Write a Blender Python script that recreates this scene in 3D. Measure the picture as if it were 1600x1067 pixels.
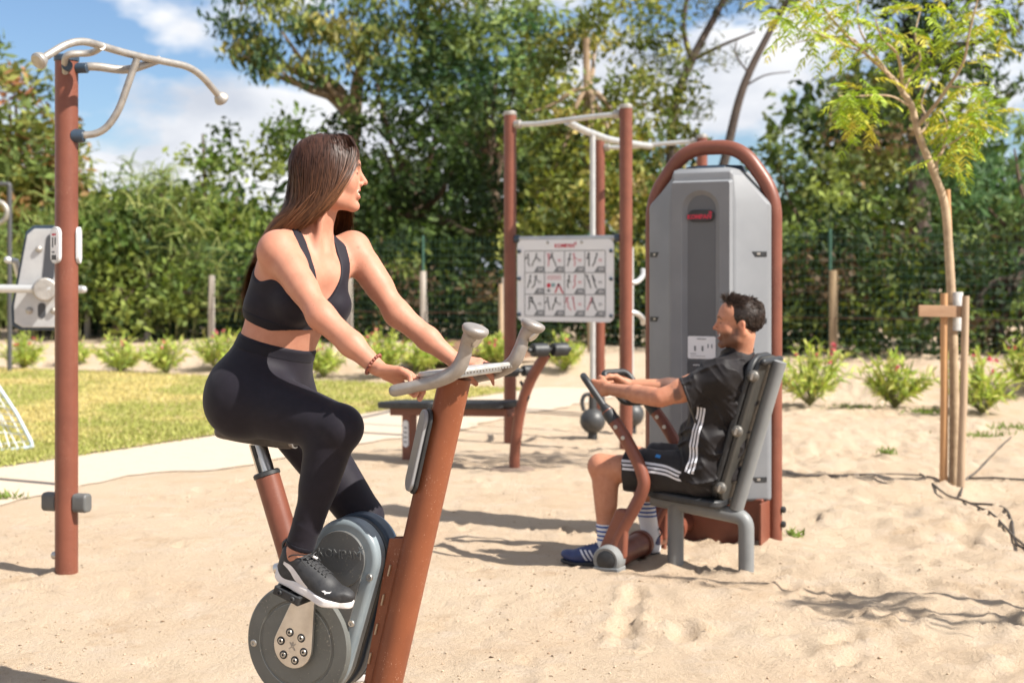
import bpy, bmesh, math, random
import numpy as np
from mathutils import Vector, Matrix

for _o in list(bpy.data.objects):
    bpy.data.objects.remove(_o)
scene = bpy.context.scene
COL = scene.collection

# ------------------------------------------------------------------ camera
CAM_H = 1.36
cam_data = bpy.data.cameras.new('camera')
cam_data.lens = 50.0
cam_data.sensor_width = 36.0
cam_data.sensor_fit = 'HORIZONTAL'
cam_data.shift_y = -0.0645
cam_data.clip_start = 0.1
cam_data.clip_end = 3000
cam_data.dof.use_dof = True
cam_data.dof.focus_distance = 4.15
cam_data.dof.aperture_fstop = 3.8
cam = bpy.data.objects.new('camera', cam_data)
cam.location = (0, 0, CAM_H)
cam.rotation_euler = (math.radians(90), 0, 0)
COL.objects.link(cam)
scene.camera = cam
FPX = 1600 * 50 / 36.0
HY = 430.0

def P(px, py, Y):
    """point of the place that the photo shows at pixel (px, py), Y metres away"""
    return np.array([(px - 800) * Y / FPX, Y, CAM_H - (py - HY) * Y / FPX])

def GY(py):
    return CAM_H * FPX / (py - HY)

# ------------------------------------------------------------------ sun, sky, exposure
SUN_EL = math.radians(45)
SUN_AZ = math.radians(117)            # clockwise from +Y
sun_dir = Vector((math.sin(SUN_AZ) * math.cos(SUN_EL), math.cos(SUN_AZ) * math.cos(SUN_EL), math.sin(SUN_EL)))
sun_data = bpy.data.lights.new('sun', 'SUN')
sun_data.energy = 5.0
sun_data.angle = math.radians(0.53)
sun_data.color = (1.0, 0.95, 0.865)
sun = bpy.data.objects.new('sun', sun_data)
sun.rotation_euler = (-sun_dir).to_track_quat('-Z', 'Y').to_euler()
sun.location = (20, -10, 30)
COL.objects.link(sun)

world = bpy.data.worlds.new('World')
scene.world = world
world.use_nodes = True
_nt = world.node_tree
_nt.nodes.clear()
def WN(t, **kw):
    n = _nt.nodes.new(t)
    for k, v in kw.items():
        setattr(n, k, v)
    return n
_out = WN('ShaderNodeOutputWorld')
_bg = WN('ShaderNodeBackground')
_bg.inputs['Strength'].default_value = 0.058
_sky = WN('ShaderNodeTexSky', sky_type='NISHITA', sun_disc=False)
_sky.sun_elevation = SUN_EL
_sky.sun_rotation = SUN_AZ
_sky.air_density = 1.0
_sky.dust_density = 0.35
_sky.ozone_density = 1.6
_tc = WN('ShaderNodeTexCoord')
_map = WN('ShaderNodeMapping')
_map.inputs['Location'].default_value = (8.08, 2.46, 0.12)
_map.inputs['Scale'].default_value = (1.0, 1.0, 2.1)
_n1 = WN('ShaderNodeTexNoise')
_n1.inputs['Scale'].default_value = 5.6
_n1.inputs['Detail'].default_value = 9
_n1.inputs['Roughness'].default_value = 0.52
_r1 = WN('ShaderNodeValToRGB')
_r1.color_ramp.elements[0].position = 0.438
_r1.color_ramp.elements[1].position = 0.52
_n2 = WN('ShaderNodeTexNoise')
_n2.inputs['Scale'].default_value = 7.0
_n2.inputs['Detail'].default_value = 6
_r2 = WN('ShaderNodeValToRGB')
_r2.color_ramp.elements[0].position = 0.35
_r2.color_ramp.elements[0].color = (5.6, 6.0, 6.8, 1)
_r2.color_ramp.elements[1].position = 0.62
_r2.color_ramp.elements[1].color = (9.6, 9.6, 9.7, 1)
_mix = WN('ShaderNodeMixRGB')
_tint = WN('ShaderNodeMixRGB', blend_type='MULTIPLY')
_tint.inputs[0].default_value = 1.0
_tint.inputs[2].default_value = (0.86, 0.97, 1.13, 1)
_L = _nt.links.new
_L(_tc.outputs['Generated'], _map.inputs['Vector'])
_L(_map.outputs[0], _n1.inputs['Vector'])
_L(_map.outputs[0], _n2.inputs['Vector'])
_L(_n1.outputs[0], _r1.inputs[0])
_L(_n2.outputs[0], _r2.inputs[0])
_L(_r1.outputs[0], _mix.inputs[0])
_L(_sky.outputs[0], _tint.inputs[1])
_L(_tint.outputs[0], _mix.inputs[1])
_L(_r2.outputs[0], _mix.inputs[2])
_L(_mix.outputs[0], _bg.inputs['Color'])
_L(_bg.outputs[0], _out.inputs[0])

scene.view_settings.view_transform = 'Standard'
scene.view_settings.look = 'None'
scene.view_settings.gamma = 1.0
scene.view_settings.exposure = 1.02
scene.render.engine = 'CYCLES'
scene.cycles.use_denoising = True
scene.cycles.max_bounces = 8
scene.cycles.transparent_max_bounces = 8
scene.cycles.sample_clamp_indirect = 6

# ------------------------------------------------------------------ materials
def lin(r, g, b):
    f = lambda c: ((c / 255 + 0.055) / 1.055) ** 2.4 if c > 10 else c / 255 / 12.92
    return (f(r), f(g), f(b))

MATS = {}
def mat(name, color, rough=0.5, metal=0.0, col2=None, nscale=8.0, nlo=0.4, nhi=0.65, bump=0.0, bscale=200.0,
        spec=0.5, coat=0.0, sss=0.0, attr=None, bdist=0.01, rvar=0.0, speck=None, sscale=260.0, sthr=0.70,
        sheen=0.0, stretch=None, transl=0.0):
    if name in MATS:
        return MATS[name]
    m = bpy.data.materials.new(name)
    m.use_nodes = True
    nt = m.node_tree
    N, L = nt.nodes, nt.links
    b = N['Principled BSDF']
    tc = N.new('ShaderNodeTexCoord')
    vec = tc.outputs['Object']
    if stretch:
        mp = N.new('ShaderNodeMapping')
        mp.inputs['Scale'].default_value = stretch
        L.new(vec, mp.inputs['Vector'])
        vec = mp.outputs[0]
    b.inputs['Base Color'].default_value = (*color, 1)
    b.inputs['Roughness'].default_value = rough
    b.inputs['Metallic'].default_value = metal
    b.inputs['Specular IOR Level'].default_value = spec
    b.inputs['Coat Weight'].default_value = coat
    b.inputs['Coat Roughness'].default_value = 0.25
    if sheen:
        b.inputs['Sheen Weight'].default_value = sheen
    if sss:
        b.inputs['Subsurface Weight'].default_value = sss
        b.inputs['Subsurface Radius'].default_value = (0.012, 0.005, 0.003)
        b.inputs['Subsurface Scale'].default_value = 1.0
    colout = None
    if attr:
        a = N.new('ShaderNodeAttribute')
        a.attribute_name = attr
        colout = a.outputs['Color']
    if col2 is not None:
        n = N.new('ShaderNodeTexNoise')
        n.inputs['Scale'].default_value = nscale
        n.inputs['Detail'].default_value = 6
        n.inputs['Roughness'].default_value = 0.6
        L.new(vec, n.inputs['Vector'])
        mr = N.new('ShaderNodeMapRange')
        mr.inputs[1].default_value = nlo
        mr.inputs[2].default_value = nhi
        L.new(n.outputs[0], mr.inputs[0])
        mx = N.new('ShaderNodeMixRGB')
        if colout is not None:
            L.new(colout, mx.inputs[1])
        else:
            mx.inputs[1].default_value = (*color, 1)
        mx.inputs[2].default_value = (*col2, 1)
        if attr:
            mx.blend_type = 'MULTIPLY'
        L.new(mr.outputs[0], mx.inputs[0])
        colout = mx.outputs[0]
    if speck is not None:
        n = N.new('ShaderNodeTexNoise')
        n.inputs['Scale'].default_value = sscale
        n.inputs['Detail'].default_value = 3
        L.new(vec, n.inputs['Vector'])
        n3 = N.new('ShaderNodeTexNoise')
        n3.inputs['Scale'].default_value = 9
        L.new(vec, n3.inputs['Vector'])
        ad = N.new('ShaderNodeMath'); ad.operation = 'MULTIPLY_ADD'
        L.new(n3.outputs[0], ad.inputs[0]); ad.inputs[1].default_value = 0.35
        L.new(n.outputs[0], ad.inputs[2])
        mr = N.new('ShaderNodeMapRange')
        mr.inputs[1].default_value = sthr + 0.17
        mr.inputs[2].default_value = sthr + 0.24
        L.new(ad.outputs[0], mr.inputs[0])
        mx = N.new('ShaderNodeMixRGB')
        if colout is not None:
            L.new(colout, mx.inputs[1])
        else:
            mx.inputs[1].default_value = (*color, 1)
        mx.inputs[2].default_value = (*speck, 1)
        L.new(mr.outputs[0], mx.inputs[0])
        colout = mx.outputs[0]
    if colout is not None:
        L.new(colout, b.inputs['Base Color'])
    if rvar:
        n = N.new('ShaderNodeTexNoise')
        n.inputs['Scale'].default_value = 25
        n.inputs['Detail'].default_value = 5
        L.new(vec, n.inputs['Vector'])
        mr = N.new('ShaderNodeMapRange')
        mr.inputs[3].default_value = max(0.02, rough - rvar)
        mr.inputs[4].default_value = rough + rvar
        L.new(n.outputs[0], mr.inputs[0])
        L.new(mr.outputs[0], b.inputs['Roughness'])
    if bump:
        n = N.new('ShaderNodeTexNoise')
        n.inputs['Scale'].default_value = bscale
        n.inputs['Detail'].default_value = 4
        L.new(vec, n.inputs['Vector'])
        bp = N.new('ShaderNodeBump')
        bp.inputs['Strength'].default_value = bump
        bp.inputs['Distance'].default_value = bdist
        L.new(n.outputs[0], bp.inputs['Height'])
        L.new(bp.outputs[0], b.inputs['Normal'])
    if transl:
        t = N.new('ShaderNodeBsdfTranslucent')
        if colout is not None:
            hs = N.new('ShaderNodeHueSaturation')
            hs.inputs['Saturation'].default_value = 1.15
            hs.inputs['Value'].default_value = 1.5
            L.new(colout, hs.inputs['Color'])
            L.new(hs.outputs[0], t.inputs['Color'])
        else:
            t.inputs['Color'].default_value = (*color, 1)
        ms = N.new('ShaderNodeMixShader')
        ms.inputs[0].default_value = transl
        L.new(b.outputs[0], ms.inputs[1])
        L.new(t.outputs[0], ms.inputs[2])
        L.new(ms.outputs[0], N['Material Output'].inputs['Surface'])
    MATS[name] = m
    return m

# ------------------------------------------------------------------ object helpers
OFF = {}
def thing(name, label, cat, loc=(0, 0, 0), group=None):
    o = bpy.data.objects.new(name, None)
    o.empty_display_size = 0.1
    COL.objects.link(o)
    o.location = loc
    OFF[o.name] = np.array(loc, float)
    tag(o, label, cat, group)
    return o

def tag(o, label=None, cat=None, group=None, kind=None):
    if label: o['label'] = label
    if cat: o['category'] = cat
    if group: o['group'] = group
    if kind: o['kind'] = kind
    return o

def raw_mesh(name, V, F, smooth=True, sharp=None):
    """V (n,3), F (m,3|4) array or list of lists"""
    me = bpy.data.meshes.new(name)
    if isinstance(F, np.ndarray):
        V = np.asarray(V, np.float32)
        k = F.shape[1]
        me.vertices.add(len(V))
        me.vertices.foreach_set('co', V.ravel())
        me.loops.add(F.size)
        me.loops.foreach_set('vertex_index', F.astype(np.int32).ravel())
        me.polygons.add(len(F))
        me.polygons.foreach_set('loop_start', np.arange(0, F.size, k, dtype=np.int32))
        me.polygons.foreach_set('loop_total', np.full(len(F), k, np.int32))
        me.update(calc_edges=True)
        me.validate()
    else:
        me.from_pydata([tuple(v) for v in V], [], [tuple(f) for f in F])
        me.update()
    if smooth:
        me.polygons.foreach_set('use_smooth', np.ones(len(me.polygons), bool))
        if sharp:
            me.set_sharp_from_angle(angle=math.radians(sharp))
    return me

def link(name, me, m, parent=None, base=None):
    """link a mesh whose vertices are already relative to the thing's base"""
    o = bpy.data.objects.new(name, me)
    COL.objects.link(o)
    if m is not None:
        if isinstance(m, (list, tuple)):
            for x in m: me.materials.append(x)
        elif len(me.materials) == 0:
            me.materials.append(m)
    if parent is not None:
        o.parent = parent
        OFF[o.name] = OFF[parent.name]
    else:
        OFF[o.name] = np.zeros(3) if base is None else np.array(base, float)
        if base is not None: o.location = base
    return o

def unit(v):
    v = np.asarray(v, float)
    return v / (np.linalg.norm(v) + 1e-12)

def frames(pts, up=None):
    pts = np.asarray(pts, float)
    n = len(pts)
    T = np.zeros_like(pts)
    T[1:-1] = pts[2:] - pts[:-2]
    T[0] = pts[1] - pts[0]; T[-1] = pts[-1] - pts[-2]
    T /= np.linalg.norm(T, axis=1)[:, None] + 1e-12
    ref = np.array([0, 0, 1.0]) if up is None else np.asarray(up, float)
    if abs(T[0] @ unit(ref)) > 0.95: ref = np.array([1.0, 0.13, 0])
    A = np.zeros_like(pts); B = np.zeros_like(pts)
    a = unit(np.cross(ref, T[0]))
    for i in range(n):
        a = unit(a - T[i] * (a @ T[i]))
        A[i] = a; B[i] = np.cross(T[i], a)
    return T, A, B

def spline(pts, n=8):
    """Catmull-Rom through pts (any dimension)"""
    p = np.asarray(pts, float)
    q = np.vstack([2 * p[0] - p[1], p, 2 * p[-1] - p[-2]])
    out = []
    for i in range(1, len(q) - 2):
        for j in range(n):
            t = j / n
            out.append(0.5 * ((2 * q[i]) + (-q[i-1] + q[i+1]) * t + (2*q[i-1] - 5*q[i] + 4*q[i+1] - q[i+2]) * t*t
                              + (-q[i-1] + 3*q[i] - 3*q[i+1] + q[i+2]) * t**3))
    out.append(p[-1])
    return np.array(out)

def fillet(pts, r, n=6):
    """polyline with its inner corners rounded to radius about r"""
    p = [np.asarray(x, float) for x in pts]
    out = [p[0]]
    for i in range(1, len(p) - 1):
        a, b, c = p[i-1], p[i], p[i+1]
        la, lc = np.linalg.norm(a-b), np.linalg.norm(c-b)
        d = min(r, la*0.49, lc*0.49)
        s, e = b + (a-b)/la*d, b + (c-b)/lc*d
        for j in range(n+1):
            t = j/n
            out.append((1-t)**2*s + 2*t*(1-t)*b + t*t*e)
    out.append(p[-1])
    return np.array(out)

class MB:
    def __init__(s):
        s.V = []; s.F = []; s.n = 0
    def add(s, V, F):
        for f in F: s.F.append([i + s.n for i in f])
        s.V.extend(np.asarray(V, float).tolist()); s.n += len(V)
        return s
    def tube(s, pts, r, seg=16, cap=True, up=None, sx=1.0, sy=1.0, round_end=False):
        pts = np.asarray(pts, float); n = len(pts)
        r = np.broadcast_to(np.asarray(r, float), (n,)).copy()
        if round_end:
            d0 = unit(pts[0]-pts[1]); d1 = unit(pts[-1]-pts[-2])
            k = [0.35, 0.7, 0.93]
            pre = [pts[0] + d0*r[0]*x for x in (0.95, 0.75, 0.4)]
            post = [pts[-1] + d1*r[-1]*x for x in (0.4, 0.75, 0.95)]
            pts = np.vstack([pre, pts, post])
            r = np.concatenate([r[0]*np.array(k), r, r[-1]*np.array(k[::-1])])
            n = len(pts)
        T, A, B = frames(pts, up)
        th = np.linspace(0, 2*math.pi, seg, endpoint=False)
        ring = (np.cos(th)[None, :, None]*A[:, None, :]*sx + np.sin(th)[None, :, None]*B[:, None, :]*sy) * r[:, None, None]
        V = (pts[:, None, :] + ring).reshape(-1, 3)
        F = []
        for i in range(n-1):
            for j in range(seg):
                k2 = (j+1) % seg
                F.append([i*seg+j, i*seg+k2, (i+1)*seg+k2, (i+1)*seg+j])
        if cap:
            F.append(list(range(seg))[::-1]); F.append([(n-1)*seg+j for j in range(seg)])
        return s.add(V, F)
    def lathe(s, prof, origin, axis, seg=24):
        """prof: list of (radius, height) along axis"""
        origin = np.asarray(origin, float); ax = unit(axis)
        ref = np.array([0, 0, 1.0]) if abs(ax[2]) < 0.9 else np.array([1.0, 0, 0])
        a = unit(np.cross(ref, ax)); b = np.cross(ax, a)
        th = np.linspace(0, 2*math.pi, seg, endpoint=False)
        V = []
        for (r, h) in prof:
            for t in th:
                V.append(origin + ax*h + (a*math.cos(t) + b*math.sin(t))*max(r, 1e-5))
        F = []
        for i in range(len(prof)-1):
            for j in range(seg):
                k2 = (j+1) % seg
                F.append([i*seg+j, i*seg+k2, (i+1)*seg+k2, (i+1)*seg+j])
        F.append(list(range(seg))[::-1]); F.append([(len(prof)-1)*seg+j for j in range(seg)])
        return s.add(V, F)
    def box(s, c, size, ax=None):
        c = np.asarray(c, float); h = np.asarray(size, float)/2
        R = np.eye(3) if ax is None else np.array([unit(a) for a in ax])
        V = []
        for sx in (-1, 1):
            for sy in (-1, 1):
                for sz in (-1, 1):
                    V.append(c + R[0]*h[0]*sx + R[1]*h[1]*sy + R[2]*h[2]*sz)
        F = [[0,1,3,2],[4,6,7,5],[0,4,5,1],[2,3,7,6],[0,2,6,4],[1,5,7,3]]
        return s.add(V, F)
    def prism(s, outline, origin, ex, ey, ez, depth):
        """outline of 2d points in plane (ex, ey), extruded along ez by depth"""
        o = np.asarray(origin, float); ex, ey, ez = map(lambda q: np.asarray(q, float), (ex, ey, ez))
        n = len(outline)
        V = [o + ex*p[0] + ey*p[1] for p in outline] + [o + ex*p[0] + ey*p[1] + ez*depth for p in outline]
        F = [list(range(n))[::-1], [n+i for i in range(n)]]
        for i in range(n):
            j = (i+1) % n
            F.append([i, j, n+j, n+i])
        return s.add(V, F)
    def loft(s, rings, cap=True):
        n = len(rings[0]); V = np.vstack(rings); F = []
        for i in range(len(rings)-1):
            for j in range(n):
                k2 = (j+1) % n
                F.append([i*n+j, i*n+k2, (i+1)*n+k2, (i+1)*n+j])
        if cap:
            F.append(list(range(n))[::-1]); F.append([(len(rings)-1)*n+j for j in range(n)])
        return s.add(V, F)
    def sphere(s, c, r, seg=16, rings=10, ax=None, sc=(1, 1, 1)):
        c = np.asarray(c, float); R = np.eye(3) if ax is None else np.array([unit(a) for a in ax])
        rr = []
        for i in range(rings+1):
            ph = math.pi*i/rings
            for j in range(seg):
                th = 2*math.pi*j/seg
                q = np.array([math.sin(ph)*math.cos(th)*sc[0], math.sin(ph)*math.sin(th)*sc[1], -math.cos(ph)*sc[2]])*r
                rr.append(c + q @ R)
        F = []
        for i in range(rings):
            for j in range(seg):
                k2 = (j+1) % seg
                F.append([i*seg+j, i*seg+k2, (i+1)*seg+k2, (i+1)*seg+j])
        return s.add(rr, F)
    def build(s, name, m, parent=None, smooth=True, sharp=35, bevel=0.0, bseg=2, base=None, fix=True):
        off = OFF[parent.name] if parent is not None else (np.zeros(3) if base is None else np.array(base, float))
        V = np.asarray(s.V, float) - off
        me = raw_mesh(name, V, s.F, smooth=False)
        if fix:
            bm = bmesh.new(); bm.from_mesh(me)
            bmesh.ops.recalc_face_normals(bm, faces=bm.faces)
            bm.to_mesh(me); bm.free()
        if smooth:
            me.polygons.foreach_set('use_smooth', np.ones(len(me.polygons), bool))
            if not bevel: me.set_sharp_from_angle(angle=math.radians(sharp))
        o = link(name, me, m, parent, base)
        if bevel:
            md = o.modifiers.new('bevel', 'BEVEL')
            md.width = bevel; md.segments = bseg; md.limit_method = 'ANGLE'; md.angle_limit = math.radians(32)
            md.harden_normals = True
        return o

def rrect(w, h, r, n=5):
    out = []
    for (cx, cy, a0) in ((w/2-r, h/2-r, 0), (-w/2+r, h/2-r, 90), (-w/2+r, -h/2+r, 180), (w/2-r, -h/2+r, 270)):
        for i in range(n+1):
            a = math.radians(a0 + 90*i/n)
            out.append((cx + r*math.cos(a), cy + r*math.sin(a)))
    return out

def circ(cx, cy, r, n=32, a0=0, a1=360):
    full = (a1 - a0) >= 360
    return [(cx + r*math.cos(math.radians(a0 + (a1-a0)*i/(n if full else n-1))), cy + r*math.sin(math.radians(a0 + (a1-a0)*i/(n if full else n-1)))) for i in range(n)]

def hull2(c0, r0, c1, r1, n=40):
    """outline of the hull of two circles, 2d"""
    c0 = np.array(c0, float); c1 = np.array(c1, float)
    d = c1 - c0; L = np.linalg.norm(d); base = math.atan2(d[1], d[0])
    b = math.acos((r0 - r1)/L)
    out = []
    for i in range(n//2+1):
        a = base - b + 2*b*i/(n//2)
        out.append(c1 + r1*np.array([math.cos(a), math.sin(a)]))
    for i in range(n//2+1):
        a = base + b + (2*math.pi - 2*b)*i/(n//2)
        out.append(c0 + r0*np.array([math.cos(a), math.sin(a)]))
    return [tuple(x) for x in out]

def text_mesh(body, size, origin, ex, ey, depth=0.001, shear=0.0, align='CENTER', bold=0.0):
    """lettering as V, F lying in plane ex, ey at origin"""
    cu = bpy.data.curves.new('lettering', 'FONT')
    cu.body = body; cu.size = size; cu.align_x = align; cu.align_y = 'CENTER'
    cu.extrude = depth; cu.shear = shear; cu.resolution_u = 2; cu.offset = bold
    o = bpy.data.objects.new('lettering_tmp', cu)
    COL.objects.link(o)
    bpy.context.view_layer.update()
    me = bpy.data.meshes.new_from_object(o.evaluated_get(bpy.context.evaluated_depsgraph_get()))
    V = np.zeros(len(me.vertices)*3); me.vertices.foreach_get('co', V); V = V.reshape(-1, 3)
    F = [list(p.vertices) for p in me.polygons]
    bpy.data.objects.remove(o); bpy.data.meshes.remove(me); bpy.data.curves.remove(cu)
    ex, ey = unit(ex), unit(ey); ez = np.cross(ex, ey)
    W = np.asarray(origin)[None] + V[:, :1]*ex + V[:, 1:2]*ey + V[:, 2:3]*ez
    return W, F

# value noise for terrain and folds
_rng = np.random.default_rng(7)
_tab = _rng.random((64, 64, 64)).astype(np.float32)
def vnoise(x, y, z=0.0):
    x = np.asarray(x, float); y = np.asarray(y, float); z = np.broadcast_to(np.asarray(z, float), x.shape)
    xi, yi, zi = np.floor(x).astype(int), np.floor(y).astype(int), np.floor(z).astype(int)
    fx, fy, fz = x - xi, y - yi, z - zi
    fx = fx*fx*(3-2*fx); fy = fy*fy*(3-2*fy); fz = fz*fz*(3-2*fz)
    g = lambda a, b, c: _tab[(xi+a) % 64, (yi+b) % 64, (zi+c) % 64]
    c00 = g(0,0,0)*(1-fx) + g(1,0,0)*fx; c10 = g(0,1,0)*(1-fx) + g(1,1,0)*fx
    c01 = g(0,0,1)*(1-fx) + g(1,0,1)*fx; c11 = g(0,1,1)*(1-fx) + g(1,1,1)*fx
    return ((c00*(1-fy) + c10*fy)*(1-fz) + (c01*(1-fy) + c11*fy)*fz)*2 - 1

def sstep(a, b, x):
    t = np.clip((x - a)/(b - a), 0, 1)
    return t*t*(3 - 2*t)
# ================================================================== ground, path, lawn
rng = np.random.default_rng(11)
PD = unit([4.27, 7.73, 0])[:2]
PN = np.array([PD[1], -PD[0]])
P0 = np.array([-3.63, 10.07])
def path_s(x, y):
    return (x - P0[0])*PN[0] + (y - P0[1])*PN[1]
def shrub_line(x): return 17.1 - 0.504*x
def fence_line(x): return 21.27 - 0.556*x

_fp = []
for _ in range(900):
    y = 3.4 + 10.5*rng.random()**1.5
    x = (rng.random()*2 - 1)*(0.42*y + 0.6)
    if x < 0.3 and rng.random() < 0.5: continue
    _fp.append((x, y, rng.random()*math.pi, (0.006 + 0.026*rng.random()**1.6)*(1.0 if x > 0.2 else 0.6), 0.35 + 0.65*rng.random()))

# sand heaped against the feet of the equipment
HEAPS = [(-2.036, 6.5, 0.13, 0.020), (1.074, 6.522, 0.12, 0.022), (0.768, 6.678, 0.11, 0.020), (0.445, 6.53, 0.16, 0.018), (1.34, 7.25, 0.15, 0.02), (0.73, 7.0, 0.25, 0.025), (-0.016, 11.62, 0.14, 0.02), (0.893, 11.15, 0.14, 0.02), (0.02, 9.95, 0.2, 0.015), (2.88, 9.3, 0.25, 0.03), (0.9, 6.0, 0.5, 0.02), (1.9, 6.6, 0.6, 0.03), (1.5, 5.2, 0.45, -0.025), (2.2, 8.0, 0.7, 0.03)]
def ground_h(x, y):
    x = np.asarray(x, float); y = np.asarray(y, float)
    m = sstep(1.25, 2.2, path_s(x, y))
    far = 1 - sstep(16, 24, y)
    h = 0.030*vnoise(x*0.55 + 3, y*0.55) + 0.020*vnoise(x*1.5, y*1.5 + 9) + 0.011*vnoise(x*3.7 + 5, y*3.7) + 0.012*vnoise(x*8.5, y*8.5) + 0.0095*vnoise(x*17, y*17)*np.clip(0.6 + vnoise(x*1.2 + 7, y*1.2), 0.15, 1.3) + 0.0055*vnoise(x*31, y*31)
    right = sstep(0.2, 2.2, x)                       # the trodden, rougher sand lies on the right
    h = h*(0.5 + 0.95*right) - 0.012
    h = h*m*far
    for (bx, by, r_, a_) in HEAPS:
        h = h + a_*np.exp(-((x - bx)**2 + (y - by)**2)/(r_*r_))
    b = y - shrub_line(x)
    h = h + 0.24*sstep(0.1, 2.2, b) + 0.03*sstep(-0.4, 0.6, b)*vnoise(x*1.3, y*1.3)
    return h

def footprints(x, y, h):
    for (cx, cy, a, d, s) in _fp:
        dx, dy = x - cx, y - cy
        sel = (abs(dx) < 0.4) & (abs(dy) < 0.4)
        if not sel.any(): continue
        dx, dy = dx[sel], dy[sel]
        u = (dx*math.cos(a) + dy*math.sin(a))/(0.135*s); v = (-dx*math.sin(a) + dy*math.cos(a))/(0.055*s)
        q = np.sqrt(u*u + v*v + 0.25*u*v)
        h[sel] += (-d*np.exp(-q**6) + 0.6*d*np.exp(-((q - 1.35)/0.28)**2)) * sstep(1.3, 1.9, path_s(x[sel], y[sel]))
    return h

_gx = np.concatenate([[-400, -150, -60, -30, -16], np.arange(-11, -4, 0.12), np.linspace(-4, 4.4, 350), np.arange(4.5, 11, 0.12), [16, 30, 60, 150, 400]])
_gy = [-60, -20, -6, 0, 2.0]
_y = 2.9
while _y < 26:
    _gy.append(_y); _y += 0.0057*_y + 0.002
_gy = np.array(_gy + [28, 34, 45, 70, 120, 250, 700])
GX, GYY = np.meshgrid(_gx, _gy)
H = footprints(GX.ravel(), GYY.ravel(), ground_h(GX.ravel(), GYY.ravel()))
V = np.stack([GX.ravel(), GYY.ravel(), H], 1)
nx, ny = len(_gx), len(_gy)
ii = (np.arange(ny-1)[:, None]*nx + np.arange(nx-1)[None]).ravel()
F = np.stack([ii, ii+1, ii+nx+1, ii+nx], 1)

def sand_material():
    m = bpy.data.materials.new('sand'); m.use_nodes = True
    nt = m.node_tree; N, L = nt.nodes, nt.links
    b = N['Principled BSDF']; b.inputs['Roughness'].default_value = 0.95; b.inputs['Specular IOR Level'].default_value = 0.15
    tc = N.new('ShaderNodeTexCoord')
    def noise(scale, detail=5, rough=0.6):
        n = N.new('ShaderNodeTexNoise'); n.inputs['Scale'].default_value = scale; n.inputs['Detail'].default_value = detail; n.inputs['Roughness'].default_value = rough
        L.new(tc.outputs['Object'], n.inputs['Vector']); return n.outputs[0]
    def mixc(fac, a, bb, lo, hi):
        mr = N.new('ShaderNodeMapRange'); mr.inputs[1].default_value = lo; mr.inputs[2].default_value = hi
        L.new(fac, mr.inputs[0])
        mx = N.new('ShaderNodeMixRGB'); L.new(mr.outputs[0], mx.inputs[0])
        for s, c in ((1, a), (2, bb)):
            if isinstance(c, tuple): mx.inputs[s].default_value = (*c, 1)
            else: L.new(c, mx.inputs[s])
        return mx.outputs[0]
    c = mixc(noise(0.9), (0.56, 0.44, 0.318), (0.52, 0.388, 0.27), 0.38, 0.68)
    c = mixc(noise(5.0), c, (0.56, 0.45, 0.345), 0.5, 0.72)
    c = mixc(noise(14.0, 8, 0.75), c, (0.38, 0.265, 0.17), 0.62, 0.80)
    c = mixc(noise(2.4, 7, 0.7), c, (0.45, 0.32, 0.205), 0.56, 0.72)
    c = mixc(noise(420.0, 2), c, (0.30, 0.20, 0.13), 0.60, 0.72)
    c = mixc(noise(260.0, 2), c, (0.66, 0.56, 0.45), 0.62, 0.74)
    L.new(c, b.inputs['Base Color'])
    ad = N.new('ShaderNodeMath'); ad.operation = 'MULTIPLY_ADD'
    L.new(noise(45, 6, 0.7), ad.inputs[0]); ad.inputs[1].default_value = 2.2; L.new(noise(330, 3), ad.inputs[2])
    bp = N.new('ShaderNodeBump'); bp.inputs['Strength'].default_value = 0.85; bp.inputs['Distance'].default_value = 0.0115
    L.new(ad.outputs[0], bp.inputs['Height']); L.new(bp.outputs[0], b.inputs['Normal'])
    return m
SAND = sand_material()
g = link('ground', raw_mesh('ground', V, F), SAND)
tag(g, 'pale trodden sand covering the exercise area', kind='structure')

# crumbs of sand, pebbles and bits of dry leaf lying on it: far too many to count
_ico = np.array([[0, 0, 1], [0.9, 0, 0.2], [0.1, 0.85, 0.1], [-0.85, 0.1, 0.15], [0, -0.9, 0.1], [0.2, 0.1, -0.6]])
_icf = np.array([[0, 1, 2], [0, 2, 3], [0, 3, 4], [0, 4, 1], [5, 2, 1], [5, 3, 2], [5, 4, 3], [5, 1, 4]])
def crumbs(n, lo, hi, tint_lo, tint_hi, flat=0.6, seed=1):
    r = np.random.default_rng(seed)
    y = 3.6 + 9.5*r.random(n)**1.7; x = (r.random(n)*2 - 1)*(0.40*y + 0.3)
    ok = (path_s(x, y) > 1.6) & (vnoise(x*1.7 + 2, y*1.7) + 0.5*r.normal(size=n) > -0.1)
    x, y = x[ok], y[ok]; n = len(x)
    s = lo + (hi - lo)*r.random(n)**2.5
    a = r.random(n)*6.283; c, sn_ = np.cos(a), np.sin(a)
    J = _ico[None]*(1 + 0.35*r.normal(size=(n, 6, 3)))*s[:, None, None]*np.array([1, 0.75, flat])
    Q = np.stack([J[..., 0]*c[:, None] - J[..., 1]*sn_[:, None], J[..., 0]*sn_[:, None] + J[..., 1]*c[:, None], J[..., 2]], -1)
    hh = footprints(x, y, ground_h(x, y))
    Q += np.stack([x, y, hh + s*flat*0.35], 1)[:, None]
    t = tint_lo + (tint_hi - tint_lo)*r.random((n, 1))
    return Q.reshape(-1, 3), (np.arange(n)[:, None, None]*6 + _icf[None]).reshape(-1, 3), np.repeat(t, 6, 0)
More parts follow.
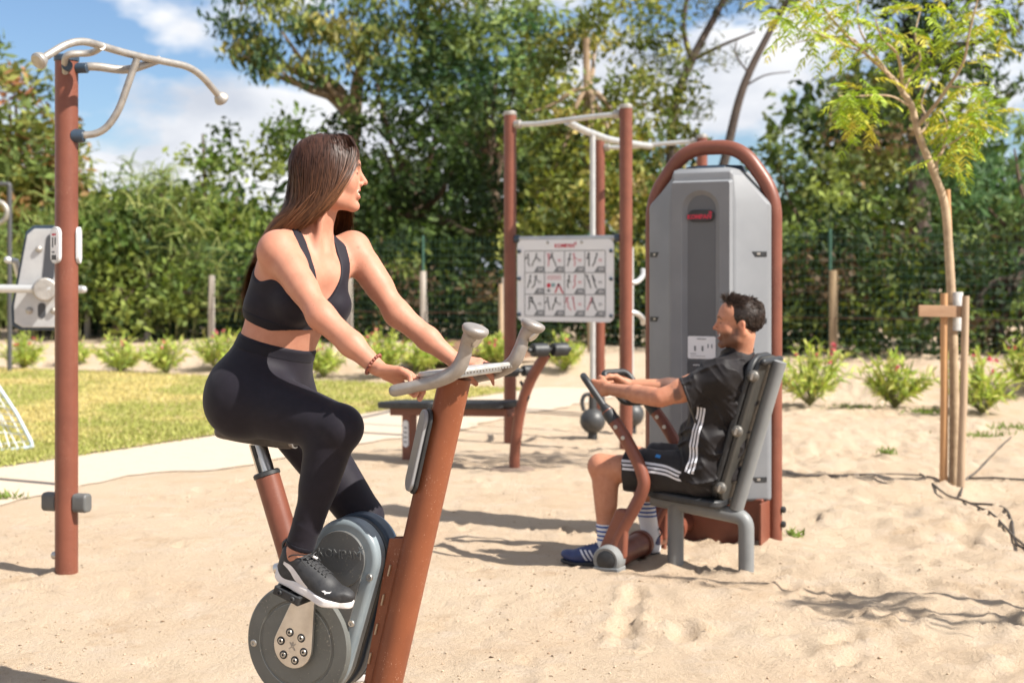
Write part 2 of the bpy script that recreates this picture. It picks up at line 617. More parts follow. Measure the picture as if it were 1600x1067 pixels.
def crumb_object(name, label, args, m):
    Q, Fq, t = crumbs(*args)
    me = raw_mesh(name, Q, Fq, smooth=False)
    a = me.color_attributes.new('tint', 'FLOAT_COLOR', 'POINT'); a.data.foreach_set('color', np.hstack([t, np.ones((len(t), 1))]).astype(np.float32).ravel())
    tag(link(name, me, m), label, 'debris', kind='stuff')
m_crumb = mat('sand_crumb', (0.5, 0.4, 0.3), 0.95, attr='tint', spec=0.1)
crumb_object('sand_crumbs', 'loose crumbs of sand scattered over the trodden ground', (12000, 0.003, 0.010, np.array([0.38, 0.27, 0.18]), np.array([0.54, 0.42, 0.31]), 0.45), m_crumb)
crumb_object('ground_litter', 'dark specks of twig and dry leaf on the sand', (2600, 0.003, 0.011, np.array([0.07, 0.045, 0.03]), np.array([0.26, 0.16, 0.09]), 0.3, 5), m_crumb)

# concrete path
m_path = mat('path_concrete', (0.47, 0.385, 0.305), 0.9, col2=(0.53, 0.415, 0.305), nscale=1.6, bump=0.3, bscale=120, bdist=0.004, speck=(0.36, 0.28, 0.2), sscale=90, sthr=0.62)
mb = MB()
ts = np.linspace(-10, 9.2, 240)
e0 = [P0 + PD*t + PN*0.02 for t in ts]
e1 = [P0 + PD*t + PN*(1.38 + 0.22*vnoise(np.array([t*0.9]), np.array([3.3]))[0] + 0.13*vnoise(np.array([t*3.3]), np.array([1.3]))[0] + 0.05*vnoise(np.array([t*9.0]), np.array([4.3]))[0]) for t in ts]
Vp = [(*a, 0.006) for a in e0] + [(*b_, 0.006) for b_ in e1]
n = len(ts)
me = raw_mesh('path', Vp, [[i, i+1, n+i+1, n+i][::-1] for i in range(n-1)], smooth=False)
tag(link('path', me, m_path), 'pale concrete footpath between lawn and sand', kind='structure')

# lawn
m_lawn = mat('lawn_soil', (0.30, 0.27, 0.085), 0.95, col2=(0.44, 0.34, 0.15), nscale=1.3, nlo=0.35, nhi=0.62, bump=0.5, bscale=60, bdist=0.02)
lawn_poly = [(*(P0 - PD*9), 0.012)] + [(*(P0 + PD*t + PN*0.06*vnoise(np.array([t*3.0]), np.array([7.7]))[0]), 0.012) for t in np.arange(-8.8, 7.9, 0.2)] + [(0.11, 16.9, 0.012), (-14, 23.9, 0.012), (-26, 23.9, 0.012), (-26, 1, 0.012)]
me = raw_mesh('lawn', lawn_poly, [list(range(len(lawn_poly)))], smooth=False)
tag(link('lawn', me, m_lawn), 'short sunlit lawn on the far side of the path', kind='structure')

def leaf_cloud(name, C, size, tint, aspect=0.45, up=0.0, m=None, parent=None, rng=rng, base=None, dirs=None, fold=0.0):
    """C (n,3) leaf centres; one rhombic leaf each; tint (n,3) colour attribute"""
    n = len(C)
    size = np.broadcast_to(np.asarray(size, float), (n,))
    if dirs is None:
        d = rng.normal(size=(n, 3)); d[:, 2] += up
    else:
        d = dirs + 0.0
    d /= np.linalg.norm(d, axis=1)[:, None] + 1e-9
    r = rng.normal(size=(n, 3)); s = np.cross(d, r); s /= np.linalg.norm(s, axis=1)[:, None] + 1e-9
    hl = d*size[:, None]*0.5; hw = s*size[:, None]*0.5*aspect
    off = OFF[parent.name] if parent is not None else (np.zeros(3) if base is None else np.array(base))
    C = C - off
    V = np.stack([C - hl, C + hw - hl*0.1, C + hl, C - hw - hl*0.1], 1).reshape(-1, 3)
    F = np.arange(4*n).reshape(n, 4)
    me = raw_mesh(name, V, F, smooth=False)
    a = me.color_attributes.new('tint', 'FLOAT_COLOR', 'POINT')
    col = np.ones((n, 4, 4), np.float32); col[:, :, :3] = tint[:, None, :]
    a.data.foreach_set('color', col.ravel())
    return link(name, me, m, parent, base)

def tints(n, cols, w=None, var=0.18, rng=rng):
    cols = np.array(cols); k = rng.choice(len(cols), n, p=None if w is None else np.array(w)/sum(w))
    return np.clip(cols[k]*(1 + var*rng.normal(size=(n, 1))), 0.004, 1)

m_leaf = mat('leaf', (0.1, 0.15, 0.04), 0.6, attr='tint', spec=0.22, transl=0.26)
m_grass = mat('grass_blade', (0.1, 0.15, 0.04), 0.7, attr='tint', spec=0.2, transl=0.35)
# grass blades
n = 90000
gy = 9.2 + 12.5*rng.random(n)**1.25
gx = -0.40*gy + rng.random(n)*(0.42*gy + 0.2)
ok = (path_s(gx, gy) < 0.03 + 0.05*rng.normal(size=n)) & (gy < shrub_line(gx) - 0.1)
gx, gy = gx[ok], gy[ok]; n = len(gx)
dry = 0.12 + 0.55*sstep(-0.35, 0.55, vnoise(gx*1.1, gy*0.9) + 0.4*vnoise(gx*4, gy*4)) * (1 - 0.8*np.exp(-(path_s(gx, gy)/0.45)**2))
col = (1 - dry)[:, None]*np.array([0.235, 0.262, 0.072]) + dry[:, None]*np.array([0.53, 0.425, 0.205])
col *= 1.15*(1 + 0.22*rng.normal(size=(n, 1)))
d = np.stack([rng.normal(size=n)*0.6, rng.normal(size=n)*0.6, np.ones(n)], 1)
o = leaf_cloud('grass', np.stack([gx, gy, np.full(n, 0.026)], 1), 0.03 + 0.03*rng.random(n), np.clip(col, 0.01, 1), 0.28, m=m_grass, dirs=d)
tag(o, 'short patchy green and straw coloured grass of the lawn', 'grass', kind='stuff')
# ================================================================== exercise equipment
BROWN = mat('brown_powder_coat', (0.178, 0.057, 0.034), 0.42, col2=(0.138, 0.043, 0.026), nscale=5, bump=0.06, bscale=500, bdist=0.002, rvar=0.1, speck=(0.36, 0.2, 0.14), sscale=320, sthr=0.69, spec=0.45)
BROWN_W = mat('worn_brown_powder_coat', (0.215, 0.066, 0.028), 0.48, col2=(0.165, 0.049, 0.022), nscale=7, bump=0.12, bscale=350, bdist=0.002, rvar=0.12, speck=(0.46, 0.29, 0.21), sscale=330, sthr=0.665, spec=0.4, stretch=(1, 1, 0.45))
STEEL = mat('brushed_steel', (0.62, 0.60, 0.57), 0.34, 1.0, col2=(0.5, 0.48, 0.46), nscale=14, rvar=0.12)
GALV = mat('galvanised_steel', (0.40, 0.375, 0.345), 0.5, 0.7, col2=(0.30, 0.275, 0.25), nscale=18, rvar=0.12, bump=0.05, bscale=150)
WHITE_STEEL = mat('pale_steel', (0.52, 0.52, 0.51), 0.4, 0.45, col2=(0.43, 0.43, 0.43), nscale=9)
ALU = mat('cast_aluminium', (0.33, 0.30, 0.275), 0.45, 0.5, col2=(0.26, 0.235, 0.215), nscale=22, bump=0.08, bscale=400, bdist=0.002, rvar=0.1)
GREY_PL = mat('dark_grey_plastic', (0.105, 0.108, 0.108), 0.52, col2=(0.085, 0.085, 0.083), nscale=6, bump=0.10, bscale=600, bdist=0.0015, speck=(0.2, 0.18, 0.15), sscale=160, sthr=0.67)
RIM_PL = mat('blue_grey_rim_plastic', (0.20, 0.235, 0.255), 0.40, col2=(0.155, 0.185, 0.205), nscale=7, bump=0.06, bscale=500, bdist=0.0015, rvar=0.08)
NAVY_PL = mat('navy_plastic', (0.022, 0.038, 0.062), 0.42, col2=(0.03, 0.05, 0.075), nscale=7, rvar=0.08)
DISC_PL = mat('olive_grey_plastic', (0.115, 0.118, 0.11), 0.5, col2=(0.092, 0.094, 0.086), nscale=9, rvar=0.1, bump=0.06, bscale=500, bdist=0.001, speck=(0.22, 0.2, 0.17), sscale=140, sthr=0.67)
BLACK_PL = mat('black_rubber', (0.014, 0.015, 0.017), 0.5, col2=(0.028, 0.029, 0.031), nscale=20, bump=0.05, bscale=500)
COVER = mat('grey_cover_plastic', (0.19, 0.196, 0.208), 0.6, col2=(0.165, 0.171, 0.183), nscale=3, bump=0.05, bscale=700, bdist=0.001)
COVER_D = mat('grey_slot_plastic', (0.105, 0.108, 0.116), 0.5, col2=(0.094, 0.097, 0.105), nscale=3, bump=0.05, bscale=700, bdist=0.001)
GREY_MT = mat('grey_powder_coat', (0.19, 0.195, 0.195), 0.5, col2=(0.165, 0.17, 0.17), nscale=6, bump=0.08, bscale=450, bdist=0.002, rvar=0.1)
WHITE_PR = mat('white_board', (0.70, 0.70, 0.72), 0.45)
INK = mat('dark_ink', (0.05, 0.052, 0.06), 0.5)
INK_G = mat('grey_ink', (0.16, 0.165, 0.18), 0.5)
RED_INK = mat('crimson_ink', (0.50, 0.02, 0.05), 0.5)
PINK_INK = mat('pink_ink', (0.55, 0.16, 0.2), 0.5)
TEAL_INK = mat('teal_ink', (0.2, 0.34, 0.36), 0.5)
BOLT_M = mat('bolt_steel', (0.45, 0.44, 0.42), 0.35, 0.9)

Z = np.array([0, 0, 1.0])

def star_mark(mb, o, ex, ey, s):
    """small four-legged star that ends the maker's lettering"""
    for a in (35, 125, 215, 305, 80):
        d = np.array([math.cos(math.radians(a)), math.sin(math.radians(a))])
        p = np.array([-d[1], d[0]])*0.16
        pts = [d*0.12 + p, d*0.12 - p, d*1.0 - p*0.7, d*1.0 + p*0.7]
        V = [o + ex*q[0]*s + ey*q[1]*s for q in pts]
        mb.add(V, [[0, 1, 2, 3]])

def bolt(parent, p, n, r=0.009, h=0.006, m=None, name='bolt', socket=True):
    b = MB(); n = unit(n)
    prof = [(r, -0.002), (r, h*0.55), (r*0.82, h)]
    if socket: prof += [(r*0.45, h), (r*0.42, h*0.35), (0.0, h*0.35)]
    else: prof += [(r*0.45, h*1.25), (0, h*1.35)]
    b.lathe(prof, p, n, 14)
    return b.build(name, m or BOLT_M, parent)

# ------------------------------------------------------------------ exercise bike
AL = math.radians(24)
BF = np.array([math.cos(AL), -math.sin(AL), 0]); BL = np.array([math.sin(AL), math.cos(AL), 0])
BO = np.array([-0.585, 4.16, 0.0])
def bk(u, v, w): return BO + BF*u + BL*v + Z*w

bike = thing('exercise_bike', 'brown and grey outdoor exercise bike the woman is riding', 'exercise bike', tuple(bk(0.18, 0, 0)))
mb = MB()
ptop = bk(0.468, 0, 1.078); pbot = bk(0.175, 0, -0.1)
mb.tube([pbot, ptop], 0.0450, 40)
mb.build('front_post', BROWN_W, bike)
# flange plate joining the housing to the post
mb = MB()
for side in (-1, 1):
    ol = [(0.150, 0.02), (0.268, 0.615), (0.330, 0.62), (0.20, 0.02)]
    mb.prism(ol, bk(0, 0.016*side - 0.004, 0), BF, Z, BL, 0.008)
mb.build('bracket', BROWN_W, bike, bevel=0.002)
for k in range(6):
    w = 0.10 + 0.085*k
    u = 0.175 + (w + 0.1)*0.293/1.178 - 0.054
    b = MB(); b.box(bk(u - 0.006, -0.024, w), (0.004, 0.006, 0.032), (unit(np.cross(ptop - pbot, BL)), BL, ptop - pbot))
    b.build('weld_clip', mat('pale_tape', (0.42, 0.30, 0.2), 0.6), bike)
# housing: hull of two discs
H0, H0r, H1, H1r = (0.0, 0.302), 0.168, (0.145, 0.560), 0.108
def housing_layer(grow, v0, v1, name, m, bevel=0.006, sh=(0, 0)):
    mb = MB(); ol = hull2((H0[0]+sh[0], H0[1]+sh[1]), H0r+grow, (H1[0]+sh[0], H1[1]+sh[1]), H1r+grow, 72)
    mb.prism(ol, bk(0, v0, 0), BF, Z, BL, v1 - v0)
    return mb.build(name, m, bike, bevel=bevel, bseg=3)
housing_layer(0.004, 0.012, 0.072, 'far_shell', NAVY_PL, 0.014)
housing_layer(-0.004, -0.004, 0.014, 'middle_seam', BLACK_PL, 0.002)
sh = housing_layer(0.0, -0.066, -0.002, 'near_shell', RIM_PL, 0.016)
# dark raised inset of the upper lobe, leaving a pale rim
mb = MB(); ol = hull2(H0, H0r-0.030, (H1[0]-0.004, H1[1]), H1r-0.032, 64)
mb.prism(ol, bk(0, -0.0695, 0), BF, Z, BL, 0.006); mb.build('inset_panel', GREY_PL, bike, bevel=0.002)
mb = MB(); mb.prism(circ(H1[0]-0.006, H1[1]-0.004, 0.080, 48), bk(0, -0.0745, 0), BF, Z, BL, 0.006); o = mb.build('badge_disc', GREY_PL, bike, bevel=0.0025)
# crank cover disc
mb = MB(); mb.lathe([(0.171, 0.0), (0.171, 0.010), (0.165, 0.016), (0.126, 0.018), (0.123, 0.0155), (0.118, 0.0155), (0.115, 0.018), (0.0, 0.019)], bk(0, -0.066, 0.302), -BL, 96)
crank_disc = mb.build('crank_cover', DISC_PL, bike, sharp=25)
# the maker's lettering embossed on the badge disc (mirrored axes: seen from -L)
for body, sz, du, dw in (('KOMPAN', 0.034, 0.004, 0.015),):
    Vt, Ft = text_mesh(body, sz, bk(H1[0]-0.012+du, -0.0755, H1[1]+dw-0.006), BF, Z, 0.0016, bold=0.0004)
    b = MB(); b.add(Vt, Ft); b.build('lettering', GREY_PL, bike, smooth=False, fix=False)
b = MB(); star_mark(b, bk(H1[0]+0.064, -0.0775, H1[1]+0.026), BF, Z, 0.013); b.build('star_mark', RIM_PL, bike, smooth=False, fix=False)
# rim bolts
for (u, w) in ((0.230, 0.51), (0.172, 0.375), (-0.146, 0.29)):
    bolt(bike, bk(u, -0.0655 if w > 0.3 or u > 0.1 else -0.082, w), -BL, 0.0105, 0.005)
# crank plate
CR = (0.002, 0.302); PEDA = (0.050, 0.472)
mb = MB(); ol = hull2(CR, 0.063, PEDA, 0.026, 48)
mb.prism(ol, bk(0, -0.108, 0), BF, Z, BL, 0.012)
crank = mb.build('crank', STEEL, bike, bevel=0.0025)
for k in range(6):
    a = math.radians(30 + 60*k + 12)
    bolt(crank, bk(CR[0] + 0.040*math.cos(a), -0.1075, CR[1] + 0.040*math.sin(a)), -BL, 0.0085, 0.005, BOLT_M)
    b = MB(); b.lathe([(0.0125, 0.0), (0.0125, 0.0012), (0.009, 0.0014)], bk(CR[0] + 0.040*math.cos(a), -0.1082, CR[1] + 0.040*math.sin(a)), -BL, 16); b.build('washer', BLACK_PL, crank)
b = MB(); star_mark(b, bk(CR[0], -0.1092, CR[1]), BF, Z, 0.014); b.build('star_mark', GALV, crank, smooth=False, fix=False)
# pedals: near one up, far one down
FOOT_U = unit(BF*0.95 + Z*-0.33)          # sole direction of the near foot
FOOT_N = unit(np.cross(BL*-1, FOOT_U)); FOOT_N = FOOT_N if FOOT_N[2] > 0 else -FOOT_N
def pedal(c, fu, fn, name='pedal'):
    mb = MB()
    mb.box(c, (0.088, 0.098, 0.012), (fu, BL, fn))
    for s in (-1, 1):
        mb.box(c + fu*0.038*s, (0.012, 0.1, 0.026), (fu, BL, fn)); mb.box(c + BL*0.046*s, (0.085, 0.009, 0.024), (fu, BL, fn))
    p = mb.build(name, BLACK_PL, bike, bevel=0.003)
    return p
PED_C = bk(PEDA[0], -0.165, PEDA[1])
pd_ = pedal(PED_C, FOOT_U, FOOT_N)
mb = MB(); mb.tube([bk(PEDA[0], -0.10, PEDA[1]), bk(PEDA[0], -0.20, PEDA[1])], 0.008, 12); mb.build('pedal_axle', STEEL, pd_)
for s in (-1, 1):
    bolt(pd_, PED_C - BL*0.051 + FOOT_U*0.022*s, -BL, 0.008, 0.004, BLACK_PL)
PED_F = bk(-0.05, 0.165, 0.130)
pf = pedal(PED_F, BF, Z)
mb = MB(); mb.tube([bk(-0.05, 0.07, 0.130), bk(-0.05, 0.20, 0.130)], 0.008, 12); mb.build('pedal_axle', STEEL, pf)
mb = MB(); mb.prism(hull2(CR, 0.063, (-0.05, 0.13), 0.026, 40), bk(0, 0.092, 0), BF, Z, BL, 0.012); mb.build('crank', STEEL, bike, bevel=0.0025)
mb = MB(); mb.lathe([(0.171, 0.0), (0.171, 0.010), (0.165, 0.016), (0.0, 0.019)], bk(0, 0.072, 0.302), BL, 64); mb.build('crank_cover', DISC_PL, bike)
# seat tube, steel post, collar, clamp knob
s_lo, s_mid, s_hi = bk(-0.052, 0, 0.48), bk(-0.155, 0, 0.765), bk(-0.190, 0, 0.862)
sax = unit(s_mid - s_lo)
mb = MB(); mb.tube([s_lo - sax*0.28, s_mid], 0.037, 32); st = mb.build('seat_tube', BROWN, bike)
mb = MB(); mb.lathe([(0.037, -0.002), (0.0405, 0.0), (0.0405, 0.010), (0.036, 0.014), (0.026, 0.014)], s_mid, sax, 32); mb.build('collar', BLACK_PL, st)
mb = MB(); mb.tube([s_mid - sax*0.05, s_hi], 0.026, 28); sp = mb.build('seat_post', STEEL, bike)
mb = MB()
mb.box(s_mid + sax*0.05 - BL*0.024, (0.012, 0.012, 0.095), (BF, BL, sax)); mb.build('scale_strip', BLACK_PL, sp)
kp = s_lo + sax*0.02 - BF*0.036
mb = MB(); mb.lathe([(0.010, 0), (0.010, 0.012), (0.017, 0.014), (0.017, 0.03), (0.012, 0.034), (0, 0.035)], kp, unit(-BF - Z*0.25), 18); mb.build('clamp_knob', STEEL, st)
# saddle
SAD = bk(-0.170, 0, 0.893)
rings = []
for t in np.linspace(0, 1, 18):
    u = -0.125 + 0.25*t
    w = (0.078*(1 - sstep(0.25, 0.75, t)) + 0.024)*(1 - 0.65*max(0, (0.10 - t)/0.10)**2)*(1 - 0.6*max(0, (t - 0.92)/0.08)**2)
    hgt = 0.028*(1 - 0.5*max(0, (t-0.9)/0.1)**2)
    top = 0.012*math.cos(t*math.pi*1.2) - 0.004
    ring = []
    for k in range(20):
        a = 2*math.pi*k/20
        ring.append(SAD + BF*u + BL*w*np.sign(math.cos(a))*abs(math.cos(a))**0.75 + Z*(top + hgt*np.sign(math.sin(a))*abs(math.sin(a))**0.8))
    rings.append(np.array(ring))
mb = MB(); mb.loft(rings); mb.build('saddle', mat('saddle_vinyl', (0.05, 0.043, 0.042), 0.5, col2=(0.07, 0.06, 0.055), nscale=30), bike, sharp=60)
mb = MB()
mb.tube(fillet([s_hi, s_hi + Z*0.01 + BF*0.05, SAD + BF*0.115 - Z*0.028], 0.03), 0.014, 12, sx=1.6)
mb.build('saddle_clamp', ALU, bike)
# information plate on the back of the post
pa = unit(ptop - pbot); pn = unit(np.cross(BL, pa)); pn = pn if pn @ BF < 0 else -pn
pn = unit(pn*0.76 - BL*0.65); ps_ = unit(np.cross(pa, pn))
c = pbot + (ptop - pbot)*0.815 + pn*0.046
mb = MB(); mb.prism(rrect(0.082, 0.245, 0.036, 8), c, ps_, pa, pn, 0.011); mb.build('plate_backing', BLACK_PL, bike, bevel=0.004)
mb = MB(); mb.prism(rrect(0.072, 0.235, 0.032, 8), c + pn*0.0105, ps_, pa, pn, 0.013); mb.build('information_plate', mat('grey_plate', (0.27, 0.27, 0.28), 0.4), bike, bevel=0.005)
# handlebar: bridge plate and two curved horns
mb = MB()
ol = []
cp = bk(0.500, 0, 1.092)
tilt = unit(BF + Z*0.10); tn = np.cross(BL, tilt); tn = tn if tn[2] > 0 else -tn
mb.prism(rrect(0.13, 0.40, 0.05, 8), cp - tn*0.002, tilt, BL, tn, 0.016)
hb = mb.build('bridge_plate', mat('pale_textured_alloy', (0.46, 0.44, 0.415), 0.5, 0.3, col2=(0.36, 0.34, 0.32), nscale=30, bump=0.5, bscale=300, bdist=0.003), bike, bevel=0.006)
mb = MB(); mb.prism(rrect(0.10, 0.33, 0.04, 8), cp - tn*0.012, tilt, BL, tn, 0.012); mb.build('bridge_underplate', STEEL, hb, bevel=0.003)
for k in range(17):       # saw-tooth grip along the front edge
    v = -0.16 + 0.02*k
    b = MB(); b.box(cp + tilt*0.0655 + BL*v + tn*0.001, (0.006, 0.011, 0.007), (tilt, BL, tn)); b.build('grip_tooth', STEEL, hb)
HORN = {}
for s in (-1, 1):
    pts = [bk(0.392, 0.212*s, 1.052), bk(0.445, 0.208*s, 1.064), bk(0.510, 0.196*s, 1.081), bk(0.560, 0.185*s, 1.108), bk(0.583, 0.184*s, 1.146), bk(0.594, 0.188*s, 1.183), bk(0.612, 0.191*s, 1.206)]
    c = spline(pts, 7)
    tt = np.linspace(0, 1, len(c))
    r = 0.0165 + 0.004*np.sin(math.pi*np.clip((tt - 0.2)/0.6, 0, 1)) + 0.007*sstep(0.8, 1.0, tt)
    T_, A_, B_ = frames(c, up=BL)
    # flattened oval, flaring to the hand pad on top
    mb = MB(); mb.tube(c, r, 24, up=BL, sx=1.0, sy=1.12, round_end=True)
    h = mb.build('horn', ALU, bike, sharp=70)
    HORN[s] = c
    top = c[-1]; ax = unit(c[-1] - c[-6])
    padn = unit(ax*0.75 + Z*0.5 - BF*0.1)
    mb = MB(); mb.lathe([(0.024, -0.016), (0.034, -0.006), (0.037, 0.003), (0.0345, 0.010), (0.026, 0.0135), (0.0, 0.015)], top + ax*0.012, padn, 28)
    mb.build('hand_pad', ALU, h, sharp=60)
    mb = MB(); mb.sphere(top - ax*0.012 + unit(BF*0.9 - Z*0.35)*0.022, 0.016, 14, 8, ax=(ax, BL, unit(np.cross(ax, BL))), sc=(1.5, 0.75, 0.7)); mb.build('pulse_sensor', STEEL, h)

# ------------------------------------------------------------------ chest press machine
MG = unit([-0.891, 0.454, 0]); MT = np.array([0.454, 0.891, 0]); MT = unit(MT)
MA = np.array([1.058, 6.53, 0])
def mc(g, t, w): return MA + MG*g + MT*t + Z*w
press = thing('chest_press_machine', 'tall grey weight stack chest press with brown arch the man sits on', 'exercise machine', tuple(mc(0.2, 0.3, 0)))
# arch tube round the stack, in the plane spanned by g
SC = mc(0.43, 0.83, 0)       # stack centre on the ground
EX = -MG                     # to the right as seen from the front
def sk(x, d, w): return SC + EX*x - MT*d + Z*w     # x right, d towards the user
arch = fillet([sk(-0.335, 0, -0.1), sk(-0.335, 0, 1.775), sk(-0.150, 0, 2.03), sk(0.155, 0, 2.03), sk(0.335, 0, 1.775), sk(0.335, 0, -0.1)], 0.12, 9)
mb = MB(); mb.tube(arch, 0.0385, 28); mb.build('arch_tube', BROWN, press)
def plan(scale=1.0, dx=0.0, ds=1.0):
    pts = [(-0.338, 0.0), (-0.338, 0.055), (-0.165, 0.175), (0.165, 0.175), (0.330, 0.055), (0.330, 0.0), (0.27, -0.14), (-0.27, -0.14)]
    return [(p[0]*scale, p[1]*ds) for p in pts]
rings = []
for (w, lim, ds) in ((0.205, 0.333, 0.97), (0.23, 0.338, 1.0), (1.725, 0.338, 1.0), (1.885, 0.180, 0.985), (1.905, 0.160, 0.92), (1.913, 0.14, 0.78)):
    rings.append(np.array([sk(math.copysign(min(abs(x), lim*(1 if abs(x) > 0.2 else 0.97)), x), d*ds, w) for (x, d) in plan()]))
mb = MB(); mb.loft(rings); cover = mb.build('stack_cover', COVER, press, bevel=0.022, bseg=4)
# rear lid edge
mb = MB(); mb.loft([np.array([sk(x*0.52, d*0.7-0.06, 1.895) for (x, d) in plan()]), np.array([sk(x*0.46, d*0.55-0.06, 1.935) for (x, d) in plan()])]); mb.build('cap', NAVY_PL, press, bevel=0.006)
# slot with raised frame, logo pill
fz = 0.175
ol_o = rrect(0.205, 1.50, 0.10, 10); ol_i = rrect(0.150, 1.45, 0.074, 10); ol_f = rrect(0.324, 1.60, 0.012, 10)
oo = sk(0.004, fz - 0.001, 1.045)
n_ = len(ol_o)
RZ = 0.026
ringsR = [[oo + EX*p[0]*1.02 + Z*p[1]*1.004 for p in ol_f], [oo - MT*RZ + EX*p[0]*0.96 + Z*p[1]*0.99 for p in ol_f], [oo - MT*RZ + EX*p[0] + Z*p[1] for p in ol_o], [oo - MT*0.004 + EX*p[0] + Z*p[1] for p in ol_i]]
mb = MB(); Fr = []
for i in range(n_):
    j = (i+1) % n_
    for k in range(3): Fr.append([k*n_+i, k*n_+j, (k+1)*n_+j, (k+1)*n_+i])
mb.add(np.vstack(ringsR), Fr); mb.build('slot_frame', COVER, press, sharp=24)
mb = MB(); mb.prism([(p[0]*1.01, p[1]*1.003) for p in ol_i], oo - MT*0.001, EX, Z, -MT, 0.004); mb.build('slot_panel', COVER_D, press, smooth=False)
lp = sk(0.004, fz + 0.004, 1.665)
mb = MB(); mb.prism(rrect(0.140, 0.060, 0.0295, 8), lp, EX, Z, -MT, 0.012); pill = mb.build('name_badge', BLACK_PL, press, bevel=0.003)
Vt, Ft = text_mesh('KOMPAN', 0.031, lp - MT*0.0125 - EX*0.009 - Z*0.006, EX, Z, 0.0008, bold=0.0012)
b = MB(); b.add(Vt, Ft); b.build('lettering', RED_INK, pill, smooth=False, fix=False)
b = MB(); star_mark(b, lp - MT*0.0135 + EX*0.050 + Z*0.011, EX, Z, 0.015); b.build('star_mark', RED_INK, pill, smooth=False, fix=False)
# recessed clips on the slanted flanks
for side in (-1, 1):
    a = np.array([(0.338 if side < 0 else 0.330)*side, 0.055]); b_ = np.array([0.165*side, 0.175])
    fd = (b_ - a)/np.linalg.norm(b_ - a)
    fdir = EX*fd[0] - MT*fd[1]; fn = unit(np.cross(fdir, Z)); fn = fn if fn @ (-MT) > 0 else -fn
    for w in (1.47, 1.13, 0.32):
        c = sk(*(a + fd*0.055), w)
        mb = MB(); mb.prism([(-0.035, -0.014), (0.025, -0.014), (0.042, 0.012), (-0.035, 0.012)], c - fn*0.001, fdir, Z, fn, 0.004); cl = mb.build('latch', BLACK_PL, press, bevel=0.001)
        b2 = MB(); b2.box(c + fn*0.004 + fdir*0.01, (0.018, 0.012, 0.003), (fdir, Z, fn)); b2.build('latch_tongue', GALV, cl)
# labels
lc = sk(0.005, fz + 0.004, 0.99)
mb = MB(); mb.prism(rrect(0.150, 0.115, 0.008), lc, EX, Z, -MT, 0.004); lb = mb.build('instruction_label', WHITE_PR, press, smooth=False)
b = MB()
for (x, y, w_, h_) in ((-0.035, -0.005, 0.010, 0.026), (0.005, -0.005, 0.010, 0.026), (0.035, 0.008, 0.006, 0.02), (0.055, 0.008, 0.006, 0.02), (0.0, 0.044, 0.05, 0.005), (-0.045, -0.032, 0.03, 0.003), (-0.02, -0.044, 0.08, 0.002)):
    b.box(lc - MT*0.005 + EX*x + Z*y, (w_, 0.002, h_), (EX, MT, Z))
ob = b.build('label_print', INK_G, lb, smooth=False); ob['kind'] = 'stuff'
lc2 = sk(0.005, fz + 0.004, 0.86)
mb = MB(); mb.prism(rrect(0.150, 0.125, 0.006), lc2, EX, Z, -MT, 0.004); lb2 = mb.build('warning_label', INK, press, smooth=False)
b = MB()
for (x, y, w_, h_) in ((-0.02, -0.02, 0.03, 0.035), (-0.045, -0.04, 0.02, 0.02), (0.03, -0.02, 0.02, 0.02), (0.0, 0.04, 0.09, 0.003)):
    b.box(lc2 - MT*0.005 + EX*x + Z*y, (w_, 0.002, h_), (EX, MT, Z))
ob = b.build('label_print', WHITE_PR, lb2, smooth=False); ob['kind'] = 'stuff'
# brown base plates under the cover
mb = MB(); mb.box(sk(0.0, -0.02, 0.085), (0.60, 0.24, 0.27), (EX, MT, Z)); mb.build('base_box', BROWN, press, bevel=0.006)
mb = MB(); mb.box(sk(0.316, 0.02, 0.06), (0.012, 0.34, 0.30), (EX, MT, Z)); mb.build('base_plate', BROWN, press, bevel=0.002)
for w in (0.16, 0.085):
    bolt(press, sk(0.374, 0.0, w), EX, 0.017, 0.018, BLACK_PL, 'base_bolt')
# pivot pipe on the ground with end cap
pp0, pp1 = mc(0.55, -0.305, 0.055), mc(0.55, 0.86, 0.075)
pax = unit(pp1 - pp0)
mb = MB(); mb.tube([pp0 + pax*0.07, pp1], 0.056, 28); pipe = mb.build('pivot_pipe', BROWN, press)
mb = MB(); mb.lathe([(0.046, 0.0), (0.058, -0.004), (0.066, 0.004), (0.067, 0.02), (0.067, 0.075), (0.062, 0.082), (0.055, 0.082)], pp0, pax, 32); mb.build('end_collar', GREY_MT, pipe)
mb = MB(); mb.lathe([(0.0, -0.008), (0.038, -0.007), (0.0445, -0.003), (0.0455, 0.006), (0.045, 0.03)], pp0 - pax*0.001, pax, 32); mb.build('end_cap', BLACK_PL, pipe)
mb = MB(); mb.box(mc(0.55, -0.265, -0.02), (0.125, 0.10, 0.09), (MG, MT, Z)); mb.build('end_foot', GREY_MT, pipe, bevel=0.006)
for t in (0.10, 0.56):
    mb = MB(); mb.lathe([(0.057, 0), (0.066, 0.002), (0.066, 0.03), (0.057, 0.032)], mc(0.55, t, 0.062), pax, 28); mb.build('pipe_ring', BROWN, pipe)
mb = MB(); mb.box(mc(0.545, 0.36, 0.12), (0.07, 0.03, 0.26), (MG, MT, Z)); mb.build('pipe_bracket', BROWN, pipe, bevel=0.006)
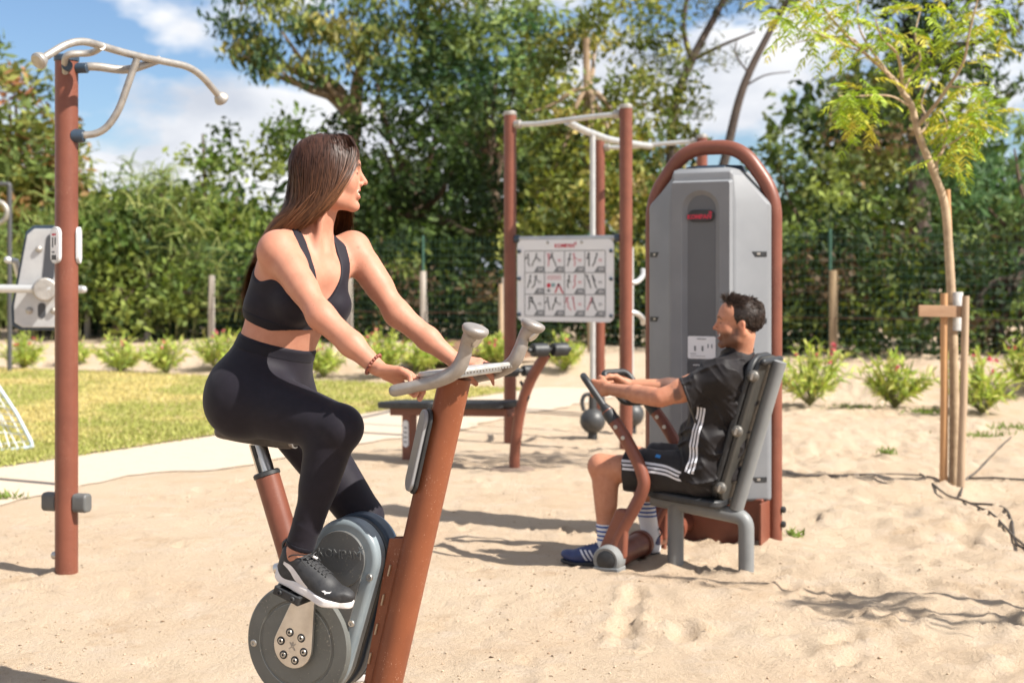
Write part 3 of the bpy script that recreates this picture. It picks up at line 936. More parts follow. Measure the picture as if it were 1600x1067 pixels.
# lever arms
def lever(t, tin):
    pts = [mc(0.545, t, 0.055), mc(0.515, t, 0.16), mc(0.405, t, 0.36), mc(0.400, t, 0.455), mc(0.475, t + tin*0.3, 0.60), mc(0.575, t + tin*0.8, 0.735)]
    c = spline(pts, 8)
    mb = MB(); mb.tube(c, 0.0295, 22, up=MT); lv = mb.build('lever_arm', BROWN, press)
    mb = MB(); mb.prism([(-0.075, -0.02), (0.075, -0.02), (0.028, 0.22), (-0.03, 0.22)], mc(0.548, t - 0.024, 0.075), unit(MG - Z*0.0), unit(Z - MG*0.25), MT, 0.048); mb.build('lever_foot', BROWN, lv, bevel=0.014)
    e = c[-1]; d = unit(c[-1] - c[-5])
    # black grip handle: from socket up, a closed loop towards the middle of the machine
    sgn = 1 if tin > 0 else -1
    top = e + d*0.185
    wv = MG*0.070 + MT*sgn*0.140          # the loop opens towards the middle of the machine and forward
    loop = fillet([e - d*0.045, e + d*0.03, top, top + wv, e + d*0.005 + wv, e + d*0.0 + wv*0.06], 0.035, 6)
    mb = MB(); mb.tube(loop, 0.0165, 18); hd = mb.build('handle', BLACK_PL, lv)
    mb = MB(); mb.tube([e - d*0.06, e - d*0.01, e + d*0.03], [0.031, 0.031, 0.018], 20); mb.build('handle_socket', BLACK_PL, hd)
    for q in (0.015, 0.075):
        bolt(lv, e - d*(0.075 + q) - MT*0.029, -MT, 0.010, 0.005, BOLT_M)
    return e, d, wv
LEV_N = lever(-0.235, 0.001)
LEV_F = lever(0.30, -0.02)
# chair
tube_ch = fillet([mc(0.0, 0, -0.1), mc(0.0, 0, 0.295), mc(0.40, 0, 0.335)], 0.05, 6)
mb = MB(); mb.tube(fillet([mc(-0.018, 0, -0.1), mc(-0.018, 0, 0.250), mc(0.44, 0, 0.308)], 0.05, 6), 0.036, 24, sx=1.0); ch = mb.build('chair_rail', GREY_MT, press)
mb = MB(); mb.tube([mc(0.325, 0, -0.1), mc(0.325, 0, 0.285)], 0.038, 24); mb.build('chair_leg', GREY_MT, press)
mb = MB(); mb.tube([mc(0.03, 0, 0.285), mc(-0.175, 0, 0.97)], 0.033, 24, sx=1.0); mb.build('backrest_post', GREY_MT, press)
mb = MB(); mb.prism(rrect(0.36, 0.34, 0.06, 6), mc(0.24, 0, 0.318), unit(MG + Z*0.10), MT, unit(Z - MG*0.10), 0.040); mb.build('seat_pad', BLACK_PL, press, bevel=0.014, bseg=3)
ba = unit(mc(-0.175, 0, 0.97) - mc(0.03, 0, 0.285)); bn = unit(np.cross(MT, ba)); bn = bn if bn @ MG > 0 else -bn
bc = mc(0.03, 0, 0.285)*0.5 + mc(-0.175, 0, 0.97)*0.5 + bn*0.066 + ba*0.02
mb = MB(); mb.prism(rrect(0.31, 0.70, 0.09, 8), bc - ba*0.0, MT, ba, bn, 0.035); mb.build('backrest_pad', BLACK_PL, press, bevel=0.014, bseg=3)
mb = MB(); mb.prism(rrect(0.30, 0.69, 0.085, 8), bc - bn*0.024, MT, ba, bn, 0.0245); bs = mb.build('backrest_shell', mat('olive_metal', (0.04, 0.038, 0.034), 0.5, 0.2, col2=(0.055, 0.052, 0.046), nscale=9, bump=0.06), press, bevel=0.008)
for q in (0.26, 0.0, -0.27):
    pb = bc + ba*q - bn*0.012 - MT*0.151
    mb = MB(); mb.lathe([(0.022, -0.006), (0.026, 0.0), (0.026, 0.016), (0.021, 0.022), (0.012, 0.025), (0.0, 0.026)], pb, -MT, 22); k_ = mb.build('clamp_knob', mat('dark_knob', (0.2, 0.19, 0.17), 0.45, 0.6, col2=(0.13, 0.12, 0.11), nscale=30), press)
    mb = MB(); mb.box(pb - MT*0.027, (0.011, 0.006, 0.032), (bn, MT, ba)); mb.build('knob_key', BOLT_M, k_, bevel=0.002)
mb = MB(); mb.tube([bc + ba*0.33 - bn*0.03 - MT*0.13, bc + ba*0.33 - bn*0.03 + MT*0.13], 0.016, 14, round_end=True); mb.build('backrest_grip', BLACK_PL, press)

# ------------------------------------------------------------------ pull-up post on the left
pb0 = np.array([-2.036, 6.5, 0])
pull = thing('pull_up_post', 'brown post with bent steel pull-up bar standing at the left', 'pull-up bar', tuple(pb0))
mb = MB(); mb.tube([pb0 - Z*0.1, pb0 + Z*2.34], 0.0515, 40); post = mb.build('post', BROWN, pull)
mb = MB(); mb.lathe([(0.0515, 0), (0.056, 0.003), (0.056, 0.022), (0.05, 0.03), (0, 0.034)], pb0 + Z*2.335, Z, 36); mb.build('post_cap', NAVY_PL, post)
L0, R0 = P(64, 93, 6.0), P(344, 152, 7.0)
bar = fillet([L0, P(118, 60, 6.16), P(205, 86, 6.5), P(305, 106, 6.86), R0], 0.13, 7)
mb = MB(); mb.tube(bar, 0.0170, 20); pbar = mb.build('pull_up_bar', GALV, pull)
for e, d in ((bar[0], bar[0]-bar[1]), (bar[-1], bar[-1]-bar[-2])):
    mb = MB(); mb.lathe([(0.017, -0.02), (0.027, -0.012), (0.036, 0.006), (0.037, 0.018), (0.030, 0.026), (0, 0.03)], e, d, 24); mb.build('end_knob', GALV, pbar)
mb = MB(); mb.tube(fillet([pb0 + Z*1.995 + np.array([0.03, -0.02, 0]), pb0 + np.array([0.16, 0.0, 2.005]), pb0 + np.array([0.235, 0.0, 2.10]), P(214, 92, 6.5)], 0.09, 7), 0.0165, 18); mb.build('strut', GALV, pull)
mb = MB(); mb.tube([pb0 + np.array([0.03, -0.012, 1.995]), pb0 + np.array([0.085, -0.012, 1.995])], [0.034, 0.029], 20, round_end=False); mb.build('strut_collar', NAVY_PL, pull, bevel=0.004)
c2 = spline([pb0 + np.array([0.03, 0, 2.31]), pb0 + np.array([0.13, 0.015, 2.315]), pb0 + np.array([0.26, 0.07, 2.31]), P(250, 93, 6.66)], 8)
mb = MB(); mb.tube(c2, 0.0155, 18, sy=1.25); mb.build('upper_brace', GALV, pull)
c3 = spline([pb0 + np.array([0.01, -0.05, 2.28]), pb0 + np.array([0.04, -0.12, 2.345]), pb0 + np.array([0.14, -0.10, 2.36]), P(160, 73, 6.3)], 8)
mb = MB(); mb.tube(c3, 0.0145, 18, sy=1.2); mb.build('upper_brace', GALV, pull)
for x0 in (0.055, 0.0):
    mb = MB(); dd = np.array([1.0, -0.1, 0]) if x0 else np.array([0.35, -1, 0])
    mb.tube([pb0 + unit(dd)*0.045 + Z*2.305, pb0 + unit(dd)*0.10 + Z*2.305], 0.024, 20); mb.build('brace_collar', NAVY_PL, pull, bevel=0.004)
for s in (-1, 1):
    sd = unit([s, -0.30 if s > 0 else 0.28, 0]); tp = np.cross(Z, sd)
    mb = MB(); mb.prism(rrect(0.062, 0.085, 0.02, 5), pb0 + sd*0.042 + Z*0.325, tp, Z, sd, 0.075); mb.build('foot_step', GREY_PL, pull, bevel=0.012, bseg=3)
bolt(pull, pb0 + np.array([-0.049, -0.012, 0.085]), (-1, -0.2, 0), 0.017, 0.014, BOLT_M, socket=False)
for s in (-1, 1):
    sd = unit([s*0.62, -0.78, 0]) if s < 0 else unit([0.95, 0.1, 0]); tp = np.cross(Z, sd)
    lc_ = pb0 + sd*0.046 + Z*1.497
    mb = MB(); mb.prism(rrect(0.068, 0.168, 0.033, 8), lc_, tp, Z, sd, 0.018); pl = mb.build('label_plate', mat('pale_grey_plate', (0.5, 0.5, 0.51), 0.4), pull, bevel=0.004)
    if s < 0:
        mb = MB(); mb.prism(rrect(0.052, 0.150, 0.025, 8), lc_ + sd*0.0175, tp, Z, sd, 0.002); mb.build('label_sheet', WHITE_PR, pl, smooth=False)
        for (x, y, w_, h_, mm) in ((0, 0.048, 0.03, 0.008, RED_INK), (-0.010, 0.012, 0.008, 0.045, INK), (0.010, 0.018, 0.008, 0.035, INK), (-0.006, -0.032, 0.02, 0.008, INK_G), (0.0, -0.056, 0.034, 0.022, INK)):
            b = MB(); b.box(lc_ + sd*0.0200 + tp*x + Z*y, (w_, 0.0016, h_), (tp, sd, Z)); b.build('label_print', mm, pl, smooth=False)

# ------------------------------------------------------------------ pull-up frame with sign, rod and kettlebells
q = [np.array([-0.016, 11.62, 0]), np.array([0.893, 11.15, 0]), np.array([0.85, 13.8, 0]), np.array([1.81, 13.55, 0])]
rig = thing('pull_up_rig', 'four brown posts joined by pale overhead bars', 'pull-up frame', tuple(q[0]))
for b0 in q:
    mb = MB(); mb.tube([b0 - Z*0.1, b0 + Z*2.67], 0.051, 28); ps = mb.build('post', BROWN, rig)
    mb = MB(); mb.lathe([(0.051, 0), (0.054, 0.004), (0.054, 0.025), (0.045, 0.035), (0, 0.038)], b0 + Z*2.665, Z, 28); mb.build('post_cap', GALV, ps)
def rail(a, b0, z, name='rail', r=0.021, m=WHITE_STEEL):
    d = unit(b0 - a); mid = (a + b0)/2
    mb = MB(); mb.tube(fillet([a + d*0.05 + Z*z, a + d*0.25 + Z*(z-0.008), mid + Z*(z+0.012), b0 - d*0.25 + Z*(z+0.03), b0 - d*0.05 + Z*(z+0.035)], 0.1), r, 16); o = mb.build(name, m, rig)
    for e, s in ((a, 1), (b0, -1)):
        mb = MB(); mb.tube([e + d*s*0.045 + Z*(z + (0.035 if s < 0 else 0)), e + d*s*0.10 + Z*(z + (0.035 if s < 0 else 0))], 0.036, 16); mb.build('rail_collar', GALV, o, bevel=0.004)
    return mid + Z*z
m1 = rail(q[0], q[1], 2.59); m2 = rail(q[2], q[3], 2.60)
mb = MB(); mb.tube(fillet([m1, m1*0.85 + m2*0.15 - Z*0.03, m1*0.55 + m2*0.45 - Z*0.05, m1*0.2 + m2*0.8 - Z*0.02, m2], 0.2), 0.030, 16); mb.build('overhead_beam', WHITE_STEEL, rig)
d01 = unit(q[1] - q[0])
mb = MB(); mb.tube([q[0] + d01*0.05 + Z*1.655, q[1] - d01*0.05 + Z*1.655], 0.022, 16); rl = mb.build('sign_rail', WHITE_STEEL, rig)
for e, s in ((q[0], 1), (q[1], -1)):
    mb = MB(); mb.tube([e + d01*s*0.045 + Z*1.655, e + d01*s*0.09 + Z*1.655], 0.033, 16); mb.build('rail_collar', NAVY_PL, rl, bevel=0.004)
for (z0, s) in ((1.30, 1), (1.07, -1)):
    c = spline([q[1] + np.array([0.03, 0.02, z0]), q[1] + np.array([0.09, 0.05, z0 + 0.01*s]), q[1] + np.array([0.15, 0.2, z0 + 0.055*s]), q[1] + np.array([0.18, 0.5, z0 + 0.10*s])], 6)
    mb = MB(); mb.tube(c, 0.021, 14); mb.build('side_handle', WHITE_STEEL, rig)
rodp = P(926, 600, 11.95)*np.array([1, 1, 0])
mb = MB(); mb.tube([rodp + Z*0.25, rodp + Z*2.53], 0.024, 16); mb.build('rod', WHITE_STEEL, rig)
mb = MB(); mb.tube([rodp - Z*0.1, rodp + Z*0.10], 0.04, 18); mb.build('rod_base', BLACK_PL, rig, bevel=0.006)

IRON = mat('cast_iron', (0.035, 0.036, 0.038), 0.45, col2=(0.05, 0.05, 0.05), nscale=15, bump=0.1, bscale=200)
def kettlebell(c, label):
    k = thing('kettlebell', label, 'kettlebell', tuple(c - Z*0.13), group='kettlebells on the rods')
    mb = MB(); mb.sphere(c, 0.108, 26, 18, sc=(1, 1, 0.98)); mb.build('ball', IRON, k)
    ex = np.array([1.0, 0.1, 0])
    mb = MB(); mb.tube(fillet([c + Z*0.085 - ex*0.075, c + Z*0.16 - ex*0.093, c + Z*0.222 - ex*0.07, c + Z*0.222 + ex*0.07, c + Z*0.16 + ex*0.093, c + Z*0.085 + ex*0.075], 0.04), 0.0175, 14); mb.build('handle', IRON, k)
    mb = MB(); mb.tube([c + Z*0.07, c + Z*0.22], 0.034, 16); mb.build('sleeve', IRON, k, bevel=0.004)
    return k
kettlebell(rodp + Z*0.140, 'black kettlebell on the white rod, in front of the sign posts')
rod2 = P(987, 600, 12.25)*np.array([1, 1, 0])
kettlebell(rod2 + Z*0.165, 'black kettlebell half hidden behind the right sign post')
mb = MB(); mb.tube([rod2 - Z*0.1, rod2 + Z*0.12], 0.04, 18); mb.build('rod_base', BLACK_PL, rig, bevel=0.006)
mb = MB(); mb.tube([rod2 + Z*0.25, rod2 + Z*1.6], 0.018, 14); mb.build('rod', WHITE_STEEL, rig)

# sign board
sn = np.cross(d01, Z); sn = sn if sn[1] < 0 else -sn
scn = (q[0] + q[1])/2 + Z*1.318 + sn*0.03
sign = thing('sign_board', 'white board with twelve exercise pictures hung between brown posts', 'sign', tuple(scn))
mb = MB(); mb.prism(rrect(0.850, 0.655, 0.05, 6), scn, d01, Z, sn, 0.012); mb.build('board', WHITE_PR, sign, bevel=0.002)
F0 = scn + sn*0.0128
def ink(name, polys, m, z=0.0):
    b = MB()
    for pl in polys:
        b.add([F0 + sn*(0.0015 + z) + d01*p[0] + Z*p[1] for p in pl], [list(range(len(pl)))])
    return b.build(name, m, sign, smooth=False, fix=False)
def rect(x0, y0, x1, y1): return [(x0, y0), (x1, y0), (x1, y1), (x0, y1)]
GXs = [-0.355 + 0.1775*i for i in range(5)]; GYs = [-0.285 + 0.1745*i for i in range(4)]
lines = [rect(x-0.003, GYs[0], x+0.003, GYs[3]) for x in GXs]
for i, y in enumerate(GYs):
    for x0, x1 in zip(GXs[:-1], GXs[1:]): lines.append(rect(x0+0.003, y-0.003, x1-0.003, y+0.003))
o = ink('grid_lines', lines, INK_G); o['kind'] = 'stuff'
Vt, Ft = text_mesh('KOMPAN', 0.042, F0 + sn*0.0016 + Z*0.277, d01, Z, 0.0004, bold=0.0012)
b = MB(); b.add(Vt, Ft); b.build('lettering', RED_INK, sign, smooth=False, fix=False)
b = MB(); star_mark(b, F0 + sn*0.0022 + Z*0.293 + d01*0.096, d01, Z, 0.016); b.build('star_mark', RED_INK, sign, smooth=False, fix=False)
sr = random.Random(5)
def limbs(pts, w):
    out = []
    for a, b0 in zip(pts[:-1], pts[1:]):
        a = np.array(a); b0 = np.array(b0); d = unit(b0-a); p = np.array([-d[1], d[0]])*w
        out.append([tuple(a-p), tuple(b0-p), tuple(b0+p), tuple(a+p)])
    return out
for r_ in range(3):
    for c_ in range(4):
        x0, y0 = GXs[c_], GYs[r_]
        if (r_, c_) == (1, 1):
            ink('warning_print', [circ(x0+0.038, y0+0.072, 0.019, 16)], RED_INK)
            ink('warning_print', [rect(x0+0.062, y0+0.06, x0+0.095, y0+0.09)], TEAL_INK)
            ink('warning_print', [rect(x0+0.025, y0+0.02, x0+0.05, y0+0.042)], INK_G)
            ink('warning_print', limbs([(x0+0.095, y0+0.012), (x0+0.125, y0+0.085), (x0+0.165, y0+0.008)], 0.006), RED_INK)
            ink('warning_print', [circ(x0+0.125, y0+0.075, 0.013, 12)], INK)
            ink('warning_print', [rect(x0+0.02, y0+0.12+k*0.013, x0+0.15, y0+0.124+k*0.013) for k in range(3)], PINK_INK)
            continue
        ink('corner_tag', [[(x0+0.082, y0+0.005), (x0+0.172, y0+0.005), (x0+0.172, y0+0.048), (x0+0.112, y0+0.048)]], INK_G)
        ink('tag_print', [rect(x0+0.12, y0+0.018+k*0.012, x0+0.165, y0+0.023+k*0.012) for k in range(2)], WHITE_PR, 0.0008)
        for k, cx in enumerate((0.038, 0.085)):
            lean = sr.uniform(-0.02, 0.02); bx = x0 + cx; by = y0 + 0.050
            mm = INK if sr.random() < 0.78 else PINK_INK
            pts = [(bx - lean, by), (bx + sr.uniform(-.012, .012), by + 0.030), (bx + lean*0.3, by + 0.055), (bx + lean, by + 0.085)]
            polys = limbs(pts, 0.0048) + [circ(pts[-1][0], pts[-1][1] + 0.011, 0.009, 10)] + limbs([(pts[3][0], pts[3][1]-0.008), (pts[3][0]+sr.uniform(-.03, .03), pts[3][1]-0.03), (pts[3][0]+sr.uniform(-.02, .02), pts[3][1]+sr.uniform(-.05, .03))], 0.003)
            oo_ = ink('exercise_figure', polys, mm); oo_['kind'] = 'stuff'
        ink('text_print', [rect(x0+0.118, y0+0.090+k*0.012, x0+0.150, y0+0.095+k*0.012) for k in range(2)], INK_G if sr.random() < 0.6 else PINK_INK)
for s in (-1, 1):
    for y in (0.235, 0.015, -0.275):
        bolt(sign, F0 + d01*0.405*s + Z*y, sn, 0.016, 0.014, NAVY_PL, socket=False)
for x in (-0.15, 0.15):
    bolt(sign, F0 + d01*x + Z*0.305, sn, 0.012, 0.006, GALV, socket=False)

# ------------------------------------------------------------------ workout bench
bA = np.array([-0.76, 10.55, 0]); bB = np.array([0.02, 9.95, 0]); bd = unit(bB - bA); bs_ = np.cross(Z, bd)
bench = thing('workout_bench', 'low black padded workout bench with brown curved post and foot rollers', 'bench', tuple(bA))
padc0, padc1 = bA - bd*0.22 + Z*0.37, bB - bd*0.04 + Z*0.43
pdv = unit(padc1 - padc0); pdn = np.cross(bs_, pdv); pdn = -pdn if pdn[2] < 0 else pdn
for (t0, t1) in ((0.0, 0.47), (0.50, 1.0)):
    a, b0 = padc0 + (padc1 - padc0)*t0, padc0 + (padc1 - padc0)*t1
    mb = MB(); mb.prism(rrect(np.linalg.norm(b0-a), 0.29, 0.06, 6), (a+b0)/2, pdv, bs_, pdn, 0.05); mb.build('pad', BLACK_PL, bench, bevel=0.014, bseg=3)
mb = MB(); mb.box((padc0 + padc1)/2 - pdn*0.03 + pdv*0.03, (np.linalg.norm(padc1 - padc0)*0.95, 0.09, 0.055), (pdv, bs_, pdn)); mb.build('beam', BROWN, bench, bevel=0.006)
mb = MB(); mb.box(bA + Z*0.13, (0.085, 0.075, 0.46), (bd, bs_, Z)); lg = mb.build('leg', BROWN, bench, bevel=0.005)
mb = MB(); mb.prism(rrect(0.055, 0.20, 0.027, 6), bA - bs_*0.038 + Z*0.19, bd, Z, -bs_, 0.008); mb.build('label_plate', WHITE_PR, lg, bevel=0.002)
b = MB()
for k in range(4): b.box(bA - bs_*0.0468 + Z*(0.13 + 0.035*k), (0.03, 0.0016, 0.012), (bd, bs_, Z))
ob = b.build('label_print', INK_G, lg, smooth=False); ob['kind'] = 'stuff'
c = spline([bB - Z*0.1, bB + bd*0.0 + Z*0.12, bB + bd*0.045 + Z*0.40, bB + bd*0.13 + Z*0.62, bB + bd*0.27 + Z*0.82], 8)
mb = MB(); mb.tube(c, 0.038, 20); mb.build('curved_post', BROWN, bench)
mb = MB(); mb.lathe([(0.16, -0.02), (0.16, 0.006), (0.14, 0.014), (0.05, 0.018)], bB - bd*0.02, Z, 30); mb.build('base_disc', mat('dusty_rubber', (0.22, 0.16, 0.12), 0.9), bench)
def rollers(c0, r=0.047, L=0.14):
    ax = unit(np.array([0.86, 0.5, 0]))
    mb = MB(); mb.tube([c0 - ax*(L + 0.03), c0 + ax*(L + 0.03)], 0.016, 12); rb = mb.build('roller_bar', BLACK_PL, bench)
    for s in (-1, 1):
        mb = MB(); mb.tube([c0 + ax*s*0.02, c0 + ax*s*L], r, 22); mb.build('foot_roller', BLACK_PL, rb, bevel=0.01)
rollers(bB + bd*0.30 + Z*0.85)
rollers(bB + bd*0.02 + Z*0.69 + np.array([0.02, 0.05, 0]), 0.04, 0.12)
mb = MB(); mb.tube(spline([bB + bd*0.05 + Z*0.62, bB + bd*0.12 + Z*0.52, bB + bd*0.04 + Z*0.45], 6), 0.012, 10); mb.build('lock_lever', BLACK_PL, bench)

# ------------------------------------------------------------------ machine behind the left post
lm = P(104, 600, 9.2)*np.array([1, 1, 0])
leftm = thing('leg_press_station', 'grey metal backplate station half hidden behind the left brown post', 'exercise machine', tuple(lm))
mb = MB(); mb.tube([lm - Z*0.1, lm + Z*1.5], 0.045, 20); mb.build('post', BROWN, leftm)
def L9(px, py, dy=0.0): return P(px, py, 9.2 + dy)
plate_px = [(18, 508), (17, 480), (40, 362), (52, 352), (88, 352), (100, 354), (102, 508), (90, 516), (32, 516)]
for grow, dy, mm, nm, th in ((1.0, 0.0, NAVY_PL, 'plate_edge', 0.05), (0.90, -0.028, mat('pale_metal_plate', (0.5, 0.5, 0.5), 0.4, 0.4, col2=(0.42, 0.42, 0.43), nscale=6), 'back_plate', 0.03)):
    cpx = np.mean(plate_px, axis=0)
    mb = MB(); ol = [((np.array(p) - cpx)*np.array([grow, 0.94 if grow < 1 else 1]) + cpx) for p in plate_px]
    Vf = [L9(p[0], p[1], dy - 0.02) for p in ol]; Vb = [v + np.array([0, th, 0]) for v in Vf]
    mb.loft([np.array(Vf), np.array(Vb)]); mb.build(nm, mm, leftm, bevel=0.006)
mb = MB(); mb.prism(rrect(0.075, 0.30, 0.03, 5), L9(78, 402, -0.052), np.array([1.0, 0, 0.0]), unit([0.1, 0, 1]), np.array([0, 1.0, 0]), 0.004); mb.build('slot', INK, leftm)
mb = MB(); mb.prism(rrect(0.05, 0.10, 0.024, 5), L9(65, 485, -0.052), np.array([1.0, 0, 0.0]), Z, np.array([0, 1.0, 0]), 0.004); mb.build('slot', INK, leftm)
for p in ((61, 389), (46, 485), (84, 485)):
    bolt(leftm, L9(p[0], p[1], -0.05), (0, -1, 0), 0.022, 0.018, GALV, socket=False)
mb = MB(); mb.tube([L9(70, 452, -0.03), L9(70, 452, -0.17)], 0.075, 24); mb.build('hub', GALV, leftm, bevel=0.012)
mb = MB(); mb.tube([L9(-60, 450, -0.16), L9(30, 451, -0.15), L9(80, 452, -0.14)], 0.026, 16); mb.build('arm', WHITE_STEEL, leftm)
mb = MB(); mb.tube([L9(104, 452, 0.0), L9(130, 452, -0.05)], 0.024, 16, round_end=True); mb.build('arm', WHITE_STEEL, leftm)
mb = MB(); mb.tube([L9(30, 430, 0.1), L9(24, 408, 0.06), L9(12, 406, 0.02)], 0.024, 14, round_end=True); mb.build('grip', WHITE_STEEL, leftm)

# rings frame at the left edge
rf = P(15, 560, 20.0)*np.array([1, 1, 0])
rings_t = thing('gymnastic_rings', 'thin grey steel frame with a ring at the left edge of view', 'exercise frame', tuple(rf))
zt = P(15, 288, 20.0)[2]
mb = MB(); mb.tube(fillet([rf - Z*0.1, rf + Z*zt, rf + Z*(zt + 0.06) - np.array([1.6, 0, 0])], 0.03), 0.034, 12); mb.build('frame', mat('dark_grey_steel', (0.06, 0.06, 0.065), 0.5), rings_t)
mb = MB(); c = P(-6, 332, 19.95); th = np.linspace(0, 2*math.pi, 33)
mb.tube(np.stack([c[0] + 0.155*np.cos(th), np.full(33, c[1]), c[2] + 0.155*np.sin(th)], 1), 0.036, 12, cap=False); mb.build('ring', GALV, rings_t)
mb = MB(); mb.tube([c + Z*0.155, c + Z*(zt - c[2] + 0.02)], 0.015, 8); mb.build('strap', BLACK_PL, rings_t)

# small goal at the left edge
gb = np.array([-3.76, 10.95, 0])
goal = thing('football_goal', 'small white goal with netting cut by the left edge', 'goal', tuple(gb))
m_goal = mat('pale_blue_frame', (0.42, 0.5, 0.58), 0.5); m_net = mat('net_cord', (0.7, 0.7, 0.68), 0.8)
A_, B_, C_, D_ = P(-60, 575, 11.0), P(53, 698, 11.0), P(-70, 712, 10.9), P(-70, 560, 12.0)
mb = MB(); mb.tube(fillet([P(-120, 540, 11.0), P(-10, 592, 11.0), P(26, 646, 11.0), B_, C_], 0.05), 0.014, 12); mb.build('frame', m_goal, goal)
mb = MB()
TL, TR, BR_, BLq = P(-110, 545, 11.3), P(-8, 602, 11.02), B_, C_
for k in range(11):
    t = k/10
    a = TL*(1-t) + TR*t; b0 = BLq*(1-t) + BR_*t
    mid = (a + b0)/2 + np.array([0.02*math.sin(k*2.1), 0.06, -0.01])
    mb.tube(spline([a, mid, b0], 5), 0.0048, 5, cap=False)
    a = TL*(1-t) + BLq*t; b0 = TR*(1-t) + BR_*t
    mid = (a + b0)/2 + np.array([0.0, 0.06, 0.02*math.cos(k*1.7)])
    mb.tube(spline([a, mid, b0], 5), 0.0048, 5, cap=False)
o = mb.build('net', m_net, goal); o['kind'] = 'stuff'
# ================================================================== vegetation and fence
vr = np.random.default_rng(23)
BARK = mat('brown_bark', (0.13, 0.085, 0.055), 0.9, col2=(0.07, 0.045, 0.03), nscale=12, bump=0.6, bscale=40, bdist=0.03, stretch=(1, 1, 0.25))
BARK_P = mat('pale_bark', (0.36, 0.26, 0.17), 0.85, col2=(0.22, 0.15, 0.09), nscale=10, bump=0.4, bscale=50, bdist=0.02, stretch=(1, 1, 0.3))
BARK_D = mat('dark_bark', (0.05, 0.036, 0.03), 0.9, col2=(0.085, 0.06, 0.045), nscale=10, bump=0.5, bscale=40, bdist=0.03, stretch=(1, 1, 0.3))

def crown_points(cl, dens, sub=0.42, per=46):
    """leaf centres, and the sub-clump each belongs to, for ellipsoid clumps (c, rx, rz)"""
    out = []; ids = []; k = 0
    for (c, rx, rz) in cl:
        n = max(5, int(dens*(rx*rx + 2*rx*rz)*2.0))
        d = vr.normal(size=(n, 3)); d /= np.linalg.norm(d, axis=1)[:, None]
        rad = vr.random(n)**0.38
        cc = c + d*rad[:, None]*np.array([rx, rx*0.8, rz])
        s = sub*(0.55 + 0.8*vr.random(n))
        m = np.maximum(6, (per*(s/sub)**1.6).astype(int))
        for i in range(n):
            q = np.clip(vr.normal(size=(m[i], 3)), -1.9, 1.9)*s[i]*np.array([0.60, 0.60, 0.40])
            out.append(cc[i] + q); ids.append(np.full(m[i], k)); k += 1
    return np.vstack(out), np.concatenate(ids), k

def limb_set(mb, base, targets, r0, fork=0.4, wig=0.12):
    base = np.asarray(base, float)
    for i, t in enumerate(targets):
        t = np.asarray(t, float); L = np.linalg.norm(t - base)
        p1 = base + (t - base)*fork*0.6 + np.array([vr.normal()*wig*0.3, vr.normal()*wig*0.3, L*0.10])
        p2 = base + (t - base)*(0.5 + 0.3*fork) + vr.normal(size=3)*wig*0.12*L
        c = spline([base, p1, p2, t], 6)
        mb.tube(c, np.linspace(r0*0.55, r0*0.10, len(c)), 7, cap=False)

def tree(name, label, base, trunk_top, clumps, cols, w=None, size=0.16, dens=1.0, aspect=0.45, sub=0.42, per=46, bark=None, r0=0.16,
         up=0.0, droop=None, group='trees behind the fence', shade=0.22, nl=7, limbs=True, cat='tree'):
    base = np.array([base[0], base[1], 0.2])
    t = thing(name, label, cat, tuple(base), group=group)
    cl = [(P(a[0], a[1], a[2]), a[3]*a[2]/FPX, a[4]*a[2]/FPX) for a in clumps]
    C, ids, k = crown_points(cl, dens, sub, per)
    keep = C[:, 2] > 0.05
    C, ids = C[keep], ids[keep]
    tc = tints(k, cols, w, shade, vr)[ids]*(1 + 0.16*vr.normal(size=(len(C), 1)))
    dirs = None
    if droop is not None:
        dirs = vr.normal(size=C.shape)*np.array([1, 1, 0.7]) + np.array([0, 0, -droop])
    leaf_cloud('crown', C, size*(0.6 + 0.8*vr.random(len(C))), np.clip(tc, 0.004, 0.9), aspect, up, m_leaf, t, vr, dirs=dirs)
    mb = MB(); top = np.array(trunk_top, float)
    c = spline([base - np.array([0, 0, 0.4]), base*0.6 + top*0.4 + vr.normal(size=3)*0.06, top], 7)
    mb.tube(c, np.linspace(r0, r0*0.55, len(c)), 10)
    mb.build('trunk', bark or BARK, t)
    if limbs:
        mb = MB()
        for (cc, rx, rz) in cl[:nl]:
            limb_set(mb, c[-3], [cc + vr.normal(size=3)*np.array([rx, rx, rz])*0.3], r0)
        o = mb.build('limbs', bark or BARK, t); o['kind'] = 'stuff'
    return t

GRN = [(0.0535, 0.0891, 0.019), (0.0891, 0.1368, 0.0262), (0.1308, 0.1783, 0.0357), (0.1783, 0.214, 0.0476)]
DRK = [(0.0204, 0.0391, 0.0119), (0.034, 0.0595, 0.0153), (0.0527, 0.0808, 0.0187), (0.0978, 0.1232, 0.0272)]
GLD = [(0.1459, 0.1684, 0.0359), (0.2245, 0.2301, 0.0471), (0.303, 0.275, 0.0673), (0.0842, 0.1122, 0.0292), (0.3367, 0.2638, 0.0898)]
RED = [(0.1485, 0.1823, 0.0473), (0.216, 0.2228, 0.0608), (0.27, 0.162, 0.0675), (0.324, 0.1485, 0.0743), (0.108, 0.1485, 0.0405)]
LGT = [(0.1275, 0.1785, 0.0425), (0.1785, 0.221, 0.0595), (0.085, 0.136, 0.034), (0.2295, 0.2465, 0.0765)]
BLU = [(0.054, 0.108, 0.042), (0.078, 0.144, 0.054), (0.12, 0.192, 0.072), (0.18, 0.24, 0.084)]

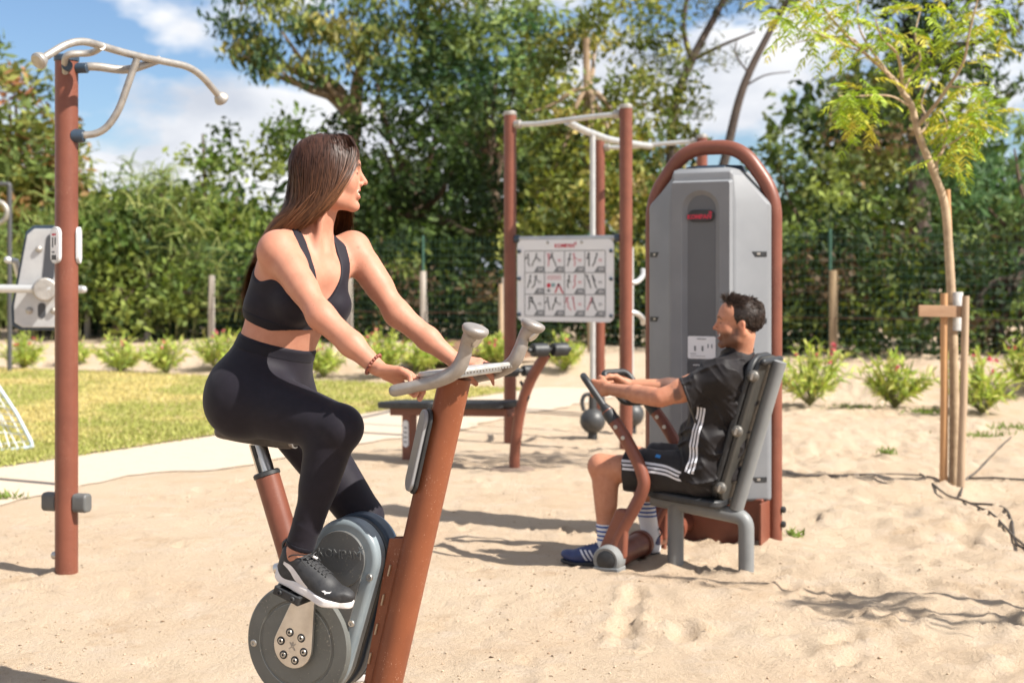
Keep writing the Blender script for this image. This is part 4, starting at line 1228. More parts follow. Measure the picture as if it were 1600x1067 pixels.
# left: feathery tree with reddish tips
tree('feathery_tree', 'tall feathery tree with reddish tips behind the left brown post', (-9.0, 27), P(30, 300, 27),
     [(20, 190, 27, 90, 95), (70, 260, 26.5, 75, 95), (25, 330, 26, 100, 90), (105, 330, 26.5, 60, 80), (-60, 260, 27, 100, 130), (10, 120, 27.5, 45, 50), (50, 420, 25.8, 100, 70), (130, 420, 26.4, 60, 70)],
     RED, (0.32, 0.28, 0.10, 0.08, 0.22), size=0.24, dens=2.7, aspect=0.34, sub=0.42, per=64, droop=0.1)
# bamboo-like light clumps and palm
def blade_fan(mb_list, base, n, L, spread, rngv, droop=1.0, w=0.05, cols=LGT):
    for _ in range(n):
        a = rngv.random()*2*math.pi; tilt = spread*rngv.random()**0.7
        d = np.array([math.cos(a)*math.sin(tilt), math.sin(a)*math.sin(tilt)*0.7, math.cos(tilt)])
        l = L*(0.6 + 0.5*rngv.random())
        pts = [base + rngv.normal(size=3)*np.array([0.12, 0.12, 0.02])]
        v = d.copy()
        for k in range(5):
            v = unit(v + np.array([0, 0, -0.17*droop*(k*0.5 + 0.2)]))
            pts.append(pts[-1] + v*l/5)
        mb_list.append((np.array(pts), w*(0.6 + 0.6*rngv.random()), np.array(cols[rngv.integers(len(cols))])*(0.75 + 0.5*rngv.random())))
def blades(name, lst, m, parent, rngv):
    V = []; F = []; C = []; n = 0
    off = OFF[parent.name]
    for pts, w, col in lst:
        k = len(pts)
        T = unit(pts[-1] - pts[0]); s = unit(np.cross(T, rngv.normal(size=3)))
        ww = w*np.sin(np.linspace(0.25, 1.0, k)*math.pi*0.97)
        V.append(pts + s*ww[:, None]/2 - off); V.append(pts - s*ww[:, None]/2 - off)
        for i in range(k-1): F.append([n+i, n+i+1, n+k+i+1, n+k+i])
        C.append(np.tile(col, (2*k, 1))); n += 2*k
    V = np.vstack(V); C = np.vstack(C)
    me = raw_mesh(name, V, np.array(F))
    a = me.color_attributes.new('tint', 'FLOAT_COLOR', 'POINT')
    a.data.foreach_set('color', np.hstack([np.clip(C, 0.004, 1), np.ones((len(C), 1))]).astype(np.float32).ravel())
    return link(name, me, m, parent)
for i, (px, Y, hpx, n, lab) in enumerate(((35, 24.6, 345, 330, 'pale green reed clump at the far left behind the post'), (175, 25.4, 300, 420, 'tall pale green reed clump right of the left brown post'), (240, 25.6, 290, 420, 'pale green reed clump under the distant palm'), (290, 25.0, 330, 260, 'small reed clump beside the broad leafy tree'))):
    b0 = P(px, 560, Y); b0[2] = 0.2
    t = thing('reed_clump', lab, 'reeds', tuple(b0), group='reed clumps behind the fence')
    zt = P(px, hpx, Y)[2]
    lst = []
    for j in range(34):
        s0 = b0 + np.array([vr.normal()*0.42, vr.normal()*0.3, 0]); top = zt*(0.45 + 0.6*vr.random())
        lean = vr.normal(size=2)*0.25
        for q_ in np.linspace(0.25, 1, 7):
            blade_fan(lst, s0 + np.array([lean[0]*q_, lean[1]*q_, top*q_]), max(2, int(n/120)) + 2, 0.52, 1.2, vr, 1.3, 0.034)
    blades('leaves', lst, m_leaf, t, vr)
    mb = MB()
    for j in range(14):
        s0 = b0 + np.array([vr.normal()*0.3, vr.normal()*0.25, -0.3])
        mb.tube([s0, s0 + np.array([vr.normal()*0.15, 0, 1.2]), s0 + np.array([vr.normal()*0.35, 0, zt*0.8])], [0.016, 0.013, 0.006], 5, cap=False)
    o = mb.build('canes', mat('cane', (0.2, 0.2, 0.07), 0.7), t); o['kind'] = 'stuff'
pb_ = P(252, 560, 33); pb_[2] = 0.2
palm = thing('palm_tree', 'distant pale palm rising above the reeds on the left', 'palm tree', tuple(pb_))
ptp = P(252, 295, 33)
lst = []
for k in range(30):
    a = vr.random()*2*math.pi; e = math.radians(vr.uniform(-15, 75)); d = np.array([math.cos(a)*math.cos(e), math.sin(a)*math.cos(e), math.sin(e)])
    p = ptp.copy(); v = d.copy(); fr = [p.copy()]
    for j in range(7):
        v = unit(v + np.array([0, 0, -0.16])); p = p + v*0.17; fr.append(p.copy())
    for j in range(1, 8):
        for s in (-1, 1):
            for h_ in (0, 0.5):
                b0 = fr[j]*(1-h_) + fr[j-1]*h_
                sd = unit(np.cross(v, Z))*s; q0 = unit(sd*0.8 + v*0.7 - Z*0.35)
                lst.append((np.array([b0, b0 + q0*0.12, b0 + q0*0.24 - Z*0.02]), 0.022, np.array([0.2, 0.24, 0.08])*(0.7 + 0.5*vr.random())))
blades('fronds', lst, m_leaf, palm, vr)
mb = MB(); mb.tube([pb_ - Z*0.3, ptp], [0.17, 0.13], 10); mb.build('trunk', BARK_P, palm)

# broad leafy tree left of the woman
tree('broadleaf_tree', 'broad leafy green tree left of the long-haired woman', (-5.6, 26.4), P(350, 430, 26.4),
     [(345, 232, 26.6, 48, 42), (320, 285, 26.2, 50, 55), (385, 300, 26.4, 70, 65), (345, 360, 25.9, 95, 70), (300, 400, 25.6, 85, 65), (420, 390, 25.8, 80, 80), (370, 450, 25.4, 110, 60), (270, 440, 25.5, 60, 55), (440, 260, 27, 55, 60), (460, 205, 27.2, 38, 38)],
     GRN, size=0.155, dens=2.0, aspect=0.55, sub=0.40, per=55)
tree('rounded_bush_tree', 'rounded mid green bushy tree among the reeds right of the left post', (-7.0, 25.0), P(215, 450, 25.0),
     [(190, 405, 24.6, 55, 55), (250, 425, 24.4, 60, 50), (150, 450, 24.3, 50, 45), (235, 352, 25.0, 45, 45), (165, 345, 25.2, 35, 40), (290, 470, 24.2, 60, 40), (200, 480, 24.0, 70, 35)],
     GRN + DRK[1:], size=0.15, dens=1.9, aspect=0.5, sub=0.38, per=56, r0=0.1)
# hanging eucalyptus at the top
tree('eucalyptus_tree', 'hanging eucalyptus whose drooping sprays cross the sky', (-3.6, 29), P(560, 120, 29),
     [(395, 25, 28, 48, 40), (378, 75, 28, 22, 45), (420, 85, 28, 30, 45), (470, 40, 28, 60, 45), (480, 105, 28, 26, 24), (540, 30, 28.4, 70, 60), (560, 95, 28.2, 40, 45), (620, 30, 28.5, 80, 60), (400, -30, 28, 80, 30), (700, 0, 28.5, 90, 45)],
     [(0.13, 0.165, 0.04), (0.19, 0.205, 0.05), (0.25, 0.225, 0.07), (0.08, 0.12, 0.04), (0.055, 0.10, 0.045)], size=0.19, dens=3.0, aspect=0.36, sub=0.36, per=66, droop=1.6, bark=BARK_P, r0=0.22)
# large dark mixed tree behind the woman
tree('large_dark_tree', 'large dense dark tree behind the woman', (-1.6, 28), P(650, 330, 28),
     [(590, 150, 27.6, 75, 80), (680, 120, 27.4, 95, 85), (620, 240, 27.0, 95, 90), (720, 230, 26.8, 100, 95), (560, 320, 26.6, 75, 85), (660, 350, 26.2, 110, 90), (760, 350, 26.4, 90, 90), (600, 430, 25.6, 110, 70), (720, 440, 25.4, 110, 70), (510, 400, 26.0, 60, 80), (530, 200, 27.8, 45, 50)],
     DRK, (0.30, 0.32, 0.25, 0.13), size=0.15, dens=2.1, aspect=0.5, sub=0.42, per=58, r0=0.22)
tree('light_green_tree', 'lighter green tree rising behind the dark tree near top centre', (0.1, 30), P(760, 250, 30),
     [(760, 90, 28.6, 85, 65), (690, 60, 28.6, 80, 60), (640, 110, 28.2, 60, 60), (820, 140, 28.2, 70, 60), (740, 170, 28.0, 60, 60), (850, 70, 29, 60, 60), (800, 30, 29.5, 90, 40)],
     BLU + [(0.16, 0.20, 0.06)], size=0.24, dens=2.2, aspect=0.30, sub=0.42, per=60, droop=0.3)
# golden conifer behind the sign
tree('golden_conifer', 'golden green conifer behind the pull-up frame and its sign', (1.35, 25.2), P(916, 60, 25.2),
     [(915, 60, 25.6, 60, 55), (960, 150, 25.0, 75, 60), (860, 170, 25.0, 70, 55), (910, 230, 24.6, 95, 60), (1010, 240, 24.8, 75, 50), (850, 290, 24.4, 70, 55), (960, 310, 24.3, 95, 60), (900, 370, 24.0, 100, 60), (1020, 330, 24.6, 60, 60), (830, 400, 24.0, 60, 55), (970, 440, 23.8, 100, 60), (870, 470, 23.6, 90, 45), (1030, 70, 26.2, 62, 62), (975, 25, 26.4, 70, 48), (1045, 150, 25.6, 40, 45), (880, 90, 26, 60, 60), (1060, 210, 25, 38, 26)],
     GLD, (0.30, 0.26, 0.12, 0.26, 0.06), size=0.145, dens=2.9, aspect=0.46, sub=0.36, per=60, bark=BARK_P, r0=0.11, shade=0.28)
# tall sparse pines with dark leaning trunks
def line_tree(name, label, base, paths, clumps, cols, **kw):
    bb = np.array([base[0], base[1], 0.2]); t = thing(name, label, 'tree', tuple(bb), group='trees behind the fence')
    mb = MB()
    for pts, r0, r1 in paths:
        c = spline([P(*p) for p in pts], 6); mb.tube(c, np.linspace(r0, r1, len(c)), 9)
    mb.build('trunk', BARK_D, t)
    cl = [(P(a[0], a[1], a[2]), a[3]*a[2]/FPX, a[4]*a[2]/FPX) for a in clumps]
    C, ids, k = crown_points(cl, kw.get('dens', 1.2), 0.36, 40)
    tc = tints(k, cols, None, 0.2, vr)[ids]*(1 + 0.16*vr.normal(size=(len(C), 1)))
    leaf_cloud('crown', C, 0.17*(0.6 + 0.8*vr.random(len(C))), np.clip(tc, 0.004, 0.9), kw.get('aspect', 0.18), 0.3, m_leaf, t, vr)
line_tree('pine_tree', 'tall sparse pine with forked dark trunk above the grey stack', (3.2, 27.5),
          [([(1040, 560, 27.5), (1048, 320, 27.5), (1052, 175, 27.5), (1082, 92, 27.5), (1120, 20, 27.6), (1150, -40, 27.6)], 0.13, 0.05), ([(1080, 95, 27.5), (1068, 40, 27.4), (1080, -30, 27.4)], 0.06, 0.035), ([(1085, 92, 27.5), (1130, 70, 27.3), (1180, 50, 27.2)], 0.045, 0.02)],
          [(1050, -10, 27.4, 55, 36), (1000, 40, 27.6, 45, 55), (1110, 5, 27.5, 50, 26), (1030, 105, 27.2, 40, 24), (1130, 85, 27.2, 26, 14), (1085, 170, 27.0, 30, 14), (1165, -5, 27.3, 40, 22)], [(0.035, 0.05, 0.018), (0.06, 0.075, 0.025), (0.12, 0.12, 0.035)], dens=1.4)
line_tree('leaning_pine', 'slender dark trunk leaning right above the grey stack', (3.4, 24.5),
          [([(1100, 560, 24.5), (1118, 320, 24.5), (1135, 240, 24.5), (1160, 140, 24.5), (1200, 55, 24.6), (1250, -30, 24.7)], 0.10, 0.05), ([(1162, 136, 24.5), (1195, 118, 24.4), (1235, 112, 24.3)], 0.02, 0.008), ([(1170, 115, 24.5), (1150, 85, 24.4), (1152, 60, 24.4)], 0.02, 0.008)],
          [(1250, -25, 24.6, 50, 28), (1210, 10, 24.6, 34, 18)], [(0.05, 0.065, 0.02), (0.10, 0.11, 0.03)], dens=1.2)
# right-hand masses
tree('right_thicket_tree', 'mottled olive tree right of the grey stack', (5.6, 25.5), P(1290, 420, 25.5),
     [(1225, 240, 26.5, 40, 40), (1290, 245, 26.2, 65, 60), (1340, 170, 26.4, 55, 60), (1260, 320, 25.6, 70, 60), (1350, 290, 25.6, 75, 70), (1300, 400, 25.0, 90, 70), (1400, 380, 25.2, 75, 75), (1240, 430, 24.6, 70, 60), (1400, 230, 26, 60, 60), (1340, 470, 24.4, 100, 50)],
     [(0.05, 0.075, 0.02), (0.09, 0.115, 0.03), (0.14, 0.15, 0.04), (0.16, 0.105, 0.05), (0.03, 0.05, 0.02)], size=0.155, dens=2.0, aspect=0.55, sub=0.40, per=60, r0=0.13)
tree('bright_shrub_tree', 'bright green bushy tree lit behind the sapling stakes', (4.6, 23.0), P(1290, 420, 23.0),
     [(1300, 330, 23.2, 45, 45), (1330, 400, 23.0, 50, 50), (1250, 380, 23.0, 45, 50), (1400, 440, 22.6, 60, 50)], LGT + GRN, size=0.15, dens=1.2, aspect=0.5, sub=0.34, per=44, r0=0.08)
tree('tall_dark_pine', 'tall dark pine with thick trunk at top right', (8.4, 29), P(1420, 30, 29),
     [(1410, 60, 29, 70, 60), (1470, 30, 29, 80, 60), (1480, 110, 28.8, 70, 60), (1370, 130, 28.6, 45, 50), (1530, 110, 28.6, 60, 70), (1440, 150, 28.6, 70, 60), (1580, 30, 28.6, 60, 60), (1380, -20, 29, 70, 30), (1500, -20, 29, 100, 30)],
     DRK + [(0.10, 0.09, 0.03)], size=0.24, dens=1.6, aspect=0.3, sub=0.42, per=54, bark=BARK_D, r0=0.26)
tree('casuarina_tree', 'soft drooping bluish green tree at the right edge', (8.6, 22.5), P(1590, 350, 22.5),
     [(1560, 230, 23, 70, 60), (1590, 310, 22.4, 80, 70), (1530, 320, 22.8, 60, 60), (1570, 400, 22.2, 70, 60), (1510, 400, 22.8, 55, 60), (1610, 440, 22, 70, 60), (1490, 300, 23.4, 60, 70), (1470, 420, 23.0, 60, 60)],
     BLU, size=0.26, dens=2.0, aspect=0.2, sub=0.42, per=66, droop=0.9, r0=0.14)
line_tree('bare_trunk_tree', 'dark bare curving trunks behind the fence at the right', (7.2, 20.4),
          [([(1575, 600, 20.2), (1560, 510, 20.3), (1590, 430, 20.4), (1640, 360, 20.5)], 0.11, 0.07), ([(1500, 600, 20.4), (1520, 500, 20.4), (1545, 450, 20.4), (1605, 425, 20.4)], 0.09, 0.06), ([(1430, 600, 21), (1440, 480, 21), (1465, 390, 21)], 0.07, 0.05)],
          [(1640, 360, 20.6, 40, 30)], DRK, dens=1.0)

# dense undergrowth behind the fence and the wood beyond it: read as one mass
C = []; TT = []
for k in range(1250):
    x = vr.uniform(-13, 11.5); f = fence_line(x); y = f + 0.7 + 3.0*vr.random()
    if vnoise(np.array([x*0.9 + 4]), np.array([8.2]))[0] < -0.25 and y < f + 2.2: continue
    h_ = 0.25 + (1.5 + 0.9*vnoise(np.array([x*0.6]), np.array([2.2]))[0])*vr.random()
    n_ = int(vr.uniform(40, 80)); s = vr.uniform(0.22, 0.42)
    q_ = vr.normal(size=(n_, 3))*s*np.array([0.7, 0.7, 0.55]) + np.array([x, y, h_])
    big = vnoise(np.array([x*0.45]), np.array([h_*0.9 + 3]))[0]
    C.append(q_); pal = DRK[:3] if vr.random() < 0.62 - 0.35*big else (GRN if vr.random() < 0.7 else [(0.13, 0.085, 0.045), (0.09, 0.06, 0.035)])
    TT.append(tints(1, pal, None, 0.2, vr).repeat(n_, 0)*(1 + 0.15*vr.normal(size=(n_, 1)))*0.72)  # leaf colour lowered throughout: the tall trees' shade is put into the tint
C = np.vstack(C); TT = np.vstack(TT); kp = C[:, 2] > 0.12
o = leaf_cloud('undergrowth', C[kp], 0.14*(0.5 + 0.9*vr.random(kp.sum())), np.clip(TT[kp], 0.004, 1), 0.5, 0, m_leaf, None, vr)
tag(o, 'dense undergrowth along the wire fence, tinted dark for tree shade', 'undergrowth', kind='stuff')
C = []; TT = []
for k in range(1500):
    x = vr.uniform(-22, 22); y = vr.uniform(31, 38); top = 4.6 + 1.6*vnoise(np.array([x*0.35]), np.array([5.1]))[0]
    if 4.0 < x < 7.4: top = 3.0
    if -12.5 < x < -4.6: top = 2.7
    h_ = top*vr.random()**0.8
    n_ = 40; q_ = np.clip(vr.normal(size=(n_, 3)), -1.6, 1.6)*0.5 + np.array([x, y, h_])
    C.append(q_); TT.append(tints(1, DRK + GRN[:2], None, 0.2, vr).repeat(n_, 0))
o = leaf_cloud('woodland', np.vstack(C), 0.34*(0.5 + 0.9*vr.random(60000)), np.clip(np.vstack(TT), 0.004, 1), 0.55, 0, m_leaf, None, vr)
tag(o, 'distant dark woodland closing the view behind the trees', 'woodland', kind='stuff')

# ------------------------------------------------------------------ fence
fb = np.array([-9.0, fence_line(-9.0), 0.2])
fence = thing('wire_fence', 'green wire fence on weathered wooden posts in front of the trees', 'fence', tuple(fb))
WOOD = mat('weathered_wood', (0.50, 0.45, 0.40), 0.85, col2=(0.36, 0.31, 0.26), nscale=10, bump=0.4, bscale=60, bdist=0.01, stretch=(1, 1, 0.15))
WOOD_B = mat('brown_post_wood', (0.34, 0.25, 0.15), 0.85, col2=(0.22, 0.16, 0.10), nscale=10, bump=0.4, bscale=60, bdist=0.01, stretch=(1, 1, 0.15))
fxs = [x for x in np.arange(-8.85, 3.0, 1.25)] + [4.27]
for x in fxs:
    y = fence_line(x); hh = 1.42 + 0.06*vr.normal()
    p0 = np.array([x, y, 0.0]); mb = MB()
    mb.tube([p0, p0 + np.array([vr.normal()*0.012, 0, hh])], [0.058, 0.052], 9, cap=True); mb.build('post', WOOD if x < 0 else WOOD_B, fence)
mb = MB(); m_wire = mat('green_wire', (0.035, 0.10, 0.07), 0.6)
for z in np.arange(0.3, 1.95, 0.105):
    a = np.array([-9.3, fence_line(-9.3), z]); b0 = np.array([8.4, fence_line(8.4), z]); mb.tube([a, b0], 0.0028, 4, cap=False)
for x in np.arange(-9.3, 8.4, 0.07):
    y = fence_line(x); mb.tube([[x, y, 0.25], [x, y, 1.95]], 0.0020, 3, cap=False)
o = mb.build('wire_mesh', m_wire, fence, fix=False); o['kind'] = 'stuff'
for x in fxs[::2]:
    mb = MB(); y = fence_line(x) + 0.05; mb.tube([[x - 0.03, y, 0.1], [x - 0.03, y, 1.98]], 0.02, 8); mb.build('steel_upright', m_wire, fence)
mb = MB(); mb.tube([[-9.3, fence_line(-9.3) - 0.05, 0.78], [8.4, fence_line(8.4) - 0.05, 0.80]], 0.0055, 6); mb.build('rail_wire', mat('rusty_wire', (0.09, 0.045, 0.03), 0.8), fence)

# ------------------------------------------------------------------ oleander shrubs along the lawn and sand
def oleander(px, py, s, label):
    Y = GY(py); b0 = P(px, py, Y); b0[2] = float(ground_h(np.array([b0[0]]), np.array([Y]))[0])
    t = thing('oleander_shrub', label, 'shrub', tuple(b0), group='oleander shrubs')
    lst = []
    mb = MB()
    for k in range(int(34*s) + 10):
        a = vr.random()*2*math.pi; tl = 1.0*vr.random()**0.7
        tip = b0 + np.array([math.cos(a)*math.sin(tl), math.sin(a)*math.sin(tl), math.cos(tl)])*0.44*s*(0.65 + 0.5*vr.random())
        mb.tube([b0, (b0 + tip)/2 + np.array([0, 0, 0.03]), tip], [0.006, 0.005, 0.003], 4, cap=False)
        for j in range(15):
            q_ = 0.3 + 0.72*vr.random(); pp = b0 + (tip - b0)*q_
            d = unit(unit(tip - b0)*0.9 + vr.normal(size=3)*0.62)
            l = 0.09 + 0.05*vr.random()
            lst.append((np.array([pp, pp + d*l*0.5, pp + d*l - Z*0.012]), 0.020, np.array([(0.36, 0.44, 0.08), (0.46, 0.52, 0.13), (0.25, 0.34, 0.07), (0.48, 0.46, 0.14)][vr.integers(4)])*(0.75 + 0.5*vr.random())))
    blades('leaves', lst, m_leaf, t, vr)
    o = mb.build('stems', mat('green_stem', (0.16, 0.17, 0.06), 0.7), t); o['kind'] = 'stuff'
    fl = []
    for k in range(int(5*s)):
        a = vr.random()*6.28; pp = b0 + np.array([0.22*s*math.cos(a)*vr.random(), 0.2*s*math.sin(a), 0.42*s*(0.75 + 0.35*vr.random())])
        for j in range(5):
            d = unit(vr.normal(size=3) + Z*0.7); fl.append((np.array([pp, pp + d*0.02, pp + d*0.036]), 0.028, np.array([0.5, 0.12, 0.14])*(0.7 + 0.6*vr.random())))
    o = blades('flowers', fl, m_leaf, t, vr); o['kind'] = 'stuff'
for px, py, s, lab in ((35, 577, 1.0, 'oleander shrub left of the left brown post at the lawn edge'), (118, 574, 0.75, 'oleander shrub showing just right of the left brown post'), (187, 581, 1.05, 'oleander shrub on the lawn edge below the first fence post'), (263, 583, 1.1, 'oleander shrub on the lawn edge between two fence posts'), (335, 580, 1.15, 'oleander shrub close behind the hips of the woman'), (508, 592, 1.2, 'oleander shrub in front of the waist of the woman'), (595, 592, 1.2, 'oleander shrub seen between the arms of the woman'), (660, 590, 1.0, 'oleander shrub behind the far forearm of the woman'), (772, 592, 0.95, 'oleander shrub just left of the brown sign post'), (880, 598, 1.0, 'oleander shrub beneath the white sign board'),
                       (1258, 629, 1.25, 'oleander shrub right beside the brown arch of the stack'), (1400, 633, 1.3, 'oleander shrub between the fence post and the sapling'), (1530, 640, 1.15, 'oleander shrub just right of the sapling stakes'), (1620, 628, 1.2, 'oleander shrub cut by the right edge')):
    oleander(px + vr.normal()*3, py + vr.normal()*1.5, s*vr.uniform(0.78, 1.18), lab)

# low green weeds on the sand
for i, (px, py, s, lab) in enumerate(((1340, 632, 1.0, 'low weed patch between the two right shrubs'), (1545, 680, 1.3, 'low weed patch on the sand right of the sapling'), (1590, 668, 1.0, 'low weed patch at the right edge of the sand'), (1243, 830, 0.2, 'tiny weed beside the brown arch foot'), (4, 780, 0.5, 'tiny weed at the left edge of the sand'), (1450, 640, 0.8, 'low weed patch left of the sapling stakes'), (1385, 703, 0.25, 'tiny weed left of the sapling'))):
    Y = GY(py); b0 = P(px, py, Y); b0[2] = float(ground_h(np.array([b0[0]]), np.array([Y]))[0])
    t = thing('weed', lab, 'weed', tuple(b0), group='weeds on the sand')
    lst = []
    for k in range(int(150*s)):
        q_ = b0 + np.array([vr.normal()*0.13*s, vr.normal()*0.10*s, 0.0]); d = unit(np.array([vr.normal()*0.7, vr.normal()*0.7, 0.8])); l = 0.03 + 0.05*vr.random()
        lst.append((np.array([q_, q_ + d*l*0.5, q_ + d*l]), 0.012, np.array([0.16, 0.22, 0.05])*(0.7 + 0.7*vr.random())))
    blades('leaves', lst, m_leaf, t, vr)

# ------------------------------------------------------------------ sapling, stakes and hoses
sy = 9.3
sb = P(1490, 755, sy); sb[2] = 0.0
sap = thing('sapling', 'slender pale sapling with feathery yellow green leaves tied to stakes', 'tree', tuple(sb))
YB = mat('sapling_bark', (0.42, 0.31, 0.20), 0.8, col2=(0.30, 0.21, 0.13), nscale=14, bump=0.25, bscale=70, bdist=0.01)
def S9(px, py, dy=0.0): return P(px, py, sy + dy)
trunk = spline([sb - Z*0.1, S9(1491, 620), S9(1488, 500), S9(1483, 400), S9(1476, 320), S9(1458, 268), S9(1436, 212), S9(1424, 165), S9(1410, 145)], 6)
mb = MB(); mb.tube(trunk, np.linspace(0.034, 0.020, len(trunk)), 14); mb.build('trunk', YB, sap)
br = [([(1410, 145, 0), (1395, 122, .05), (1350, 82, .15), (1300, 30, .25), (1270, -20, .3)], .017), ([(1410, 145, 0), (1408, 110, -.05), (1400, 82, -.12), (1378, 60, -.2), (1368, 30, -.25)], .014),
      ([(1430, 200, 0), (1455, 172, -.05), (1482, 135, -.12), (1505, 98, -.2), (1515, 50, -.25), (1530, -10, -.3)], .016), ([(1466, 292, 0), (1463, 255, .03), (1474, 232, .06), (1480, 198, .1), (1472, 175, .15)], .015),
      ([(1410, 145, 0), (1428, 112, .1), (1438, 92, .15), (1430, 55, .2), (1440, 10, .25)], .012), ([(1395, 125, .05), (1360, 90, -.1), (1320, 70, -.2), (1260, 45, -.3)], .010), ([(1390, 118, 0), (1345, 50, .1), (1340, -10, .2)], .010),
      ([(1436, 212, 0), (1450, 190, .2), (1440, 160, .35), (1460, 110, .5)], .010), ([(1350, 82, .15), (1330, 60, .2), (1280, 60, .3), (1230, 70, .4)], .008), ([(1482, 135, -.12), (1520, 140, -.2), (1545, 165, -.25)], .007), ([(1474, 232, .06), (1500, 215, .0), (1520, 195, -.1)], .007), ([(1420, 165, 0), (1390, 150, -.2), (1340, 150, -.35), (1310, 150, -.45)], .008)]
tips = []
mb = MB()
for pts, r0 in br:
    c = spline([S9(*p) for p in pts], 6); mb.tube(c, np.linspace(r0, r0*0.3, len(c)), 9)
    tips.append(c)
o = mb.build('branches', YB, sap); o['kind'] = 'stuff'
sr2 = np.random.default_rng(3)
lst = []
def frond(p, d, L, col):
    v = d.copy(); q_ = p.copy()
    npair = 9
    side = unit(np.cross(d, Z) + 1e-3)
    for j in range(npair):
        v = unit(v + np.array([0, 0, -0.11])); q_ = q_ + v*L/npair
        for s in (-1, 1):
            dd = unit(side*s*0.9 + v*0.55 + sr2.normal(size=3)*0.15 - Z*0.2)
            l = L*0.30*math.sin(math.pi*(0.18 + 0.75*j/npair))
            lst.append((np.array([q_, q_ + dd*l*0.5, q_ + dd*l - Z*0.006]), 0.0125, col*(0.75 + 0.5*sr2.random())))
ycol = [np.array(c) for c in ((0.27, 0.36, 0.04), (0.36, 0.42, 0.055), (0.20, 0.29, 0.035), (0.46, 0.42, 0.07))]
for c in tips:
    for k in range(9):
        q_ = c[min(len(c)-1, int(len(c)*(0.35 + 0.65*sr2.random()**0.6)))]
        d = unit(sr2.normal(size=3)*np.array([1, 1, 0.5]) + np.array([0, 0, 0.15]))
        frond(q_ + sr2.normal(size=3)*0.03, d, 0.16 + 0.14*sr2.random(), ycol[sr2.integers(4)])
for (px, py, n_, sp) in ((1330, 160, 17, 22), (1345, 200, 8, 14), (1515, 180, 15, 26), (1500, 212, 12, 22), (1482, 245, 8, 12), (1500, 40, 22, 45), (1290, 20, 20, 45), (1230, 15, 20, 26), (1420, 60, 12, 50), (1545, 20, 16, 30), (1440, 110, 8, 40), (1390, 30, 8, 40)):
    for k in range(n_):
        frond(S9(px + sr2.normal()*sp, py + sr2.normal()*sp*0.6, sr2.normal()*0.2), unit(sr2.normal(size=3)*np.array([1, 1, 0.5])), 0.16 + 0.12*sr2.random(), ycol[sr2.integers(4)])
blades('leaves', lst, m_leaf, sap, sr2)
STK = mat('peeled_stake_wood', (0.50, 0.27, 0.12), 0.75, col2=(0.36, 0.20, 0.10), nscale=9, bump=0.2, bscale=50, stretch=(1, 1, 0.2))
STK_G = mat('grey_stake_wood', (0.42, 0.30, 0.20), 0.8, col2=(0.30, 0.21, 0.14), nscale=9, bump=0.2, bscale=50, stretch=(1, 1, 0.2))
for a, b0, r, mm, lab in ((S9(1474, 745, -.05), S9(1475, 458, -.05), 0.026, STK, 'orange-brown wooden stake at the left of the sapling'), (S9(1500, 760, -.10), S9(1509, 462, -.10), 0.026, STK_G, 'grey wooden stake at the right of the sapling'), (S9(1499, 740, .07), S9(1480, 296, .07), 0.022, STK, 'tall orange stake tied along the sapling trunk')):
    a = a.copy(); a[2] = -0.1
    mb = MB(); mb.tube([a, a*0.5 + b0*0.5 + np.array([0.004, 0, 0]), b0], [r, r*0.98, r*0.9], 14)
    o = mb.build('tree_stake', mm, base=(a[0], a[1], 0)); tag(o, lab, 'stake', 'stakes holding the sapling')
cb = S9(1469, 486, -0.09)
mb = MB(); mb.box(cb, (0.285, 0.022, 0.075), (unit([1, 0.05, -0.02]), [0, 1, 0], Z)); o = mb.build('cross_board', mat('board_wood', (0.36, 0.22, 0.13), 0.8, col2=(0.28, 0.16, 0.09), nscale=14, stretch=(0.2, 1, 1)), bevel=0.003, base=tuple(cb)); tag(o, 'short brown board nailed across the sapling stakes', 'board')
mb = MB(); mb.tube([S9(1494, 516), S9(1494, 456)], 0.043, 18); o = mb.build('trunk_wrap', mat('white_wrap', (0.6, 0.6, 0.58), 0.7, col2=(0.4, 0.4, 0.4), nscale=20), base=tuple(S9(1494, 516))); tag(o, 'white wrap tied round the sapling trunk', 'wrap')
mb = MB(); mb.lathe([(0.047, -0.012), (0.05, -0.012), (0.05, 0.012), (0.047, 0.012)], S9(1480, 486, -0.03), Z, 18); o = mb.build('tree_tie', mat('green_tie', (0.03, 0.12, 0.05), 0.6), base=tuple(S9(1480, 486, -0.03))); tag(o, 'green tie holding the sapling to its board', 'tie')
HOSE = mat('black_hose', (0.03, 0.027, 0.024), 0.6, col2=(0.12, 0.09, 0.065), nscale=9)
def hose(pp, label, r=0.007):
    pts = []
    for (px, py) in pp:
        Y = GY(py); p = P(px, py, Y); pts.append(p)
    c = spline(pts, 10); gz = ground_h(c[:, 0], c[:, 1]); gz = np.convolve(np.pad(gz, 6, mode='edge'), np.ones(13)/13, 'valid')
    c[:, 2] = gz + r*0.9 + 0.007
    mb = MB(); mb.tube(c, r, 8, up=Z); o = mb.build('irrigation_hose', HOSE, base=(c[0][0], c[0][1], 0)); tag(o, label, 'hose', 'black irrigation hoses')
hose([(1438, 745), (1470, 765), (1505, 775), (1540, 800), (1570, 825), (1610, 855)], 'black hose running from the stakes to the lower right')
hose([(1500, 770), (1512, 740), (1545, 710), (1580, 684)], 'black hose running from the stakes towards the weeds')
hose([(1510, 732), (1560, 735), (1610, 737)], 'black hose running level to the right edge', 0.008)
hose([(1505, 775), (1560, 785), (1580, 815), (1585, 838), (1600, 850)], 'black hose looping over the sand right of the stakes')
hose([(1212, 722), (1240, 742), (1300, 745), (1380, 742), (1440, 744)], 'half buried hose between the arch and the stakes', 0.005)
